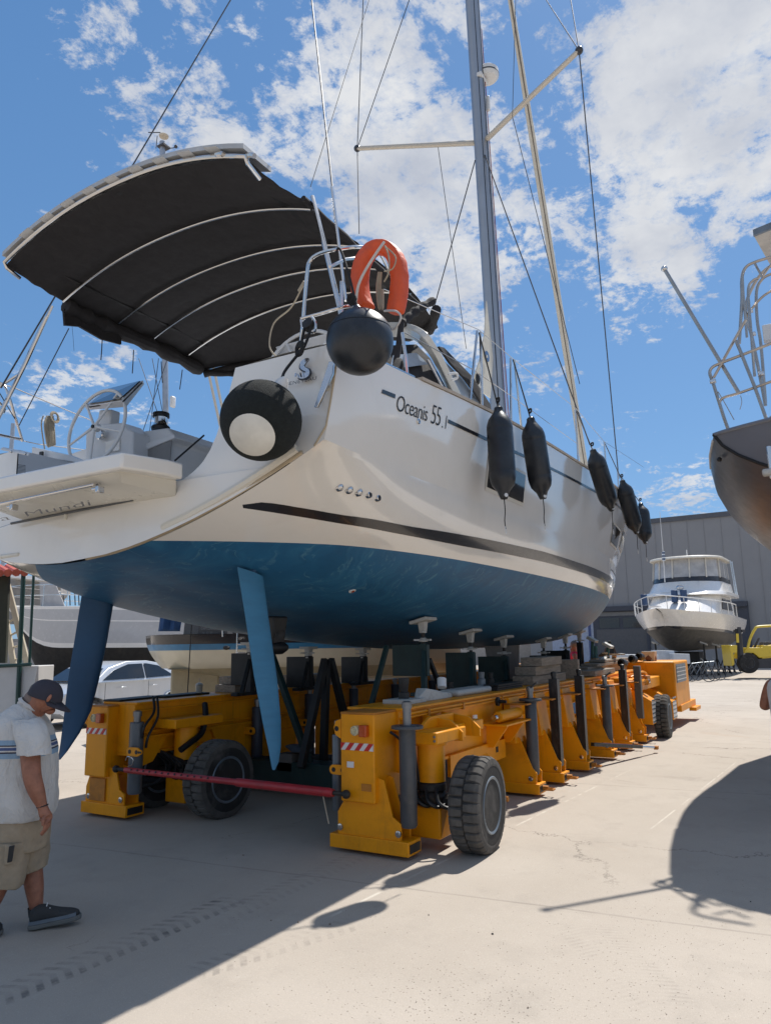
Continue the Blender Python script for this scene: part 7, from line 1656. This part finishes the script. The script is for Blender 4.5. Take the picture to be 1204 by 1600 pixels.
nodes={'pelvis':(mp_(34,1290),.13),'belly':(mp_(38,1225),.16),'chest':(mp_(38,1160),.15),'neck0':(mp_(46,1122),.075),'neck1':(mp_(56,1108),.064),'skull0':(mp_(64,1097),.086),'skull1':(mp_(70,1086),.092),'face':(mp_(79,1098),.060),'jaw':(mp_(77,1108),.044),'nose':(mp_(91.5,1103),.012),'chin':(mp_(83,1116),.022),
'shR':(mp_(45,1136,.17),.072),'elR':(mp_(50,1215,.25),.060),'foR':(mp_(58,1238,.24),.055),'wrR':(mp_(67,1262,.22),.030),'paR':(mp_(71,1272,.21),.030,.042),'haR':(mp_(73,1282,.205),.020,.044),
'shL':(mp_(40,1136,-.17),.072),'elL':(mp_(30,1212,-.25),.055),'wrL':(mp_(52,1262,-.22),.03),'haL':(mp_(55,1280,-.2),.03,.04),
'hipF':(mp_(42,1310,-.06),.10),'knF':(mp_(50,1358,-.05),.068),'caF':(mp_(54,1384,-.05),.064),'anF':(mp_(57,1420,-.05),.042),'ftF':(mp_(62,1434,-.03),.035),
'hipB':(mp_(22,1310,.10),.105),'knB':(mp_(2,1372,.12),.07),'caB':(mp_(-10,1405,.12),.062),'anB':(mp_(-30,1440,.14),.040),'ftB':(mp_(-22,1455,.14),.033)}
edges=[('pelvis','belly'),('belly','chest'),('chest','neck0'),('neck0','neck1'),('neck1','skull0'),('skull0','skull1'),('skull0','face'),('face','nose'),('face','jaw'),('jaw','chin'),('chest','shR'),('shR','elR'),('elR','foR'),('foR','wrR'),('wrR','paR'),('paR','haR'),('chest','shL'),('shL','elL'),('elL','wrL'),('wrL','haL'),('pelvis','hipF'),('hipF','knF'),('knF','caF'),('caF','anF'),('anF','ftF'),('pelvis','hipB'),('hipB','knB'),('knB','caB'),('caB','anB'),('anB','ftB')]
# fingers of the near hand, relaxed and slightly curled
fing=[(0,.085,.0),(1,.098,.004),(2,.092,.006),(3,.075,.004)]
for i,(k,ln,cu) in enumerate(fing):
    off=-.030+.020*i
    base=mp_(73.5,1285,.205)+RH*(.004)+FH*(off)
    a=base+Vector((0,0,-ln*.42))+RH*(-.004); t_=a+Vector((0,0,-ln*.36))-RH*(.022+cu)
    nodes['f%da'%i]=(base,.0105); nodes['f%db'%i]=(a,.0095); nodes['f%dc'%i]=(t_,.008)
    edges+=[('haR','f%da'%i),('f%da'%i,'f%db'%i),('f%db'%i,'f%dc'%i)]
nodes['t0']=(mp_(69,1276,.245),.013); nodes['t1']=(mp_(67.5,1284,.262),.011); nodes['t2']=(mp_(67.5,1291,.262),.009); edges+=[('paR','t0'),('t0','t1'),('t1','t2')]
skinbody('body',nodes,edges,skinm,man)
def ell(c,ux,uy,rx,ry,n=28,e=1.0): return [c+ux*rx*math.copysign(abs(math.cos(t))**e,math.cos(t))+uy*ry*math.copysign(abs(math.sin(t))**e,math.sin(t)) for t in [2*math.pi*k/n for k in range(n)]]
def shirtmat():
    m=bpy.data.materials.new('polo_cloth'); m.use_nodes=True; N=NB(m.node_tree); b=m.node_tree.nodes['Principled BSDF']
    v=N.n('ShaderNodeNewGeometry').outputs['Position']; s=N.sep(v)
    z0=mp_(40,1178).z; z1=mp_(40,1150).z; t=N.math('DIVIDE',N.math('SUBTRACT',s[2],z0),z1-z0)
    base=N.mix(N.ramp(N.noise(v,5,6,.6),[(.5,0.0),(.75,.5)]),(.60,.575,.54),(.42,.39,.35))
    o=N.n('ShaderNodeValToRGB'); o.color_ramp.interpolation='CONSTANT'; N.lk(t,o.inputs[0]); E_=o.color_ramp.elements
    lb_=(.25,.36,.48,1); wt=(.6,.575,.54,1); dn=(.035,.03,.05,1); nv=(.07,.10,.22,1)
    st=[(0,lb_),(.28,dn),(.36,wt),(.44,nv),(.60,wt),(.66,dn),(.73,lb_)]
    E_[0].position=0;E_[0].color=st[0][1]; E_[1].position=st[1][0];E_[1].color=st[1][1]
    for p,c in st[2:]: e=E_.new(p); e.color=c
    inb=N.math('MULTIPLY',N.math('GREATER_THAN',t,0.0),N.math('LESS_THAN',t,1.0))
    at=N.n('ShaderNodeAttribute',attribute_name='plain'); inb=N.math('MULTIPLY',inb,N.math('SUBTRACT',1.0,at.outputs['Fac']))
    N.lk(N.mix(inb,base,o.outputs[0]),b.inputs['Base Color']); b.inputs['Roughness'].default_value=.85
    bn=N.n('ShaderNodeBump'); bn.inputs['Strength'].default_value=1.0; bn.inputs['Distance'].default_value=.035
    w=N.noise(N.vm('MULTIPLY',v,(1,1,.4)),7,5,.62,dist=1.4); N.lk(w,bn.inputs['Height']); N.lk(bn.outputs[0],b.inputs['Normal'])
    return m
polo=shirtmat()
def clothrings(spec,tilt=0.0):
    out=[]
    for i,(X0,X1,Y,dv,v,tl) in enumerate(spec):
        c=mp_((X0+X1)/2,Y,v); hw=(X1-X0)/2/K; ux=(RH*math.cos(tl)-Vector((0,0,1))*math.sin(tl)); out.append(ell(c,ux,-FH,hw,dv,32,.85))
    return out
b=MB(); b.loft(clothrings([(-9,74,1277,.20,0,.0),(-11,80,1268,.215,0,.0),(-12,81,1240,.225,0,.02),(-10,82,1205,.23,0,.05),(-8,83,1178,.23,0,.08),(-5,80,1155,.235,0,.15),(-1,75,1135,.235,0,.25),(9,69,1121,.205,0,.35),(22,66,1111,.13,0,.45),(33,63,1106,.085,0,.5),(36,61,1101,.075,0,.55)]),cap=False)
sh1=folds(b.build('polo_shirt',polo,man,solid=.008,sub=1),.11,.030,2)
def at_plain(o):
    a=o.data.attributes.new('plain','FLOAT','POINT'); a.data.foreach_set('value',[1.0]*len(o.data.vertices))
b=MB(); q=[(mp_(40,1122,.13),.085),(mp_(46,1132,.175),.098),(mp_(50,1148,.205),.098),(mp_(53,1165,.222),.096),(mp_(54,1179,.23),.098)]
b.loft([ell(c,RH,-FH,r*1.0,r*.95,24,.9) for c,r in q],cap=False); sl=folds(b.build('sleeve',polo,man,solid=.008,sub=1),.07,.022,2); at_plain(sl)
b=MB(); q=[(mp_(36,1124,-.13),.085),(mp_(38,1148,-.2),.098),(mp_(34,1178,-.23),.096)]
b.loft([ell(c,RH,-FH,r,r*.95,24,.9) for c,r in q],cap=False); sl=folds(b.build('sleeve',polo,man,solid=.008,sub=1),.07,.022,2); at_plain(sl)
b=MB(); b.loft([ell(mp_(46,1107),(RH*.85-Vector((0,0,.52))),-FH,.085,.083,24),ell(mp_(50,1098),(RH*.85-Vector((0,0,.52))),-FH,.073,.072,24),ell(mp_(49,1102),(RH*.85-Vector((0,0,.52))),-FH,.093,.092,24)],cap=False); cl_=b.build('collar',polo,man,solid=.006); at_plain(cl_)
khaki=M('khaki_cloth',(.36,.28,.19),.9,var=.18,scale=6,bump=1.0,bscale=14,dirt=.35,dcol=(.17,.13,.09),dscale=6)
b=MB(); b.loft(clothrings([(-8,70,1268,.185,0,0),(-8,71,1285,.19,0,0),(-9,70,1305,.195,0,0),(-10,68,1325,.19,0,0)]),cap=False); folds(b.build('shorts',khaki,man,solid=.008,sub=1),.09,.024,2)
b=MB(); b.loft([ell(mp_(44,1312,-.05),RH,-FH,.125,.14,24,.9),ell(mp_(48,1335,-.05),RH,-FH,.108,.125,24,.9),ell(mp_(50,1362,-.05),(RH*.94+Vector((0,0,.34))).normalized(),-FH,.092,.11,24,.9)],cap=False); folds(b.build('short_leg',khaki,man,solid=.008,sub=1),.09,.024,2)
b=MB(); b.loft([ell(mp_(18,1310,.09),RH,-FH,.135,.13,24,.9),ell(mp_(12,1345,.11),RH,-FH,.125,.12,24,.9),ell(mp_(6,1384,.12),(RH*.98-Vector((0,0,.1))).normalized(),-FH,.115,.11,24,.9)],cap=False); folds(b.build('short_leg',khaki,man,solid=.008,sub=1),.09,.024,2)
b=MB(); b.poly3([mp_(10,1318,.235),mp_(24,1322,.235),mp_(22,1350,.24),mp_(8,1352,.24)],-FH*.02); b.build('pocket',khaki,man,bev=.008)
b=MB(); b.poly3([mp_(15,1322,.27),mp_(24,1320,.27),mp_(20,1346,.27),mp_(12,1348,.27)],-FH*.008); b.build('phone',blackp,man,bev=.005)
# ear, glasses, cap
b=MB(); b.sphere(mp_(77,1091,.086),.022,.55,.5,1.25,n=14,m=10,rot=Matrix.Rotation(.5,3,FH)); b.build('ear',skinm,man)
b=MB(); b.sphere(mp_(89,1103,.035),.02,.6,1.0,.7,n=12,m=8); b.sphere(mp_(89,1103,-.035),.02,.6,1.0,.7,n=12,m=8); b.tube([mp_(78,1094,.088),mp_(88,1100,.06)],.003,5); b.build('sunglasses',glassd,man)
capm=M('cap_cloth',(.035,.033,.045),.85,bump=.3,bscale=50); capg=M('cap_mesh',(.16,.15,.13),.9)
Rc=Matrix.Rotation(.48,3,FH)   # head pitched forward
cc=mp_(71,1088); up_=(Vector((0,0,1))*math.cos(.30)+RH*math.sin(.30)).normalized(); fwd_=(RH*math.cos(.50)-Vector((0,0,1))*math.sin(.50)).normalized(); sd_=up_.cross(fwd_)
fwd_=(fwd_-up_*fwd_.dot(up_)).normalized(); sd_=up_.cross(fwd_)
rows=[]
for i in range(9):
    ph=math.pi/2*i/8; rows.append([cc+up_*(-.012+.122*math.sin(ph))+(fwd_*math.cos(t)*.116+sd_*math.sin(t)*.100)*math.cos(ph)**.8 for t in [2*math.pi*k/32 for k in range(32)]])
b=MB(); b.loft(rows,cap=False); cp=b.build('cap',capm,man,solid=.004,sub=1)
b=MB(); r0=[cc+up_*(-.012)+fwd_*math.cos(t)*.112+sd_*math.sin(t)*.098 for t in [-1.15+2.3*k/14 for k in range(15)]]
r1=[cc+up_*(-.030-.02*math.cos(t))+fwd_*(math.cos(t)*.118+.078*math.cos(t*1.3)**.5 if abs(t*1.3)<1.57 else math.cos(t)*.118)+sd_*math.sin(t)*.092 for t in [-1.15+2.3*k/14 for k in range(15)]]
b.grid([r0,r1]); b.build('cap_brim',capm,cp,solid=.006)
b=MB(); b.loft([ell(cc-fwd_*.075+up_*.035,sd_,up_,.055,.032,16),ell(cc-fwd_*.100+up_*.03,sd_,up_,.050,.028,16)]); b.build('cap_opening',capg,cp)
# hair stubble at the nape, shoes, wristband, green tag
b=MB(); b.sphere(mp_(55,1092),.082,.80,1.02,.78,n=18,m=12); b.build('hair',M('hair_grey',(.20,.15,.13),.9),man)
shoem=M('shoe_grey',(.035,.035,.034),.8,bump=.5,bscale=90); solem=M('sole_grey',(.13,.13,.12),.8)
def shoe(heel,toe,h,par):
    heel=Vector(heel);toe=Vector(toe); d=(toe-heel); L_=d.length; d.normalize(); s=d.cross(Vector((0,0,1))).normalized(); u=s.cross(d)
    sec=[(0,.033,.085),(.12,.043,.11),(.28,.044,.125),(.42,.046,.10),(.58,.050,.078),(.75,.052,.062),(.9,.044,.05),(1.0,.018,.03)]
    b=MB(); b.loft([[heel+d*L_*t+s*w*math.cos(a)+u*(.018+max(0,hh*(.5+.5*math.sin(a)))) for a in [2*math.pi*k/18 for k in range(18)]] for t,w,hh in sec]); b.build('shoe',shoem,par,sub=1)
    b=MB(); b.loft([[heel+d*L_*t+s*w*1.1*x+u*z for x,z in ((-1,0),(1,0),(1,.028),(-1,.028))] for t,w,hh in [(-.02,.03,0),(.1,.045,0),(.4,.042,0),(.7,.055,0),(.92,.045,0),(1.02,.018,0)]]); b.build('shoe_sole',solem,par,bev=.006)
    b=MB()
    for k in range(5): c=heel+d*L_*(.36+.06*k)+u*(.125-.018*k); b.tube([c-s*.03,c+s*.03],.004,5)
    b.build('laces',plastw,par)
    b=MB(); b.loft([[heel+d*L_*t+s*(w*1.02)*x+u*z for x,z in ((-1,.03),(-1.0,.05),(1.0,.05),(1,.03))] for t,w in ((0,.034),(.12,.0445),(.4,.0475),(.75,.0535),(.92,.045))]); b.build('shoe_trim',rimg,par)
hl=px(46,1453,z=0.0); shoe(hl+Vector((0,0,.004)),hl+RH*.285+FH*.10+Vector((0,0,.035)),.1,man)
b=MB(); b.loft([ell(mp_(56,1418,-.05),RH,-FH,.048,.048,16),ell(mp_(57,1432,-.04),RH,-FH,.046,.046,16)],cap=False); b.build('sock',shoem,man)
a_=mp_(-45,1470,.14); b_=mp_(2,1466,.12); a_.z=.02; b_.z=.006; shoe(a_,b_,.1,man)
b=MB(); b.tube([mp_(66.5,1259.5,.22)+RH*.033*math.cos(t)+FH*.033*math.sin(t)+Vector((0,0,.008*math.cos(t))) for t in [2*math.pi*k/20 for k in range(20)]],.004,6,closed=True); b.build('wristband',blackp,man)
b=MB(); b.poly3([mp_(80,1180,-.1),mp_(84,1190,-.1),mp_(83,1197,-.1),mp_(79,1196,-.1)],FH*.01); b.build('green_tag',M('tag_green',(.02,.18,.04),.6),man)
# simple standing figures
def figure(X,Yg,d,h,face,shirt,short,lab,cut=None,arm=.1,skin=skinm,hair=(.02,.018,.016),cap_=False):
    g=px(X,1000,d=d); g.z=0 if Yg is None else Yg
    p=empty('person',g,lab,'person'); f=Vector((face[0],face[1],0)).normalized(); s=Vector((-f.y,f.x,0)); Z=Vector((0,0,1))
    P=lambda x,y,z:g+f*x*h+s*y*h+Z*z*h
    nd={'pelvis':(P(0,0,.52),.085*h),'waist':(P(0,0,.62),.075*h),'chest':(P(0,0,.74),.085*h),'neck':(P(.0,0,.845),.032*h),'head':(P(.005,0,.90),.045*h),'crown':(P(.0,0,.95),.048*h),'nose':(P(.06,0,.915),.008*h),'chin':(P(.035,0,.872),.018*h)}
    ed=[('pelvis','waist'),('waist','chest'),('chest','neck'),('neck','head'),('head','crown'),('head','nose'),('head','chin')]
    for q,k in ((1,'L'),(-1,'R')):
        nd.update({'s'+k:(P(0,q*.105,.80),.035*h),'e'+k:(P(-.02,q*.155,.64),.027*h),'w'+k:(P(.06+arm*.5,q*.15,.53+arm*.5),.016*h),'h'+k:(P(.08+arm*.6,q*.145,.495+arm*.55),.018*h),'t'+k:(P(.0,q*.055,.46),.052*h),'k'+k:(P(.01,q*.06,.27),.034*h),'a'+k:(P(-.01,q*.06,.05),.022*h),'f'+k:(P(.06,q*.065,.018),.02*h)})
        ed+=[('chest','s'+k),('s'+k,'e'+k),('e'+k,'w'+k),('w'+k,'h'+k),('pelvis','t'+k),('t'+k,'k'+k),('k'+k,'a'+k),('a'+k,'f'+k)]
        for i in range(4):
            nd['g%d%s'%(i,k)]=(P(.10+arm*.65,q*(.135+.008*i),.455+arm*.5-.004*abs(i-1.5)),.0055*h); ed.append(('h'+k,'g%d%s'%(i,k)))
        nd['u'+k]=(P(.11+arm*.6,q*.128,.485+arm*.5),.006*h); ed.append(('h'+k,'u'+k))
    skinbody('body',nd,ed,skin,p,sub=1 if d>12 else 2)
    b=MB(); b.loft([ell(P(x,0,z),f,s,rx*h,ry*h,20,.9) for x,z,rx,ry in ((0,.50,.085,.105),(0,.62,.085,.10),(0,.74,.09,.115),(0,.80,.075,.115),(0,.835,.045,.06),(0,.85,.035,.038))],cap=False); b.build('shirt',shirt,p,solid=.006,sub=1)
    b=MB(); b.loft([ell(P(0,0,z),f,s,rx*h,ry*h,20,.9) for z,rx,ry in ((.54,.085,.10),(.47,.09,.11))],cap=False)
    for q in (1,-1): b.loft([ell(P(0,q*.055,.48),f,s,.07*h,.058*h,16),ell(P(.005,q*.06,.30),f,s,.055*h,.052*h,16)],cap=False)
    b.build('shorts',short,p,solid=.006)
    b=MB(); b.sphere(P(-.008,0,.945),.056*h,1,.92,.95,n=18,m=10); b.build('cap' if cap_ else 'hair',M('hair_%d'%X,hair,.9),p)
    for q in (1,-1):
        b=MB(); b.sphere(P(.03,q*.065,.02),.045*h,1.5,.6,.5,n=12,m=8,rot=Matrix.Rotation(math.atan2(f.y,f.x),3,'Z')); b.build('shoe',shoem,p)
    return p
redc=M('shirt_red',(.62,.03,.07),.8,bump=.3); darkc=M('cloth_dark',(.012,.012,.014),.85); whitec=M('vest_white',(.60,.59,.60),.8,bump=.5,bscale=9); greenc=M('shorts_green',(.04,.10,.08),.85)
figure(895,None,19.0,1.82,(-.3,.9),redc,darkc,'worker in a red shirt and grey cap standing behind the yellow mover',hair=(.16,.15,.16),cap_=True)
figure(951,None,40.0,1.86,(.9,.2),darkc,darkc,'dark-clothed worker standing in front of the warehouse door',skin=M('skin_dark',(.06,.03,.02),.6))
figure(1220,None,7.6,1.66,(.87,-.5),whitec,greenc,'person in a white sleeveless top cut off by the right edge of the picture',arm=.42)
